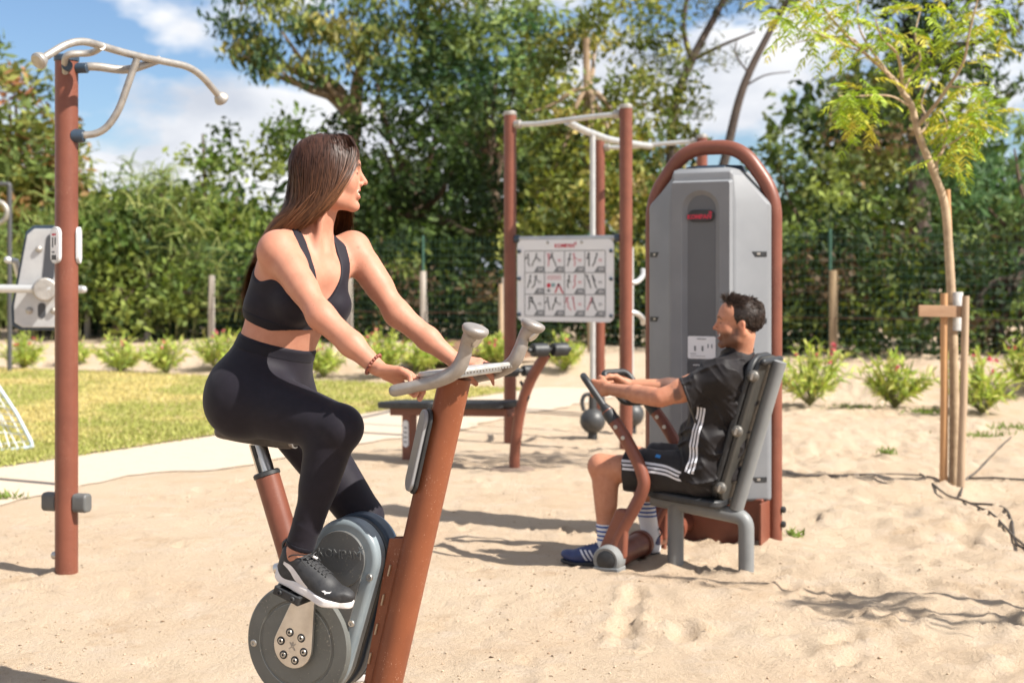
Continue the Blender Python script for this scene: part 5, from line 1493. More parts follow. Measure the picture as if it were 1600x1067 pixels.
# earth mound and stray sticks in the middle distance
Y = 19.5
x, y = np.meshgrid(np.linspace(-1, 1, 30), np.linspace(-1, 1, 20)); rr_ = np.clip(1 - x**2 - y**2, 0, 1)
hh = 0.26*rr_**0.8*(1 + 0.25*vnoise(x*3, y*3)) - 0.02
Vm = np.stack([(-0.55 + 0.9*x).ravel(), (Y + 0.8*y).ravel(), (hh + 0.25).ravel()], 1)
ii = (np.arange(19)[:, None]*30 + np.arange(29)[None]).ravel()
o = link('earth_mound', raw_mesh('earth_mound', Vm, np.stack([ii, ii+1, ii+31, ii+30], 1)), mat('red_earth', (0.17, 0.09, 0.052), 0.95, col2=(0.11, 0.06, 0.035), nscale=6, bump=0.5, bscale=30)); tag(o, 'low mound of reddish earth behind the bench', 'mound')
for (px, py, py0, lab) in ((752, 508, 575, 'thin pale stick standing in the reddish mound'), (784, 443, 575, 'tall thin stick beside the brown sign post')):
    a = P(px, py0, 19.0); b0 = P(px - 2, py, 19.0); mb = MB(); a[2] = 0.0; mb.tube([a, b0], [0.035, 0.03], 8); o = mb.build('garden_stake', STK_G, base=(a[0], a[1], 0)); tag(o, lab, 'stake')

# ------------------------------------------------------------------ young tree just outside the right edge: its trunk and sprays shade the sand
ob = np.array([3.79, 4.84, 0.0])
outt = thing('young_tree', 'slim young tree outside the right edge, shading the foreground sand', 'tree', tuple(ob))
tops = [(ob, np.array([3.79, 4.85, 3.6]), 0.026), (ob + np.array([0.02, -0.06, 0]), np.array([3.66, 4.70, 2.70]), 0.022)]
mb = MB(); mb.tube([ob - Z*0.1, ob + np.array([0.01, 0.02, 1.8]), tops[0][1]], [0.032, 0.028, 0.016], 10); mb.build('trunk', YB, outt)
mb = MB(); mb.tube(spline([ob + Z*1.0, ob + np.array([-0.12, -0.12, 1.7]), ob + np.array([-0.14, -0.16, 2.3]), tops[1][1]], 6), np.linspace(0.02, 0.011, 19), 9); mb.build('branch', YB, outt)
mb = MB(); mb.tube(spline([ob + Z*1.9, ob + np.array([0.1, -0.35, 2.3]), ob + np.array([0.12, -0.55, 2.8])], 6), np.linspace(0.018, 0.010, 13), 9); mb.build('branch', YB, outt)
lst = []
for (c_, n_, sp) in ((np.array([3.66, 4.70, 2.68]), 26, 0.055), (np.array([3.68, 4.72, 2.54]), 22, 0.06), (np.array([3.79, 4.86, 3.3]), 10, 0.12), (ob + np.array([0.12, -0.55, 2.8]), 14, 0.12)):
    for k in range(n_):
        frond(c_ + sr2.normal(size=3)*sp, unit(sr2.normal(size=3)), 0.13 + 0.06*sr2.random(), ycol[sr2.integers(4)])
blades('leaves', lst, m_leaf, outt, sr2)
# ================================================================== organic surfaces: smooth-blended distance fields
def smin(a, b, k):
    if k <= 0: return np.minimum(a, b)
    h = np.clip(0.5 + 0.5*(b - a)/k, 0, 1)
    return b*(1 - h) + a*h - k*h*(1 - h)
def smax(a, b, k): return -smin(-a, -b, k)
f32 = np.float32
CHK = None            # centre and radius of the chunk being evaluated: far primitives are skipped
def far_off(a, b, r):
    if CHK is None: return False
    c, rad = CHK; ba = b - a
    t = min(1.0, max(0.0, float((c - a) @ ba)/max(float(ba @ ba), 1e-9)))
    return float(np.linalg.norm(c - a - ba*t)) - r - rad > 0.15
def cap(p, a, b, ra, rb):
    a = np.asarray(a, f32); ba = np.asarray(b, f32) - a
    if far_off(a, a + ba, max(ra, rb)): return np.full(len(p), 0.15, f32)
    q = p - a
    t = np.clip((q @ ba)/max(float(ba @ ba), 1e-9), 0, 1)
    return np.linalg.norm(q - t[:, None]*ba, axis=1) - (ra + (rb - ra)*t)
def ecap(p, a, b, ra, rb, s, k):
    """capsule flattened (k<1) or widened (k>1) along unit vector s"""
    a = np.asarray(a, f32); b = np.asarray(b, f32); s = np.asarray(unit(s), f32)
    if far_off(a, b, max(ra, rb)*max(1, k)): return np.full(len(p), 0.15, f32)
    m = (a + b)/2
    f = (1.0/k - 1.0)
    q = p + ((p - m) @ s)[:, None]*(f*s)
    a2 = a + s*((a - m) @ s)*f; b2 = b + s*((b - m) @ s)*f
    return unculled(lambda: cap(q, a2, b2, ra, rb))*min(1.0, k)
def unculled(f):
    global CHK
    keep, CHK = CHK, None
    try: return f()
    finally: CHK = keep
def ell(p, c, r, R=None):
    if far_off(np.asarray(c, f32), np.asarray(c, f32), float(max(r))): return np.full(len(p), 0.15, f32)
    q = p - np.asarray(c, f32); r = np.asarray(r, f32)
    if R is not None: q = q @ np.asarray(R, f32).T
    k0 = np.linalg.norm(q/r, axis=1); k1 = np.linalg.norm(q/(r*r), axis=1)
    return k0*(k0 - 1)/np.maximum(k1, 1e-6)
def sph(p, c, r): return np.linalg.norm(p - np.asarray(c, f32), axis=1) - r
def pln(p, o, n): return (p - np.asarray(o, f32)) @ np.asarray(unit(n), f32)

def surf(fn, lo, hi, h, B=8, cull=True):
    """zero surface of fn over a box: naive surface nets on the blocks the surface crosses"""
    lo = np.asarray(lo, float); hi = np.asarray(hi, float)
    nb = np.ceil((hi - lo)/(h*B)).astype(int) + 1
    bi = np.stack(np.meshgrid(*[np.arange(n) for n in nb], indexing='ij'), -1).reshape(-1, 3)
    cen = lo + (bi*B + (B - 1)/2.0)*h
    d = np.concatenate([fn(c.astype(f32)) for c in np.array_split(cen, max(1, len(cen)//200000))])
    D = np.empty(tuple(np.stack([nb, [B]*3], 1).ravel()), f32)
    D[:] = d.reshape(nb)[:, None, :, None, :, None]
    act = bi[np.abs(d) < B*h*0.5*1.74*1.35 + 0.004]
    off = np.stack(np.meshgrid(*[np.arange(B)]*3, indexing='ij'), -1).reshape(-1, 3)
    global CHK
    key = (act//6) @ np.array([1000000, 1000, 1])
    act = act[np.argsort(key, kind='stable')]; key = np.sort(key)
    for ch in np.split(act, np.flatnonzero(np.diff(key)) + 1):
        if len(ch) == 0: continue
        w0 = lo + ch.min(0)*B*h; w1 = lo + (ch.max(0) + 1)*B*h
        CHK = ((w0 + w1)/2, float(np.linalg.norm(w1 - w0))/2) if cull else None
        pts = (lo + (ch[:, None, :]*B + off[None])*h).reshape(-1, 3).astype(f32)
        D[ch[:, 0], :, ch[:, 1], :, ch[:, 2], :] = fn(pts).reshape(-1, B, B, B)
    CHK = None
    D = D.reshape(nb*B)
    S = D < 0
    n0, n1, n2 = D.shape
    c8 = [(i, j, k) for i in (0, 1) for j in (0, 1) for k in (0, 1)]
    cnt = np.zeros((n0-1, n1-1, n2-1), np.int8)
    for (i, j, k) in c8: cnt += S[i:n0-1+i, j:n1-1+j, k:n2-1+k]
    A = np.argwhere((cnt > 0) & (cnt < 8))
    ids = (A[:, 0]*n1 + A[:, 1])*n2 + A[:, 2]
    val = {c: D[A[:, 0]+c[0], A[:, 1]+c[1], A[:, 2]+c[2]] for c in c8}
    acc = np.zeros((len(A), 3)); num = np.zeros(len(A))
    for c in c8:
        for ax in range(3):
            if c[ax]: continue
            e = list(c); e[ax] = 1; e = tuple(e)
            va, vb = val[c], val[e]; m = (va < 0) != (vb < 0)
            t = np.where(m, va/np.where(m, va - vb, 1), 0)
            q = np.array(c, float)[None].repeat(len(A), 0); q[:, ax] += t
            acc[m] += q[m]; num[m] += 1
    V = lo + (A + acc/num[:, None])*h
    def look(q):
        x = (q[:, 0]*n1 + q[:, 1])*n2 + q[:, 2]; return np.searchsorted(ids, x)
    Fs = []
    for ax in range(3):
        sl0 = [slice(1, -1)]*3; sl1 = [slice(1, -1)]*3
        sl0[ax] = slice(1, -2); sl1[ax] = slice(2, -1)
        a, b = S[tuple(sl0)], S[tuple(sl1)]
        E = np.argwhere(a != b) + 1
        if len(E) == 0: continue
        flip = S[E[:, 0], E[:, 1], E[:, 2]]
        u, v = (ax + 1) % 3, (ax + 2) % 3
        du = np.zeros(3, int); du[u] = 1; dv = np.zeros(3, int); dv[v] = 1
        q = np.stack([look(E - du - dv), look(E - dv), look(E), look(E - du)], 1)
        q[~flip] = q[~flip][:, ::-1]
        Fs.append(q)
    return V, np.vstack(Fs)

def relax(V, F, it=1, lam=0.5):
    n = len(V)
    e = np.vstack([F[:, [0, 1]], F[:, [1, 2]], F[:, [2, 3]], F[:, [3, 0]]])
    deg = np.bincount(e[:, 0], minlength=n) + np.bincount(e[:, 1], minlength=n)
    for _ in range(it):
        A = np.zeros_like(V)
        for c in range(3):
            A[:, c] = np.bincount(e[:, 0], V[e[:, 1], c], n) + np.bincount(e[:, 1], V[e[:, 0], c], n)
        V = V + lam*(A/np.maximum(deg, 1)[:, None] - V)
    return V

def largest(V, F):
    n = len(V); lab = np.arange(n)
    e = np.vstack([F[:, [0, 1]], F[:, [1, 2]], F[:, [2, 3]]])
    while True:
        a = lab[e[:, 0]]; b = lab[e[:, 1]]; lo_ = np.minimum(a, b); new = lab.copy()
        np.minimum.at(new, e[:, 0], lo_); np.minimum.at(new, e[:, 1], lo_)
        new = new[new]; new = new[new]
        if (new == lab).all(): break
        lab = new
    big = np.bincount(lab).argmax(); keep = lab == big
    idx = np.cumsum(keep) - 1
    F = F[keep[F[:, 0]]]
    return V[keep], idx[F]

def organic(name, V, F, m, parent=None, base=None, col=None):
    off = OFF[parent.name] if parent is not None else np.asarray(base, float)
    me = raw_mesh(name, V - off, F)
    if col is not None:
        a = me.color_attributes.new('tint', 'FLOAT_COLOR', 'POINT')
        a.data.foreach_set('color', np.hstack([np.clip(col, 0.0, 1), np.ones((len(col), 1))]).astype(f32).ravel())
    return link(name, me, m, parent, base if parent is None else None)

# skin colour: lips, cheeks, brows, eyes, teeth, knuckles
def face_cols(V, O, R, s, base, male=False):
    q = ((V - O) @ R.T)/s; x, y, z = q[:, 0], np.abs(q[:, 1]), q[:, 2]
    col = np.tile(np.array(base, float), (len(V), 1))
    def blend(mask, c):
        nonlocal col
        col = col*(1 - mask[:, None]) + np.array(c)*mask[:, None]
    near = (np.linalg.norm(q, axis=1) < 0.16)
    g = lambda cx, cy, cz, rx, ry, rz: np.exp(-(((x-cx)/rx)**2 + ((y-cy)/ry)**2 + ((z-cz)/rz)**2))*near
    blend(0.45*g(0.07, 0.042, -0.03, 0.03, 0.022, 0.022), np.array(base)*np.array([1.05, 0.74, 0.72]))
    blend(0.35*g(0.11, 0, -0.03, 0.012, 0.014, 0.012), np.array(base)*np.array([1.08, 0.75, 0.72]))
    blend(0.4*g(-0.01, 0.082, -0.005, 0.02, 0.012, 0.03), np.array(base)*np.array([1.05, 0.62, 0.58]))
    if male:
        st = near*sstep(-0.030, -0.055, z)*sstep(-0.012, 0.012, x)*(1 - sstep(-0.100, -0.135, z)*1.0)
        side = near*sstep(0.0, -0.03, z)*np.exp(-((x - 0.012)/0.016)**2)
        st = np.maximum(st, side)
        st *= 1 - g(0.095, 0, -0.062, 0.02, 0.022, 0.007)
        blend(0.74*st, (0.060, 0.034, 0.024))
    blend(np.clip(1.5*g(0.097, 0.0, -0.0535, 0.012, 0.020, 0.0042), 0, 0.85), (0.42, 0.10, 0.09))
    blend(np.clip(1.5*g(0.095, 0.0, -0.0715, 0.012, 0.020, 0.0048), 0, 0.85), (0.42, 0.11, 0.10))
    blend(np.clip(2.0*near*np.exp(-(((z + 0.0632 - 9*y*y)/0.0062)**6))*(np.abs(y) < 0.027)*(x > 0.060)*(x < 0.0915), 0, 1), (0.80, 0.77, 0.72))
    bz = 0.026 - 18*(y - 0.028)**2
    blend(np.clip(1.6*near*np.exp(-((z - bz)/0.0035)**2)*sstep(0.006, 0.012, y)*(1 - sstep(0.046, 0.054, y))*(x > 0.06), 0, 0.9), (0.035, 0.02, 0.014))
    blend(np.clip(1.6*g(0.088, 0.031, -0.0015, 0.010, 0.012, 0.0026), 0, 1), (0.03, 0.02, 0.018))
    return col

def hand_field(W, hx, hz, right, curl, size=1.0, thumb=(0.6, 0.2), spread=1.0, kf=0.006):
    hx = unit(hx); hz = unit(np.asarray(hz) - hx*(np.asarray(hz) @ hx)); hy = np.cross(hz, hx)*(1 if right else -1)
    W = np.asarray(W, float); S = size
    meta = []; fing = []
    for o, kx, L, r in ((0.030, 0.086, 0.95, 0.0098), (0.010, 0.092, 1.06, 0.0100), (-0.010, 0.087, 0.99, 0.0096), (-0.029, 0.078, 0.80, 0.0086)):
        K = W + hx*kx*S + hy*o*S*spread
        meta.append((W + hx*0.012*S + hy*o*0.62*S - hz*0.002, K, 0.0165*S, r*1.16*S))
        a = 0.0; p = K
        for l, c, rr in zip((0.044, 0.027, 0.021), curl, (1.0, 0.92, 0.80)):
            a += math.radians(c)
            d = hx*math.cos(a) - hz*math.sin(a) + hy*o*0.6*(spread - 1)
            q = p + d*l*L*S
            fing.append((p, q, r*S*(rr + 0.06), r*S*rr)); p = q
    t0 = W + hx*0.022*S + hy*0.022*S - hz*0.008*S
    t1 = W + hx*0.052*S + hy*0.048*S - hz*0.018*S
    t2 = t1 + unit(hx*0.75 + hy*(0.55*thumb[0]) - hz*thumb[1])*0.034*S
    t3 = t2 + unit(hx*0.85 - hy*0.10 - hz*(thumb[1] + 0.25))*0.027*S
    th = [(t0, t1, 0.0165*S, 0.0125*S), (t1, t2, 0.0118*S, 0.0105*S), (t2, t3, 0.0105*S, 0.0085*S)]
    mid = (W + hx*0.07*S).astype(f32)
    def fn(p):
        if far_off(mid, mid, 0.13*S): return np.full(len(p), 0.15, f32)
        d = None
        for a, b, ra, rb in meta:
            x = cap(p, a, b, ra, rb); d = x if d is None else smin(d, x, 0.012*S)
        for a, b, ra, rb in th: d = smin(d, cap(p, a, b, ra, rb), 0.010*S)
        for i in range(4):
            f = None
            for a, b, ra, rb in fing[3*i:3*i+3]:
                x = cap(p, a, b, ra, rb); f = x if f is None else smin(f, x, 0.003*S)
            d = smin(d, f, kf*S)
        return d
    return fn

def head_field(O, R, s=1.0, male=False, ears=True):
    """R rows: forward, left, up; O between the eyes' depth and the ears"""
    O = np.asarray(O, f32); R = np.asarray(R, f32)
    jw = 0.062 if male else 0.054
    def fn(p):
        if far_off(O, O, 0.15*s): return np.full(len(p), 0.15, f32)
        return unculled(lambda: fn1(p))
    def fn1(p):
        q = ((p - O) @ R.T)/s
        y = np.abs(q[:, 1]); m = np.stack([q[:, 0], y, q[:, 2]], 1)       # mirrored half
        d = ell(m, (-0.012, 0, 0.035), (0.100, 0.076, 0.082))
        d = smin(d, ell(m, (0.030, 0, 0.040), (0.064, 0.062, 0.062)), 0.03)
        d = smin(d, ell(m, (0.036, 0, -0.030), (0.055, 0.056, 0.070)), 0.03)
        d = smin(d, cap(m, (-0.012, jw, -0.045), (0.008, jw - 0.006, -0.072), 0.015, 0.015), 0.025)
        d = smin(d, cap(m, (0.008, jw - 0.007, -0.074), (0.068, 0.014, -0.101), 0.014, 0.013), 0.025 if male else 0.038)
        d = smin(d, ell(m, (0.020, 0.034, -0.058), (0.040, 0.023, 0.042)), 0.026)
        d = smin(d, sph(m, (0.076, 0.006, -0.101), 0.0155 if not male else 0.018), 0.014)
        d = smin(d, sph(m, (0.058, 0.040, -0.024), 0.022), 0.025)                     # cheek
        d = smin(d, cap(m, (0.089, 0.010, 0.024), (0.074, 0.046, 0.024), 0.0075 + 0.003*male, 0.007), 0.020)   # brow
        d = smax(d, -sph(m, (0.101, 0.031, 0.002), 0.0165), 0.014)                  # eye socket
        d = smin(d, sph(m, (0.0765, 0.0305, 0.001), 0.0135), 0.003)                  # eyelid
        d = smin(d, cap(m, (0.076, 0.0, -0.014), (0.076, 0.0, -0.040), 0.016, 0.015), 0.012)   # filling under the nose
        d = smin(d, cap(m, (0.088, 0, 0.020), (0.108, 0, -0.022), 0.0075, 0.0095), 0.009)   # nose
        d = smin(d, sph(m, (0.1125, 0, -0.0285), 0.0088), 0.006)
        d = smin(d, sph(m, (0.099, 0.0115, -0.0335), 0.0078), 0.005)
        d = smin(d, ell(m, (0.084, 0, -0.062), (0.0135, 0.030, 0.026)), 0.010)        # muzzle
        d = smin(d, cap(m, (0.0945, 0.004, -0.0530), (0.080, 0.027, -0.0570), 0.0046, 0.0028), 0.003)   # upper lip
        d = smin(d, cap(m, (0.0925, 0.004, -0.0720), (0.080, 0.025, -0.0610), 0.0054, 0.0028), 0.003)  # lower lip
        d = smin(d, sph(m, (0.054, 0.042, -0.038), 0.018), 0.018)                     # raised cheek of a smile
        q2 = m.copy(); q2[:, 2] -= 9.0*m[:, 1]**2
        d = smax(d, -ell(q2, (0.0955, 0, -0.0635), (0.0215, 0.032, 0.0072)), 0.002)      # smiling mouth opening
        d = smax(d, -cap(m, (0.094, 0.0, -0.0855), (0.085, 0.018, -0.083), 0.004, 0.004), 0.008)      # hollow over chin
        # ear
        e = ell(m, (-0.010, 0.074, -0.008), (0.018, 0.008, 0.031), np.array([[0.97, -0.25, 0], [0.25, 0.97, 0], [0, 0, 1.0]]))
        e = smax(e, -ell(m, (-0.004, 0.085, -0.004), (0.011, 0.0075, 0.020)), 0.004)
        if ears: d = smin(d, e, 0.004)
        return d*s
    return fn

def strands(name, paths, radii, cols, m, parent, seg=3):
    """paths (n,k,3), radii (n,k), cols (n,k,3) -> one mesh of hair strands"""
    n, k, _ = paths.shape
    T = np.gradient(paths, axis=1); T /= np.linalg.norm(T, axis=2)[..., None] + 1e-9
    ref = np.array([0.3, -0.8, 0.5]); A = np.cross(T, ref); A /= np.linalg.norm(A, axis=2)[..., None] + 1e-9
    Bv = np.cross(T, A)
    th = np.linspace(0, 2*math.pi, seg, endpoint=False)
    ring = A[:, :, None, :]*np.cos(th)[None, None, :, None] + Bv[:, :, None, :]*np.sin(th)[None, None, :, None]
    V = paths[:, :, None, :] + ring*radii[:, :, None, None]
    C = np.repeat(cols[:, :, None, :], seg, 2)
    idx = np.arange(n*k*seg).reshape(n, k, seg)
    a = idx[:, :-1, :]; b = np.roll(a, -1, 2); c = idx[:, 1:, :]; d = np.roll(c, -1, 2)
    F = np.stack([a, b, d, c], -1).reshape(-1, 4)
    return organic(name, V.reshape(-1, 3), F, m, parent, col=C.reshape(-1, 3))

def ribbons(name, paths, width, cols, centre, m, parent):
    """flat hair strands whose broad side faces away from the head"""
    n, k, _ = paths.shape
    T = np.gradient(paths, axis=1); T /= np.linalg.norm(T, axis=2)[..., None] + 1e-9
    out = paths - centre; S = np.cross(T, out); S /= np.linalg.norm(S, axis=2)[..., None] + 1e-9
    V = np.stack([paths - S*width[..., None]*0.5, paths + S*width[..., None]*0.5], 2)
    C = np.repeat(cols[:, :, None, :], 2, 2)
    idx = np.arange(n*k*2).reshape(n, k, 2)
    F = np.stack([idx[:, :-1, 0], idx[:, :-1, 1], idx[:, 1:, 1], idx[:, 1:, 0]], -1).reshape(-1, 4)
    return organic(name, V.reshape(-1, 3), F, m, parent, col=C.reshape(-1, 3))

def catmull_many(C, n):
    """C (m,k,3) control points -> (m, n, 3)"""
    m, k, _ = C.shape
    Q = np.concatenate([2*C[:, :1] - C[:, 1:2], C, 2*C[:, -1:] - C[:, -2:-1]], 1)
    u = np.linspace(0, k - 1 - 1e-6, n); i = np.floor(u).astype(int); t = (u - i)[None, :, None]
    a, b, c, d = Q[:, i], Q[:, i+1], Q[:, i+2], Q[:, i+3]
    return 0.5*(2*b + (c - a)*t + (2*a - 5*b + 4*c - d)*t*t + (-a + 3*b - 3*c + d)*t**3)

SKIN_W = mat('fair_skin', (0.5, 0.3, 0.2), 0.56, attr='tint', col2=(0.90, 0.84, 0.82), nscale=28, nlo=0.40, nhi=0.72, speck=(0.33, 0.13, 0.075), sscale=170, sthr=0.70, bump=0.14, bscale=420, bdist=0.001, sss=0.12, spec=0.32, rvar=0.09)
SKIN_M = mat('tanned_skin', (0.45, 0.25, 0.16), 0.54, attr='tint', col2=(0.86, 0.78, 0.74), nscale=30, nlo=0.40, nhi=0.72, speck=(0.24, 0.10, 0.06), sscale=170, sthr=0.69, bump=0.18, bscale=380, bdist=0.001, sss=0.10, spec=0.32, rvar=0.09)
HAIR_M = mat('hair', (0.03, 0.02, 0.015), 0.46, attr='tint', spec=0.27)

def shoe_parts(H, fu, fn_, lat, L=0.255, nm='running'):
    """H heel bottom centre; local x forward, y lateral, z up"""
    fu = unit(fu); fn_ = unit(np.asarray(fn_) - fu*(np.asarray(fn_) @ fu)); la = np.cross(fn_, fu)
    k = L/0.255
    def world(v): return np.asarray(H) + (v[:, :1]*fu + v[:, 1:2]*la + v[:, 2:3]*fn_)*k
    def plan(p):
        q = p[:, :2]
        def c2(a, b, ra, rb):
            a = np.array(a, f32); ba = np.array(b, f32) - a; w = q - a; t = np.clip((w @ ba)/(ba @ ba), 0, 1)
            return np.linalg.norm(w - t[:, None]*ba, axis=1) - (ra + (rb - ra)*t)
        d = c2((0.032, 0), (0.10, 0.002), 0.032, 0.034)
        d = smin(d, c2((0.10, 0.002), (0.185, -0.002), 0.034, 0.043), 0.02)
        d = smin(d, c2((0.185, -0.002), (0.225, 0.004), 0.042, 0.028), 0.02)
        return d
    def spring(x): return 0.014*sstep(0.16, 0.255, x)**1.3 + 0.006*(1 - sstep(0.0, 0.04, x))
    def sole(p):
        z = p[:, 2] - spring(p[:, 0]); th = 0.015 - 0.004*sstep(0.08, 0.2, p[:, 0])
        return smax(plan(p) + 0.25*np.maximum(0, z - 0.02), np.abs(z - th) - th, 0.005)
    def upper(p):
        z = p.copy(); z[:, 2] -= spring(p[:, 0])
        d = cap(z, (0.036, 0, 0.045), (0.030, 0, 0.076), 0.0325, 0.0300)
        d = smin(d, cap(z, (0.05, 0, 0.044), (0.15, 0, 0.036), 0.036, 0.034), 0.03)
        d = smin(d, cap(z, (0.062, 0, 0.078), (0.155, 0, 0.046), 0.0285, 0.026), 0.03)
        d = smin(d, ell(z, (0.195, -0.001, 0.030), (0.058, 0.041, 0.028)), 0.025)
        d = smax(d, plan(p) - 0.001, 0.004)
        d = smax(d, 0.012 - z[:, 2], 0.003)
        hole = ell(z, (0.036, 0, 0.112), (0.036, 0.024, 0.022))
        d = smax(d, -hole, 0.006)
        return d
    box = ((-0.02, -0.06, -0.005), (0.275, 0.06, 0.12))
    return world, sole, upper, plan, spring, box, (fu, la, fn_, k)
# ================================================================== the woman on the bike
hipR, hipL = P(384, 622, 4.12), P(436, 620, 4.28)
HEEL = PED_C + FOOT_N*0.015 - FOOT_U*0.076
ankR = HEEL + FOOT_U*0.046 + FOOT_N*0.088
kneR = P(529, 668, 3.95)
HEEL_L = PED_F + Z*0.015 - BF*0.06
ankL = HEEL_L + BF*0.046 + Z*0.088
kneL = bk(0.085, 0.15, 0.635)
waist = P(436, 528, 4.19); ribs = P(462, 455, 4.17); neckb = P(490, 372, 4.17)
c_up = unit(P(488, 372, 4.15) - P(437, 528, 4.19)); c_l = np.array([0.66, 0.75, 0]); c_l = unit(c_l - c_up*(c_l @ c_up)); c_f = np.cross(c_l, c_up)
RC = np.array([c_f, c_l, c_up])
C0 = P(468, 447, 4.165)
def ch(x, y, z): return C0 + c_f*x + c_l*y + c_up*z
shR, shL = P(434, 391, 4.055), P(551, 388, 4.27)
elbR, wriR = P(502, 494, 3.92), P(588, 573, 3.865)
elbL, wriL = P(621, 490, 4.21), bk(0.370, 0.185, 1.112)
p_f = BF; p_l = BL; p_u = Z
RP = np.array([p_f, p_l, p_u])
pel = (hipR + hipL)/2
# head: turned to her left, looking to the right of the picture and slightly away
h_f = unit([0.972, 0.21, 0.05]); h_l = unit(np.cross(Z, h_f)); h_u = np.cross(h_f, h_l)
RH = np.array([h_f, h_l, h_u]); HO = P(513, 273, 4.165)
HS = 0.945
headW = head_field(HO, RH, HS, ears=False)
def hd(x, y, z): return HO + (h_f*x + h_l*y + h_u*z)*HS

# hands: near hand lies inboard of the near grip, fingers curled below it; far hand on the far grip
handR = hand_field(wriR + unit(wriR - elbR)*0.012, unit(BF*0.96 - Z*0.10 + BL*0.10), unit(Z*0.90 + BL*0.36), True, (24, 46, 30), 0.93, (0.5, 0.35))
handL = hand_field(wriL, unit(BF*0.97 - Z*0.12 + BL*0.05), unit(Z*0.95 - BL*0.2), False, (14, 30, 20), 0.93, (0.5, 0.35))

def legs_f(p):
    d = ecap(p, hipR, kneR, 0.098, 0.0585, Z, 1.05)
    d = smin(d, cap(p, kneR, ankR, 0.0535, 0.0335), 0.02)
    cb_ = kneR*0.70 + ankR*0.30
    back = unit(np.cross(ankR - kneR, np.cross(kneR - hipR, ankR - kneR))); back = back if back @ BF < 0 else -back
    d = smin(d, cap(p, cb_ + back*0.014 + Z*0.05, cb_ + back*0.012 - (kneR - ankR)*0.15, 0.045, 0.036), 0.04)
    d = smin(d, sph(p, kneR + unit(kneR - hipR)*0.012 + Z*0.004, 0.053), 0.02)
    e = cap(p, hipL, kneL, 0.095, 0.058)
    e = smin(e, cap(p, kneL, ankL, 0.052, 0.033), 0.02)
    e = smin(e, cap(p, kneL*0.72 + ankL*0.28 - BF*0.016, kneL*0.5 + ankL*0.5 - BF*0.014, 0.043, 0.036), 0.04)
    d = smin(d, e, 0.012)
    return d
def feet_f(p):
    d = cap(p, ankR, HEEL + FOOT_U*0.03 + FOOT_N*0.05, 0.031, 0.024)
    d = smin(d, cap(p, HEEL + FOOT_U*0.05 + FOOT_N*0.052, HEEL + FOOT_U*0.19 + FOOT_N*0.034, 0.026, 0.018), 0.02)
    d = smin(d, cap(p, ankL, HEEL_L + BF*0.03 + Z*0.05, 0.031, 0.024), 0.01)
    d = smin(d, cap(p, HEEL_L + BF*0.05 + Z*0.052, HEEL_L + BF*0.19 + Z*0.034, 0.026, 0.018), 0.02)
    return d
def pelvis_f(p):
    d = ell(p, pel + Z*0.02 + BF*0.005, (0.100, 0.146, 0.108), RP)
    d = smin(d, sph(p, hipR - BF*0.016 - Z*0.010 - BL*0.004, 0.099), 0.05)
    d = smin(d, sph(p, hipL - BF*0.016 - Z*0.010, 0.099), 0.05)
    d = smin(d, ecap(p, pel + Z*0.06 + BF*0.015, waist - c_up*0.02, 0.098, 0.084, unit(BL + c_l), 1.30), 0.06)
    d = smin(d, cap(p, hipR + Z*0.04 - BF*0.012, hipL + Z*0.05 - BF*0.012, 0.074, 0.074), 0.05)
    return d
def torso_f(p):
    d = ecap(p, waist - c_up*0.05, waist + c_up*0.05, 0.080, 0.080, c_l, 1.32)
    d = smin(d, ell(p, ch(0.0, 0, -0.035), (0.098, 0.132, 0.155), RC), 0.05)
    d = smin(d, ell(p, ch(-0.008, 0, 0.05), (0.082, 0.138, 0.085), RC), 0.05)
    d = smin(d, cap(p, ch(-0.012, -0.085, 0.085), shR - c_up*0.01, 0.052, 0.047), 0.04)
    d = smin(d, cap(p, ch(-0.012, 0.085, 0.085), shL - c_up*0.01, 0.052, 0.047), 0.04)
    for s in (-1, 1):
        d = smin(d, ell(p, ch(0.078, 0.066*s, -0.028), (0.056, 0.060, 0.062), RC), 0.030)
        d = smin(d, cap(p, ch(0.055, 0.05*s, 0.05), ch(0.03, 0.09*s, 0.075), 0.042, 0.04), 0.04)
        d = smin(d, cap(p, ch(0.030, 0.018*s, 0.119), ch(0.006, 0.13*s, 0.128), 0.0085, 0.009), 0.018)      # collar bone
        d = smin(d, cap(p, neckb - c_up*0.005 - c_f*0.02, ch(-0.022, 0.11*s, 0.105), 0.042, 0.033), 0.045)        # trapezius
        d = smin(d, cap(p, ch(-0.05, 0.075*s, 0.03), ch(-0.035, 0.085*s, -0.08), 0.042, 0.04), 0.04)
    d = smax(d, -cap(p, ch(-0.105, 0, 0.08), ch(-0.105, 0, -0.2), 0.008, 0.008), 0.03)
    return d
def arm_f(p, s, e, w):
    d = cap(p, s, e, 0.0435, 0.0350)
    d = smin(d, sph(p, s, 0.0465), 0.03)
    a = unit(e - s)
    d = smin(d, cap(p, s*0.7 + e*0.3 + Z*0.008, s*0.4 + e*0.6 + Z*0.006, 0.037, 0.033), 0.03)
    d = smin(d, cap(p, e, e*0.45 + w*0.55, 0.0375, 0.033), 0.025)
    d = smin(d, cap(p, e*0.45 + w*0.55, w, 0.033, 0.0235), 0.02)
    return d
def neck_f(p):
    d = cap(p, neckb - c_up*0.03, hd(-0.018, 0, -0.075), 0.050, 0.047)
    # sternomastoid cords
    d = smin(d, cap(p, ch(0.042, -0.016, 0.122), hd(-0.02, -0.055, -0.045), 0.009, 0.013), 0.018)
    d = smin(d, cap(p, ch(0.042, 0.016, 0.122), hd(-0.02, 0.05, -0.045), 0.009, 0.013), 0.018)
    return d
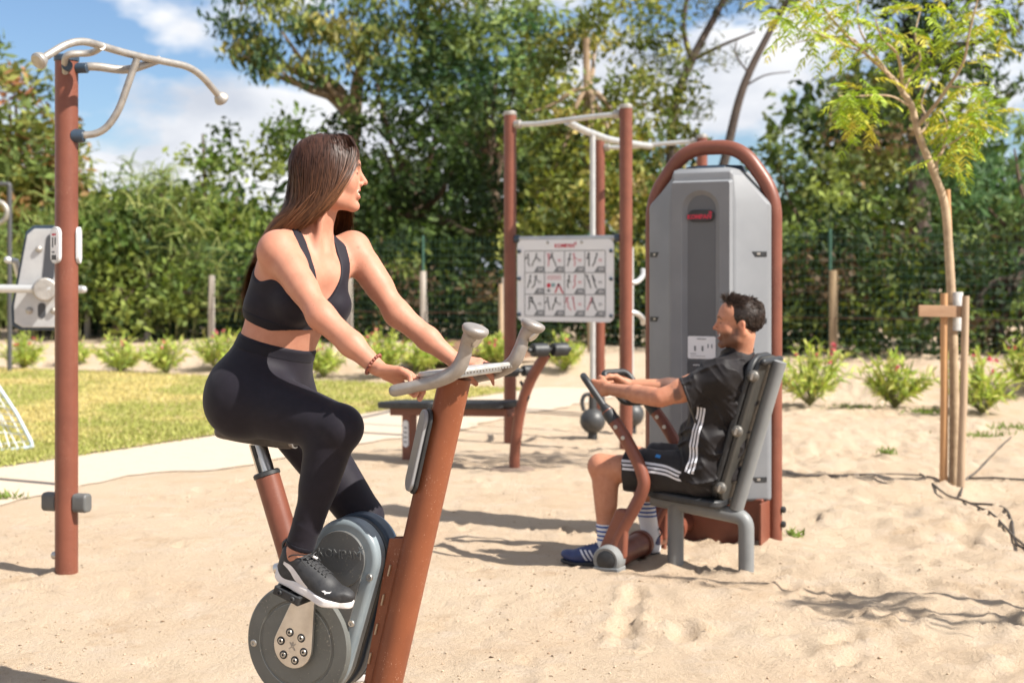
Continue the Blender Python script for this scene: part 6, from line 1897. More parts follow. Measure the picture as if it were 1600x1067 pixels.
def womanbody(p):
    d = smin(torso_f(p), pelvis_f(p), 0.05)
    d = smin(d, legs_f(p), 0.04)
    d = smin(d, feet_f(p), 0.012)
    d = smin(d, smin(arm_f(p, shR, elbR, wriR), handR(p), 0.014), 0.028)
    d = smin(d, smin(arm_f(p, shL, elbL, wriL), handL(p), 0.014), 0.028)
    d = smin(d, smin(neck_f(p), headW(p), 0.016), 0.03)
    return d
V, F = surf(womanbody, (-0.98, 3.70, 0.10), (-0.10, 4.52, 1.80), 0.0039)
V, F = largest(V, F); V = relax(V, F, 1, 0.4)
base_w = (0.455, 0.212, 0.140)
col = face_cols(V, HO, RH, HS, base_w)
def dist_cap(V, a, b): return cap(V.astype(f32), a, b, 0, 0)
warm = np.exp(-(np.linalg.norm(V - elbR, axis=1)/0.04)**2) + np.exp(-(np.linalg.norm(V - shR, axis=1)/0.06)**2)*0.5 + np.exp(-(np.linalg.norm(V - (wriR + BF*0.1), axis=1)/0.04)**2) + np.exp(-(np.linalg.norm(V - shL, axis=1)/0.06)**2)*0.5
col *= 1 - np.clip(warm, 0, 1)[:, None]*np.array([0.0, 0.14, 0.16])
lipd = np.exp(-(np.linalg.norm(V - P(559, 387, 4.22), axis=1)/0.004)**2)
col = col*(1 - lipd[:, None]) + np.array([0.1, 0.05, 0.03])*lipd[:, None]
wb = np.array([pel[0], pel[1], 0.44])
woman = organic('person', V, F, SKIN_W, base=wb, col=col)
tag(woman, 'long-haired woman in black sports top and leggings riding the bike', 'person')

FAB = mat('black_stretch_fabric', (0.0095, 0.0075, 0.0128), 0.66, col2=(0.012, 0.0095, 0.016), nscale=40, bump=0.12, bscale=900, bdist=0.0006, sheen=0.05, spec=0.22)
FAB2 = mat('black_rib_fabric', (0.0078, 0.0068, 0.0115), 0.66, bump=0.25, bscale=700, bdist=0.0008, sheen=0.03, spec=0.2)
# leggings
w_n = unit(P(380, 517, 4.19) - P(488, 551, 4.12)); wp0 = P(435, 534, 4.17)
wn = unit(np.cross(np.cross(w_n, Z), w_n)); wn = np.array([-0.30, 0.02, 0.95]); wn = unit(wn)
wn = unit([0.28, -0.05, 0.96])
cuffR = unit(kneR - ankR)
def lower_f(p):
    d = smin(smin(torso_f(p), pelvis_f(p), 0.05), legs_f(p), 0.04)
    return d
def leggings(p):
    d = lower_f(p) - 0.0042
    crease = 0.0016*np.exp(-(np.abs(cap(p, kneR - BF*0.05 - Z*0.03, kneR - BF*0.055 - Z*0.06, 0.0, 0.0)) - 0.012)**2/0.00001)
    q = p - np.asarray(pel, f32)
    wr = 0.0013*vnoise(p[:, 0]*9 + 2, p[:, 1]*9, p[:, 2]*30)*np.exp(-((p[:, 2] - waist[2] + 0.05)/0.05)**2)
    wr2 = 0.0014*vnoise(p[:, 0]*14, p[:, 1]*14, p[:, 2]*60)*np.exp(-((p[:, 2] - ankR[2] - 0.06)/0.05)**2)
    kb = np.asarray(kneR - BF*0.050 - Z*0.050, f32); gr = np.asarray(P(482, 604, 4.07), f32); hb = np.asarray(P(392, 560, 4.10), f32)
    def ridge(a, b, c): return (1 - np.abs(vnoise(a, b, c)))**3
    e1 = p @ np.asarray(unit(BF*0.6 - Z*0.8), f32); e2 = p @ np.asarray(unit(BF*0.8 + Z*0.6), f32)
    wr3 = 0.0042*ridge(e1*34, e2*9, p[:, 1]*6)*np.exp(-np.sum((p - kb)**2, 1)/0.0020)
    wr3 += 0.0042*ridge(e1*9 + 3, e2*36, p[:, 1]*6)*np.exp(-np.sum((p - gr)**2, 1)/0.0028)
    wr3 += 0.0022*ridge(e2*20 + 7, e1*7, p[:, 1]*6)*np.exp(-np.sum((p - hb)**2, 1)/0.006)
    ak = np.asarray(ankR + (kneR - ankR)*0.18, f32)
    wr3 += 0.0026*ridge((p @ np.asarray(cuffR, f32))*55, p[:, 0]*8, p[:, 1]*8)*np.exp(-np.sum((p - ak)**2, 1)/0.004)
    d = d - wr - wr2 - wr3
    d = smax(d, pln(p, wp0, wn), 0.006)
    foot = np.minimum(pln(p, ankR + cuffR*0.018, -cuffR)*1.0 + 0*p[:, 0], 1)
    nearR = np.linalg.norm(p - ankR.astype(f32), axis=1) < 0.16
    nearL = np.linalg.norm(p - ankL.astype(f32), axis=1) < 0.16
    d = np.where(nearR, smax(d, foot, 0.002), d)
    d = np.where(nearL, smax(d, pln(p, ankL + Z*0.02, -Z), 0.002), d)
    return d
V, F = surf(leggings, (-0.98, 3.80, 0.22), (-0.36, 4.52, 1.22), 0.0036)
V, F = largest(V, F); organic('leggings', relax(V, F, 1, 0.4), F, FAB, woman)
# waistband seam: a slightly raised second band
def band(p):
    d = lower_f(p) - 0.0056
    q = pln(p, wp0, wn)
    return smax(smax(d, q + 0.003, 0.006), -q - 0.040, 0.007)
V, F = surf(band, (-0.95, 3.95, 1.0), (-0.50, 4.42, 1.24), 0.0036)
V, F = largest(V, F); organic('waistband', relax(V, F, 1, 0.4), F, FAB2, woman)
# ankle cuff
def cuff(p):
    q = pln(p, ankR, cuffR)
    return smax(cap(p, kneR, ankR, 0.0535, 0.0335) - 0.0060, np.maximum(q - 0.034, 0.020 - q), 0.002)
V, F = surf(cuff, ankR - 0.09, ankR + 0.11, 0.003)
organic('ankle_cuff', V, F, FAB2, woman)
# sports top
def top_region(p):
    q = (p - np.asarray(C0, f32)) @ np.asarray(RC, f32).T
    x, y, z = q[:, 0], np.abs(q[:, 1]), q[:, 2]
    lo = -0.128 - z                                          # lower hem
    front = sstep(-0.02, 0.03, x)
    # inner edge (neckline): allowed where y > inner(z)
    zz = z
    scoop_f = 0.057*np.sqrt(np.clip((zz + 0.010)/0.11, 0, 1))
    scoop_b = 0.055*np.sqrt(np.clip((zz - 0.02)/0.10, 0, 1))
    inner = (scoop_f*front + scoop_b*(1 - front)) - y
    inner = np.where(zz < (-0.010*front + 0.02*(1 - front)), -0.05, inner)
    outer_f = 0.20 - 0.098*sstep(-0.055, 0.060, zz)
    outer_b = 0.20 - 0.120*sstep(-0.075, 0.06, zz)
    outer = y - (outer_f*front + outer_b*(1 - front))
    return np.maximum(np.maximum(lo, inner), outer)
def sports_top(p):
    d = smin(torso_f(p), neck_f(p) + 0.02, 0.02) - 0.0052
    d = d - 0.0012*vnoise(p[:, 0]*12, p[:, 1]*12, p[:, 2]*22)
    return smax(d, top_region(p), 0.006)
V, F = surf(sports_top, (-0.80, 3.95, 1.20), (-0.38, 4.42, 1.56), 0.0034)
V, F = largest(V, F); organic('sports_top', relax(V, F, 2, 0.45), F, FAB, woman)
def hem(p):
    q = (p - np.asarray(C0, f32)) @ np.asarray(RC, f32).T
    return smax(torso_f(p) - 0.0068, np.maximum(-0.130 - q[:, 2], q[:, 2] + 0.098), 0.006)
V, F = surf(hem, (-0.80, 3.95, 1.20), (-0.38, 4.42, 1.46), 0.0036)
V, F = largest(V, F); organic('under_band', relax(V, F, 1, 0.4), F, FAB2, woman)

# ------------------------------------------------------------------ her hair
hr = np.random.default_rng(41)
def crown_dir(n):
    out = []
    while len(out) < n:
        v = hr.normal(size=3); v /= np.linalg.norm(v)
        x, y, z = v*np.array([0.101, 0.079, 0.085]) + np.array([-0.012, 0, 0.036])
        lim = 0.016 + 0.92*min(max(z, 0), 0.12)
        if x < lim and z > -0.035 - 0.25*max(0, -x): out.append((x, y, z))
    return np.array(out)
NW = 8400
rt = crown_dir(NW)
root = HO + (rt @ RH)*HS
cenC = HO + (np.array([-0.012, 0, 0.036]) @ RH)*HS
def push_out(p, k):
    q = ((p - cenC) @ RH.T)/HS/np.array([0.101, 0.079, 0.086])/k
    r = np.linalg.norm(q, axis=-1, keepdims=True)
    f = np.where(r < 1, 1/np.maximum(r, 1e-6), 1.0)
    return cenC + (p - cenC)*f
near = rt[:, 1] < 0.012 + 0.01*hr.normal(size=NW)         # falls to the camera side
s = np.zeros(NW)                                            # 0 back .. 1 front, spread evenly over each side
for _m in (near, ~near):
    _k = rt[_m, 0] + 0.012*hr.normal(size=_m.sum()); s[_m] = np.argsort(np.argsort(_k))/max(1, _m.sum() - 1)
def lerp3(a, b, t): return np.asarray(a)*(1 - t[:, None]) + np.asarray(b)*t[:, None]
j = lambda sc_: hr.normal(size=(NW, 3))*sc_
W1 = np.where(near[:, None], lerp3(P(448, 322, 4.19), P(529, 306, 4.098), s), lerp3(P(446, 326, 4.22), P(545, 322, 4.275), s))
W2 = np.where(near[:, None], lerp3(P(424, 356, 4.215), P(478, 355, 4.105), s), lerp3(P(430, 362, 4.25), P(546, 350, 4.33), s))
W3 = np.where(near[:, None], lerp3(P(402, 398, 4.235), P(425, 380, 4.205), s), lerp3(P(410, 398, 4.26), P(532, 378, 4.37), s))
W4 = np.where(near[:, None], lerp3(P(389, 445, 4.25), P(400, 432, 4.24), s), lerp3(P(392, 442, 4.27), P(515, 410, 4.38), s))
bul = (np.sin(np.pi*s)*near)[:, None]
W1 = W1 + np.array([0, -1.0, 0])*0.058*bul; W2 = W2 + np.array([0, -1.0, 0])*0.045*bul
tipY = hr.random(NW)
W5 = np.where(near[:, None], lerp3(P(378, 480, 4.26), P(392, 520, 4.25), tipY), lerp3(P(380, 470, 4.27), P(505, 440, 4.38), s))
lock = hr.integers(0, 70, NW); lo_ = hr.normal(size=(70, 3))
W1 += j(0.005) + lo_[lock]*0.005; W2 += j(0.006) + lo_[lock]*0.007; W3 += j(0.005) + lo_[lock]*0.007; W4 += j(0.006) + lo_[lock]*0.010; W5 += j(0.009) + lo_[lock]*0.012
top = np.clip((rt[:, 2] - 0.0)/0.11, 0, 1)[:, None]
sidey = np.where(near, -1.0, 1.0)[:, None]
outw = h_l*sidey
M1 = root*0.62 + W1*0.38 + outw*0.030*top + Z*0.012*top
M1 = push_out(M1, 1.07 + 0.05*hr.random(NW)[:, None])
M0 = push_out(root*0.85 + M1*0.15 + outw*0.012*top, 1.05 + 0.04*hr.random(NW)[:, None])
W1 = push_out(W1, 1.06)
ctl = np.stack([root, M0, M1, W1, W2, W3, W4, W5], 1)
# front locks that sweep over forehead and temple before joining the rest
fl_ = np.where(near & (s > 0.60))[0]
w_ = sstep(0.60, 0.95, s[fl_])[:, None]
k_ = hr.random(len(fl_))[:, None]; jj = lambda sc_: hr.normal(size=(len(fl_), 3))*sc_
for q_, A__, B__ in ((0, P(522, 210, 4.165), P(546, 216, 4.135)), (1, P(538, 213, 4.14), P(548, 217, 4.11)), (2, P(551, 238, 4.108), P(559, 244, 4.125)), (3, P(530, 287, 4.072), P(542, 281, 4.080)), (4, P(487, 340, 4.085), P(508, 330, 4.085))):
    ctl[fl_, q_] = ctl[fl_, q_]*(1 - w_) + (A__*(1 - k_) + B__*k_ + jj(0.0035))*w_
KP = 20
path = catmull_many(ctl, KP)
cut = 0.62 + 0.38*hr.random(NW)**0.5
ln = np.maximum(cut, 0.72)
ln[fl_] = np.where(w_[:, 0] > 0.5, 0.66 + 0.30*hr.random(len(fl_)), ln[fl_])
u = np.linspace(0, 1, KP)[None]*ln[:, None]
idx = u*(KP - 1); i0 = np.clip(np.floor(idx).astype(int), 0, KP - 2); fr = (idx - i0)[..., None]
ar = np.arange(NW)[:, None]
path = path[ar, i0]*(1 - fr) + path[ar, i0 + 1]*fr
path += 0.0030*np.sin(u*8 + hr.random((NW, 1))*6)[..., None]*hr.normal(size=(NW, 1, 3))*u[..., None]
wid = 0.0016*(0.6 + 0.8*hr.random((NW, 1)))*np.clip(1.2 - 1.0*np.linspace(0, 1, KP)[None]**2, 0.2, 1)
tone = np.array([0.043, 0.0180, 0.0115]); ends = np.array([0.30, 0.128, 0.052])
mixu = (sstep(0.18, 0.80, u)*(0.25 + 0.75*hr.random((NW, 1))**1.3))[..., None]
cols = (tone*(1 - mixu) + ends*mixu)*(0.55 + 0.9*hr.random((NW, 1)))[..., None]*(0.75 + 0.5*hr.random(70)[lock])[:, None, None]
hairobj = ribbons('hair', path, wid, cols, cenC - Z*0.12 + h_l*0.03, HAIR_M, woman)
hairobj['kind'] = 'stuff'
# soft volume under the strands so that no scalp shows
def hair_vol(p):
    q = ((p - np.asarray(HO, f32)) @ np.asarray(RH, f32).T)/HS
    d = unculled(lambda: ell(q, (-0.014, 0, 0.038), (0.102, 0.080, 0.087)))
    lim = q[:, 0] - (0.012 + 0.88*np.clip(q[:, 2], 0, 0.12))
    d = smax(d, lim, 0.006)
    d = smax(d, -0.050 - q[:, 2] - 0.3*np.maximum(0, -q[:, 0]), 0.01)*HS
    def run(a, b, ra, rb): return cap(p, a, b, ra, rb)
    e = run(P(478, 275, 4.205), P(468, 322, 4.195), 0.044, 0.026)
    e = smin(e, run(P(508, 262, 4.135), P(498, 300, 4.135), 0.022, 0.014), 0.03)
    e = smin(e, run(P(488, 300, 4.135), P(464, 333, 4.145), 0.026, 0.022), 0.03)
    e = smin(e, run(P(463, 325, 4.19), P(433, 366, 4.215), 0.024, 0.015), 0.03)
    e = smin(e, run(P(470, 335, 4.14), P(440, 364, 4.18), 0.024, 0.015), 0.025)
    e = smin(e, run(P(433, 366, 4.215), P(404, 405, 4.24), 0.014, 0.007), 0.03)
    e = smin(e, run(P(520, 290, 4.245), P(540, 335, 4.30), 0.025, 0.012), 0.03)
    return smin(d, e, 0.02)
V, F = surf(hair_vol, (-0.82, 3.98, 1.30), (-0.38, 4.42, 1.80), 0.0045)
V = relax(V, F, 2, 0.5)
organic('hair_base', V, F, HAIR_M, woman, col=np.array([0.034, 0.015, 0.010])*(1 + 3.2*sstep(0.10, 0.28, HO[2] - V[:, 2]))[:, None])
# a few loose flyaway hairs
nf = 9
fr_ = root[hr.choice(np.where(rt[:, 2] > 0.06)[0], nf)]
ctl = np.stack([fr_, fr_ + Z*0.02 + h_f*0.01, fr_ + hr.normal(size=(nf, 3))*0.02 + Z*0.028 + h_f*0.03, fr_ + hr.normal(size=(nf, 3))*0.03 + Z*0.012 + h_f*0.055], 1)
pa_ = catmull_many(ctl, 14)
o = strands('flyaway_hair', pa_, np.full((nf, 14), 0.00032), np.tile(np.array([0.05, 0.028, 0.02]), (nf, 14, 1)), HAIR_M, woman); o['kind'] = 'stuff'

# ------------------------------------------------------------------ her shoes and bracelet
SH_BLK = mat('black_shoe_mesh', (0.016, 0.016, 0.018), 0.6, col2=(0.028, 0.028, 0.03), nscale=60, bump=0.35, bscale=600, bdist=0.001)
SH_WHT = mat('white_foam_sole', (0.66, 0.63, 0.62), 0.6, col2=(0.55, 0.52, 0.52), nscale=14, bump=0.08, bscale=150)
SH_LACE = mat('black_lace', (0.02, 0.02, 0.022), 0.7)
def running_shoe(H, fu, fn_, near_side):
    world_, sole, upper, plan_, spring_, box, fr4 = shoe_parts(H, fu, fn_, None)
    V, F = surf(upper, box[0], box[1], 0.0026); V = relax(V, F, 1, 0.4)
    up = organic('shoe', world_(V), F, SH_BLK, woman)
    V2, F2 = surf(sole, box[0], box[1], 0.0026)
    organic('sole', world_(V2), F2, SH_WHT, up)
    from mathutils.bvhtree import BVHTree
    bv = BVHTree.FromPolygons([tuple(v) for v in V], [tuple(f) for f in F])
    def on_side(x, z, y0=-0.09):
        h = bv.ray_cast(Vector((x, y0, z)), Vector((0, 1 if y0 < 0 else -1, 0)))
        return None if h[0] is None else np.array(h[0]) + np.array(h[1])*0.0012
    def on_top(x, y):
        h = bv.ray_cast(Vector((x, y, 0.2)), Vector((0, 0, -1)))
        return None if h[0] is None else np.array(h[0]) + np.array(h[1])*0.0016
    if near_side:
        # white flash sweeping up from the arch to the heel
        for nm, up_l, lo_l in (('flash', [(0.030, 0.066), (0.055, 0.064), (0.085, 0.052), (0.110, 0.038), (0.126, 0.030)], [(0.030, 0.058), (0.055, 0.048), (0.080, 0.032), (0.100, 0.026), (0.124, 0.025)]),):
            a = spline(up_l, 6); b = spline(lo_l, 6); rows = []
            for (p, q_) in zip(a, b):
                r_ = [on_side(*(p*(1-t) + q_*t)) for t in np.linspace(0, 1, 5)]
                if all(x is not None for x in r_): rows.append(r_)
            if len(rows) > 2:
                mb = MB(); VV = np.array(rows).reshape(-1, 3); FF = [[i*5+k, i*5+k+1, (i+1)*5+k+1, (i+1)*5+k] for i in range(len(rows)-1) for k in range(4)]
                mb.add(world_(VV), FF); mb.build(nm, SH_WHT, up, fix=False)
        # leaping emblem on the toe
        em = [(0.176, 0.041), (0.183, 0.046), (0.190, 0.0445), (0.199, 0.047), (0.2035, 0.0505), (0.2015, 0.0445), (0.193, 0.0405), (0.1895, 0.0365), (0.186, 0.0405), (0.181, 0.0405)]
        pts = [on_side(x - 0.004, z) for x, z in em]
        if all(x is not None for x in pts):
            mb = MB(); mb.add(world_(np.array(pts)), [list(range(len(pts)))]); mb.build('emblem', SH_WHT, up, smooth=False, fix=False)
    # laces
    for i, x in enumerate(np.linspace(0.085, 0.150, 6)):
        w_ = 0.021 - 0.0004*i
        for sg in (-1, 1):
            cs = [on_top(x + 0.010*t*1.0, sg*(w_ - 2*w_*t)) for t in np.linspace(0, 1, 7)]
            if all(c is not None for c in cs):
                mb = MB(); mb.tube(world_(np.array(cs)), 0.0021, 6); mb.build('lace', SH_LACE, up)
    t0 = on_top(0.090, 0.0)
    if t0 is not None:
        for sg, l1 in ((-1, 0.045), (1, 0.04), (-1, 0.07)):
            c = spline([t0 + np.array([0, 0, 0.002]), t0 + np.array([0.01*(l1 > 0.05), sg*0.018, 0.010]), t0 + np.array([-0.008 if l1 < 0.05 else -0.035, sg*0.036, -0.004]), t0 + np.array([0.012 if l1 < 0.05 else -0.05, sg*0.037, -0.016])], 5)
            mb = MB(); mb.tube(world_(c), 0.0018, 6); mb.build('lace_bow', SH_LACE, up)
        pt = t0 + np.array([0.012, -0.004, 0.004])
        mb = MB(); mb.box(world_(pt[None])[0], (0.016, 0.010, 0.003), (fr4[0], fr4[1], fr4[2])); mb.build('tongue_tag', SH_WHT, up)
    # heel pull tab
    mb = MB(); mb.tube(world_(spline([(0.004, 0, 0.075), (-0.006, 0, 0.096), (0.002, 0, 0.112), (0.012, 0, 0.098)], 5)), 0.0045, 8, sx=1.8); mb.build('pull_tab', SH_BLK, up)
running_shoe(HEEL, FOOT_U, FOOT_N, True)
running_shoe(HEEL_L, BF, Z, False)
wax = unit(wriR - elbR); wc = wriR - wax*0.012
a_ = unit(np.cross(wax, Z)); b_ = np.cross(wax, a_)
m_bead = mat('red_bead', (0.22, 0.06, 0.035), 0.35, col2=(0.12, 0.03, 0.02), nscale=60)
mb = MB()
for k in range(20):
    t = 2*math.pi*k/20
    mb.sphere(wc + (a_*math.cos(t) + b_*math.sin(t))*0.0300 + wax*0.004*math.sin(t + 1), 0.0048, 8, 6)
br_ = mb.build('bracelet', m_bead, base=tuple(wc)); tag(br_, 'reddish bead bracelet on the right wrist of the woman', 'bracelet')
br_['kind'] = 'thing'
del br_['kind']
# ================================================================== the man on the chest press
def mm_(g, t, z): return mc(g, t, z)
m_hipN, m_hipF = mm_(0.180, -0.095, 0.452), mm_(0.175, 0.095, 0.452)
m_kneN, m_kneF = mm_(0.642, -0.140, 0.458), mm_(0.585, 0.165, 0.462)
m_ankN, m_ankF = mm_(0.612, -0.145, 0.100), mm_(0.520, 0.175, 0.100)
m_pel = mm_(0.150, 0, 0.475); m_wai = mm_(0.125, 0, 0.615); m_che = mm_(0.085, 0, 0.775); m_neb = mm_(0.022, 0, 0.945)
m_shN, m_shF = mm_(0.045, -0.178, 0.905), mm_(0.045, 0.178, 0.905)
# hands on the grips
gN = LEV_N[0] + LEV_N[1]*0.105 + LEV_N[2]; gF = LEV_F[0] + LEV_F[1]*0.105 + LEV_F[2]
m_wrN = gN - MG*0.085 + Z*0.006 - MT*0.012; m_wrF = gF - MG*0.085 + Z*0.006 + MT*0.012
m_elN, m_elF = mm_(0.290, -0.285, 0.808), mm_(0.300, 0.290, 0.815)
m_up = unit(m_neb - m_wai); m_l = unit(MT - m_up*(MT @ m_up)); m_f = np.cross(-m_l, m_up); RM = np.array([m_f, -m_l, m_up])
if m_f @ MG < 0: m_f = -m_f; RM = np.array([m_f, -m_l, m_up])
mh_f = unit([-0.975, 0.13, 0.05]); mh_l = unit(np.cross(Z, mh_f)); mh_u = np.cross(mh_f, mh_l); RMH = np.array([mh_f, mh_l, mh_u])
MHO = P(1155, 505, 6.50); MHS = 0.985
headM = head_field(MHO, RMH, MHS, True)
def mhd(x, y, z): return MHO + (mh_f*x + mh_l*y + mh_u*z)*MHS
gd = LEV_N[1]
m_handN = hand_field(m_wrN, unit(MG*0.96 + MT*0.18), unit(-MT*0.93 + Z*0.28), False, (62, 88, 55), 1.06, (0.5, 0.6))
m_handF = hand_field(m_wrF, unit(MG*0.96 - MT*0.18), unit(MT*0.93 + Z*0.28), True, (62, 88, 55), 1.06, (0.5, 0.6))

def m_legs(p):
    out = None
    for hp, kn, an in ((m_hipN, m_kneN, m_ankN), (m_hipF, m_kneF, m_ankF)):
        d = cap(p, hp, kn, 0.086, 0.058)
        d = smin(d, cap(p, kn, an, 0.050, 0.037), 0.025)
        d = smin(d, sph(p, kn + MG*0.010 + Z*0.006, 0.055), 0.02)
        d = smin(d, cap(p, kn*0.80 + an*0.20 - MG*0.026, kn*0.52 + an*0.48 - MG*0.021, 0.050, 0.040), 0.035)
        d = smin(d, cap(p, kn*0.9 + an*0.1 + MG*0.016, kn*0.3 + an*0.7 + MG*0.010, 0.022, 0.018), 0.03)
        out = d if out is None else smin(out, d, 0.01)
    return out
def m_feet(p):
    out = None
    for an in (m_ankN, m_ankF):
        d = cap(p, an, an - MG*0.012 - Z*0.05, 0.036, 0.024)
        d = smin(d, cap(p, an - Z*0.045, an + MG*0.14 - Z*0.068, 0.030, 0.02), 0.03)
        out = d if out is None else np.minimum(out, d)
    return out
def m_torso(p):
    d = ecap(p, m_pel, m_wai, 0.115, 0.112, MT, 1.35)
    d = smin(d, ecap(p, m_wai, m_che, 0.112, 0.122, MT, 1.30), 0.06)
    d = smin(d, ecap(p, m_che + m_f*0.012, m_che + m_up*0.09, 0.118, 0.098, MT, 1.42), 0.06)
    d = smin(d, cap(p, m_neb - m_up*0.06, m_shN, 0.062, 0.058), 0.05)
    d = smin(d, cap(p, m_neb - m_up*0.06, m_shF, 0.062, 0.058), 0.05)
    for s in (m_shN, m_shF):
        d = smin(d, cap(p, m_neb + m_up*0.03, s*0.62 + m_neb*0.38 + Z*0.012, 0.045, 0.040), 0.05)
    d = smin(d, smin(sph(p, m_hipN, 0.09), sph(p, m_hipF, 0.09), 0.03), 0.05)
    return d
def m_arm(p, s, e, w):
    d = cap(p, s, e, 0.056, 0.043)
    d = smin(d, sph(p, s, 0.060), 0.03)
    d = smin(d, cap(p, s*0.6 + e*0.4 + Z*0.012, s*0.35 + e*0.65 + Z*0.010, 0.045, 0.041), 0.03)
    d = smin(d, cap(p, s*0.6 + e*0.4 - Z*0.012, s*0.35 + e*0.65 - Z*0.010, 0.043, 0.038), 0.03)
    d = smin(d, cap(p, e*0.85 + w*0.15, e*0.55 + w*0.45, 0.0445, 0.040), 0.03)
    d = smin(d, cap(p, e*0.55 + w*0.45, w, 0.038, 0.028), 0.02)
    return d
def m_neck(p):
    d = cap(p, m_neb - m_up*0.04, mhd(-0.024, 0, -0.055), 0.058, 0.053)
    d = smin(d, cap(p, m_neb + m_f*0.05 - MT*0.02, mhd(-0.022, 0.062, -0.04), 0.011, 0.015), 0.02)
    d = smin(d, sph(p, m_neb*0.45 + mhd(0.03, 0, -0.095)*0.55 + m_f*0.022, 0.016), 0.02)
    return d
def manbody(p):
    d = smin(m_torso(p), m_legs(p), 0.03)
    d = smin(d, m_feet(p), 0.012)
    d = smin(d, smin(m_arm(p, m_shN, m_elN, m_wrN), m_handN(p), 0.015), 0.03)
    d = smin(d, smin(m_arm(p, m_shF, m_elF, m_wrF), m_handF(p), 0.015), 0.03)
    d = smin(d, smin(m_neck(p), headM(p), 0.018), 0.03)
    return d
V, F = surf(manbody, (0.15, 6.02, -0.03), (1.55, 7.40, 1.34), 0.0048)
V, F = largest(V, F); V = relax(V, F, 1, 0.35)
base_m = (0.445, 0.205, 0.125)
col = face_cols(V, MHO, RMH, MHS, base_m, True)
def arm_coord(V, a, b):
    ab = b - a; t = ((V - a) @ ab)/(ab @ ab); r = np.linalg.norm(V - a - t[:, None]*ab, axis=1); return t, r
def ink_skin(t0, t1, a, b, sc, seed, k=0.75, thr=0.0):
    global col
    t, r = arm_coord(V, a, b)
    n = vnoise(V[:, 0]*sc + seed, V[:, 1]*sc, V[:, 2]*sc) + 0.5*vnoise(V[:, 0]*sc*2.1, V[:, 1]*sc*2.1 + seed, V[:, 2]*sc*2.1)
    m = sstep(t0 - 0.03, t0 + 0.03, t)*(1 - sstep(t1 - 0.03, t1 + 0.03, t))*(r < 0.075)*sstep(thr - 0.12, thr + 0.12, n)*k
    col = col*(1 - m[:, None]) + np.array([0.06, 0.045, 0.045])*m[:, None]
ink_skin(0.68, 0.86, m_shN, m_elN, 26, 3, 0.7)
ink_skin(0.25, 0.62, m_elF, m_wrF, 24, 8, 0.75, -0.1)
kn = np.exp(-(np.linalg.norm(V - m_kneN, axis=1)/0.06)**2) + np.exp(-(np.linalg.norm(V - m_elN, axis=1)/0.05)**2) + np.exp(-(np.linalg.norm(V - gN, axis=1)/0.05)**2)
col *= 1 - np.clip(kn, 0, 1)[:, None]*np.array([0.0, 0.13, 0.15])
mbse = np.array([m_pel[0], m_pel[1], 0.0])
man = organic('person', V, F, SKIN_M, base=mbse, col=col)
tag(man, 'dark-haired man in black striped shirt and shorts pushing the chest press', 'person')

JERSEY = mat('black_jersey', (0.0085, 0.0066, 0.0074), 0.62, col2=(0.011, 0.0088, 0.0096), nscale=30, bump=0.12, bscale=800, bdist=0.0008, sheen=0.03, spec=0.26)
SHORTS = mat('black_shorts_fabric', (0.013, 0.011, 0.012), 0.55, col2=(0.017, 0.0145, 0.016), nscale=30, bump=0.12, bscale=700, bdist=0.0008, sheen=0.06, spec=0.28)
def folds(p, sc=1.0):
    u = (p @ np.asarray(m_up, f32)); v = (p @ np.asarray(m_f, f32)); w = p @ np.asarray(MT, f32)
    wx = 0.35*vnoise(u*7, v*7, w*7)
    a = vnoise(u*17*sc + v*13*sc + wx, v*5*sc - u*5*sc, w*6)
    b = vnoise(u*9 - v*8, v*8 + 3, w*7 + 5)
    c = vnoise(u*30 - v*22 + wx, v*8, w*9 + 2)
    return 0.015*(1 - np.abs(a))**3 + 0.010*b + 0.006*(1 - np.abs(c))**3
def shirt_raw(p):
    d = m_torso(p) - 0.014
    d = smin(d, ecap(p, m_pel - m_up*0.05 + m_f*0.02, m_wai + m_f*0.015, 0.138, 0.128, MT, 1.30), 0.04)
    for s, e in ((m_shN, m_elN), (m_shF, m_elF)):
        x = s*0.28 + e*0.72
        d = smin(d, cap(p, s + Z*0.004, x - Z*0.010, 0.068, 0.066), 0.05)
        d = smin(d, cap(p, s*0.5 + e*0.5 - Z*0.02, x - Z*0.024, 0.055, 0.054), 0.03)
    return d - folds(p)*0.9 + 0.002
def arm_cut(p, s, e, f):
    ax = unit(e - s); near_ = np.linalg.norm(p - np.asarray(s*0.4 + e*0.6, f32), axis=1) < 0.17
    return near_, pln(p, s*(1 - f) + e*f, ax)
def shirt(p):
    d = shirt_raw(p)
    d = smax(d, -(cap(p, m_neb - m_up*0.005 + m_f*0.012, m_neb + m_up*0.10 + m_f*0.03, 0.066, 0.075)), 0.004)
    for s, e in ((m_shN, m_elN), (m_shF, m_elF)):
        near_, c = arm_cut(p, s, e, 0.62)
        d = np.where(near_, smax(d, c, 0.006), d)
    d = smax(d, 0.418 + 0.02*vnoise(p[:, 0]*8, p[:, 1]*8) - p[:, 2], 0.004)
    return d
V, F = surf(shirt, (0.5, 6.05, 0.36), (1.5, 7.2, 1.08), 0.0046)
V = relax(V, F, 1, 0.4); SV, SF = V, F
tshirt = organic('t_shirt', V, F, JERSEY, man)
def collar(p):
    d = np.abs(cap(p, m_neb - m_up*0.005 + m_f*0.012, m_neb + m_up*0.10 + m_f*0.03, 0.066, 0.075)) - 0.0045
    return smax(d, np.abs(shirt_raw(p)) - 0.009, 0.003)
V, F = surf(collar, m_neb - 0.16, m_neb + 0.16, 0.004)
organic('collar', V, F, SHORTS, tshirt)
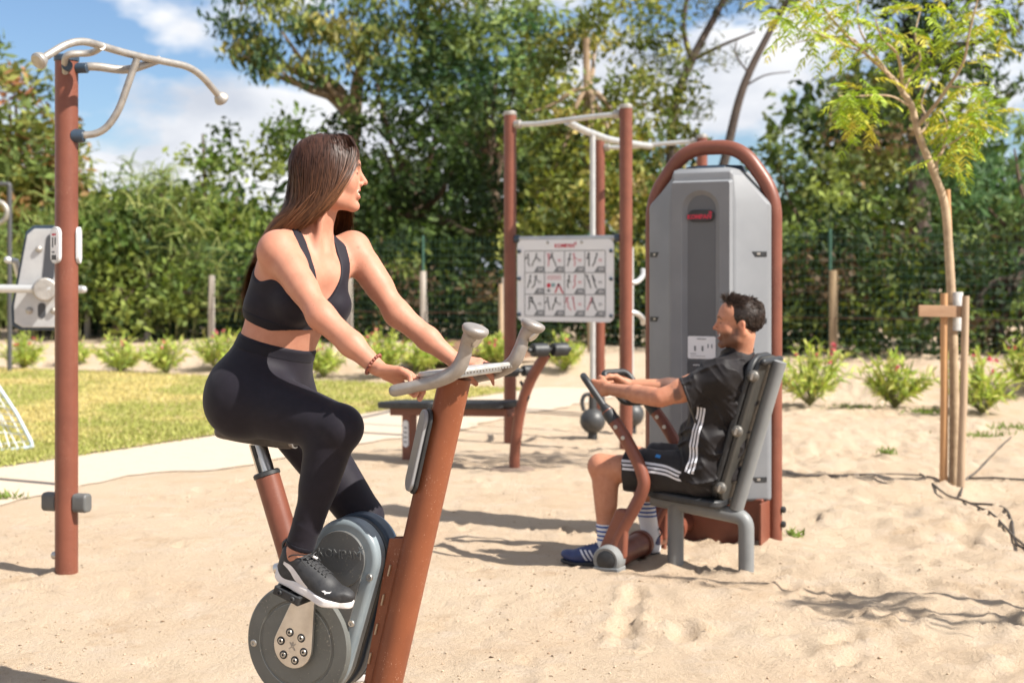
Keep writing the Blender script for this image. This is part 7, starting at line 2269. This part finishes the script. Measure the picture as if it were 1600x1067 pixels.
for s, e in ((m_shN, m_elN),):
    def sl(p, s=s, e=e):
        near_, c = arm_cut(p, s, e, 0.62)
        return smax(shirt_raw(p) - 0.002, np.maximum(c - 0.001, -c - 0.012), 0.002) + np.where(near_, 0, 0.05)
    V, F = surf(sl, e - 0.19, e + 0.23, 0.0042); organic('sleeve_hem', V, F, SHORTS, tshirt)

def shorts_raw(p):
    d = ecap(p, m_pel - m_up*0.03, m_pel + m_up*0.05, 0.128, 0.125, MT, 1.32)
    for hp, kn in ((m_hipN, m_kneN), (m_hipF, m_kneF)):
        x = hp*0.22 + kn*0.78
        d = smin(d, cap(p, hp, x, 0.106, 0.092), 0.04)
        d = smin(d, cap(p, hp*0.5 + kn*0.5 - Z*0.018, x - Z*0.026, 0.085, 0.074), 0.03)
    u = p @ np.asarray(MG, f32); w = p @ np.asarray(MT, f32)
    f = 0.006*(1 - np.abs(vnoise(u*20 - p[:, 2]*18, w*6, p[:, 2]*5)))**2 + 0.004*vnoise(u*9, w*9, p[:, 2]*14)
    return d - f + 0.004
def shorts(p):
    d = shorts_raw(p)
    c = pln(p, m_hipN*0.27 + m_kneN*0.73, MG) + 0.008*vnoise(p[:, 2]*20, p[:, 1]*14)
    d = smax(d, c, 0.006)
    return smax(d, 0.338 - p[:, 2], 0.006)
V, F = surf(shorts, (0.3, 6.2, 0.31), (1.3, 7.1, 0.66), 0.0046)
V = relax(V, F, 1, 0.4); HV, HF = V, F
shorts_o = organic('shorts', V, F, SHORTS, man)

from mathutils.bvhtree import BVHTree
bvS = BVHTree.FromPolygons([tuple(v) for v in SV], [tuple(f) for f in SF])
bvH = BVHTree.FromPolygons([tuple(v) for v in HV], [tuple(f) for f in HF])
bvBoth = [bvS, bvH]
WSTR = mat('white_stripe_fabric', (0.62, 0.62, 0.66), 0.6, bump=0.1, bscale=700, bdist=0.0006)
BSTR = mat('blue_print', (0.03, 0.2, 0.5), 0.6)
def project(g, z, bvs, t0=-0.6):
    o = mc(g, t0, z); best = None
    for bv in bvs:
        h = bv.ray_cast(Vector(o), Vector(MT))
        if h[0] is not None and (best is None or h[3] < best[3]): best = h
    return None if best is None else np.array(best[0]) - MT*0.003
def stripe(line, off, wd, bvs, parent, name='stripe', m=None):
    c = spline(line, 10); tg = np.gradient(c, axis=0); tg /= np.linalg.norm(tg, axis=1)[:, None]; nn = np.stack([-tg[:, 1], tg[:, 0]], 1)
    rows = []
    for p, n in zip(c, nn):
        r_ = [project(*(p + n*(off + wd*k)), bvs) for k in (-0.5, -0.17, 0.17, 0.5)]
        if any(x is None for x in r_): continue
        rows.append(r_)
    if len(rows) < 3: return
    VV = np.array(rows).reshape(-1, 3); FF = [[i*4+k, i*4+k+1, (i+1)*4+k+1, (i+1)*4+k] for i in range(len(rows)-1) for k in range(3)]
    mb = MB(); mb.add(VV, FF); mb.build(name, m or WSTR, parent, fix=False)
for k in (-1, 0, 1):
    stripe([(0.128, 0.765), (0.133, 0.73), (0.150, 0.66), (0.163, 0.58), (0.166, 0.52), (0.180, 0.47)], 0.0162*k, 0.0098, [bvS], tshirt)
    stripe([(0.205, 0.447), (0.24, 0.452), (0.30, 0.472), (0.40, 0.482), (0.515, 0.487)], 0.0172*k, 0.0102, [bvH], shorts_o)
stripe([(0.335, 0.528), (0.360, 0.532)], 0.0, 0.012, [bvH], shorts_o, 'badge', BSTR)

# socks with blue bands
SOCK = mat('white_sock', (0.66, 0.65, 0.66), 0.8, bump=0.3, bscale=500, bdist=0.001)
SBLU = mat('blue_sock_band', (0.025, 0.075, 0.28), 0.8)
for kn, an, zt in ((m_kneN, m_ankN, 0.195), (m_kneF, m_ankF, 0.265)):
    def leg1(p, kn=kn, an=an):
        d = smin(cap(p, kn, an, 0.050, 0.037), cap(p, kn*0.80 + an*0.20 - MG*0.026, kn*0.52 + an*0.48 - MG*0.021, 0.050, 0.040), 0.035)
        return smin(d, cap(p, an, an - MG*0.01 - Z*0.06, 0.037, 0.036), 0.02)
    V, F = surf(lambda p: smax(leg1(p) - 0.005, p[:, 2] - zt, 0.003), an - np.array([0.1, 0.1, 0.09]), an + np.array([0.1, 0.1, 0.22]), 0.004)
    so = organic('sock', V, F, SOCK, man)
    for q_ in (0.006, 0.027, 0.047, 0.066):
        z1 = zt - q_
        V, F = surf(lambda p: smax(leg1(p) - 0.0068, np.maximum(p[:, 2] - z1, z1 - 0.0105 - p[:, 2]), 0.001), an - np.array([0.1, 0.1, 0.09]), an + np.array([0.1, 0.1, 0.22]), 0.0035)
        organic('band', V, F, SBLU, so)
# shoes
NAVY_SH = mat('navy_shoe', (0.018, 0.03, 0.10), 0.45, col2=(0.025, 0.04, 0.13), nscale=30, bump=0.1, bscale=300)
GUM = mat('dark_sole', (0.03, 0.028, 0.03), 0.7)
for an in (m_ankN, m_ankF):
    fu = unit(MG*0.97 + (-MT*0.22 if an is m_ankN else MT*0.05)); Hh = an - fu*0.050; Hh = np.array([Hh[0], Hh[1], -0.002])
    world_, sole, upper, plan_, spring_, box, fr4 = shoe_parts(Hh, fu, Z, None, 0.275)
    V, F = surf(upper, box[0], box[1], 0.0032); sh_ = organic('shoe', world_(relax(V, F, 1, 0.4)), F, NAVY_SH, man)
    bv = BVHTree.FromPolygons([tuple(v) for v in V], [tuple(f) for f in F])
    V2, F2 = surf(lambda p: sole(p*np.array([1, 1, 1.6], f32)), box[0], box[1], 0.0032); organic('sole', world_(V2), F2, GUM, sh_)
    for sgn in (-1, 1):
        for k in range(3):
            rows = []
            for t in np.linspace(0, 1, 8):
                x = 0.085 + 0.020*k + 0.030*t; z = 0.024 + 0.046*t
                r_ = []
                for dx in (0, 0.009):
                    h = bv.ray_cast(Vector((x + dx, 0.09*sgn, z)), Vector((0, -sgn, 0)))
                    r_.append(None if h[0] is None else np.array(h[0]) + np.array([0, 0.0016*sgn, 0]))
                if all(x_ is not None for x_ in r_): rows.append(r_)
            if len(rows) > 2:
                mb = MB(); mb.add(world_(np.array(rows).reshape(-1, 3)), [[i*2, i*2+1, i*2+3, i*2+2] for i in range(len(rows)-1)]); mb.build('stripe', WSTR, sh_, fix=False)
    for i in range(5):
        cs = []
        for t in np.linspace(-1, 1, 7):
            h = bv.ray_cast(Vector((0.085 + 0.014*i, 0.02*t, 0.2)), Vector((0, 0, -1)))
            if h[0] is not None: cs.append(np.array(h[0]) + np.array([0, 0, 0.002]))
        if len(cs) > 3:
            mb = MB(); mb.tube(world_(np.array(cs)), 0.0024, 6); mb.build('lace', NAVY_SH, sh_)
    mb = MB(); mb.tube(world_(spline([(0.004, 0, 0.085), (-0.008, 0, 0.108), (0.004, 0, 0.126), (0.014, 0, 0.105)], 5)), 0.004, 8); mb.build('pull_tab', GUM, sh_)

# short brushed-back hair
nr = np.random.default_rng(77)
NM = 5200
out = []
while len(out) < NM:
    v = nr.normal(size=3); v /= np.linalg.norm(v)
    x, y, z = v*np.array([0.101, 0.077, 0.083]) + np.array([-0.012, 0, 0.036])
    lim = np.interp(z, [-0.06, -0.01, 0.02, 0.05, 0.075, 0.10], [-0.022, 0.004, 0.030, 0.046, 0.070, 0.085])
    if x < lim and z > -0.050 - 0.15*max(0, -x): out.append((x, y, z))
rt = np.array(out)
nrm = (rt - np.array([-0.012, 0, 0.036]))/np.array([0.101, 0.077, 0.083])**2; nrm /= np.linalg.norm(nrm, axis=1)[:, None]
topm = sstep(0.055, 0.105, rt[:, 2]); frontm = sstep(0.0, 0.07, rt[:, 0])*topm
Lh = 0.011 + 0.013*topm + 0.012*frontm + 0.005*nr.random(NM)
comb = np.stack([-0.75*np.ones(NM) + 0.7*frontm, 0.35*rt[:, 1]/0.07, -0.65 + 0.95*topm + 0.5*frontm], 1)
lockm = vnoise(rt[:, 0]*70, rt[:, 1]*70, rt[:, 2]*70)
comb += np.stack([vnoise(rt[:, 0]*55 + 9, rt[:, 1]*55, rt[:, 2]*55), vnoise(rt[:, 0]*55, rt[:, 1]*55 + 5, rt[:, 2]*55), 0.6*lockm], 1)*0.75
comb = comb - nrm*(np.sum(comb*nrm, 1)*0.8)[:, None]; comb /= np.linalg.norm(comb, axis=1)[:, None]
lift = (0.12 + 0.12*topm + 0.40*frontm)[:, None]
c1 = rt + (nrm*0.8*lift + comb*0.45)*Lh[:, None]; c2 = rt + (nrm*lift*0.9 + comb*1.0)*Lh[:, None]
ctl = np.stack([rt - nrm*0.003, rt + nrm*0.10*Lh[:, None], c1, c2], 1)
ctl = MHO + (ctl @ RMH)*MHS
pa_ = catmull_many(ctl, 7)
rad = 0.0014*(0.8 + 0.5*nr.random((NM, 1)))*np.array([1, 1, 1, 0.95, 0.85, 0.7, 0.4])[None]
cols = np.tile(np.array([0.024, 0.0145, 0.0105]), (NM, 7, 1))*(0.5 + 1.2*nr.random((NM, 1, 1))**1.5)*np.linspace(0.8, 1.5, 7)[None, :, None]
o = strands('hair', pa_, rad, cols, HAIR_M, man); o['kind'] = 'stuff'
def mhv(p):
    q = ((p - np.asarray(MHO, f32)) @ np.asarray(RMH, f32).T)/MHS
    d = unculled(lambda: ell(q, (-0.012, 0, 0.0365), (0.1045, 0.080, 0.0875)))
    lim = q[:, 0] - np.interp(q[:, 2], [-0.06, -0.01, 0.02, 0.05, 0.075, 0.10], [-0.026, 0.0, 0.027, 0.043, 0.066, 0.08])
    d = smax(d, lim, 0.003)
    return smax(d, -0.050 - q[:, 2] - 0.15*np.maximum(0, -q[:, 0]), 0.004)*MHS
V, F = surf(mhv, MHO - 0.16, MHO + 0.16, 0.0045)
organic('hair_base', V, F, HAIR_M, man, col=np.tile(np.array([0.018, 0.012, 0.010]), (len(V), 1)))
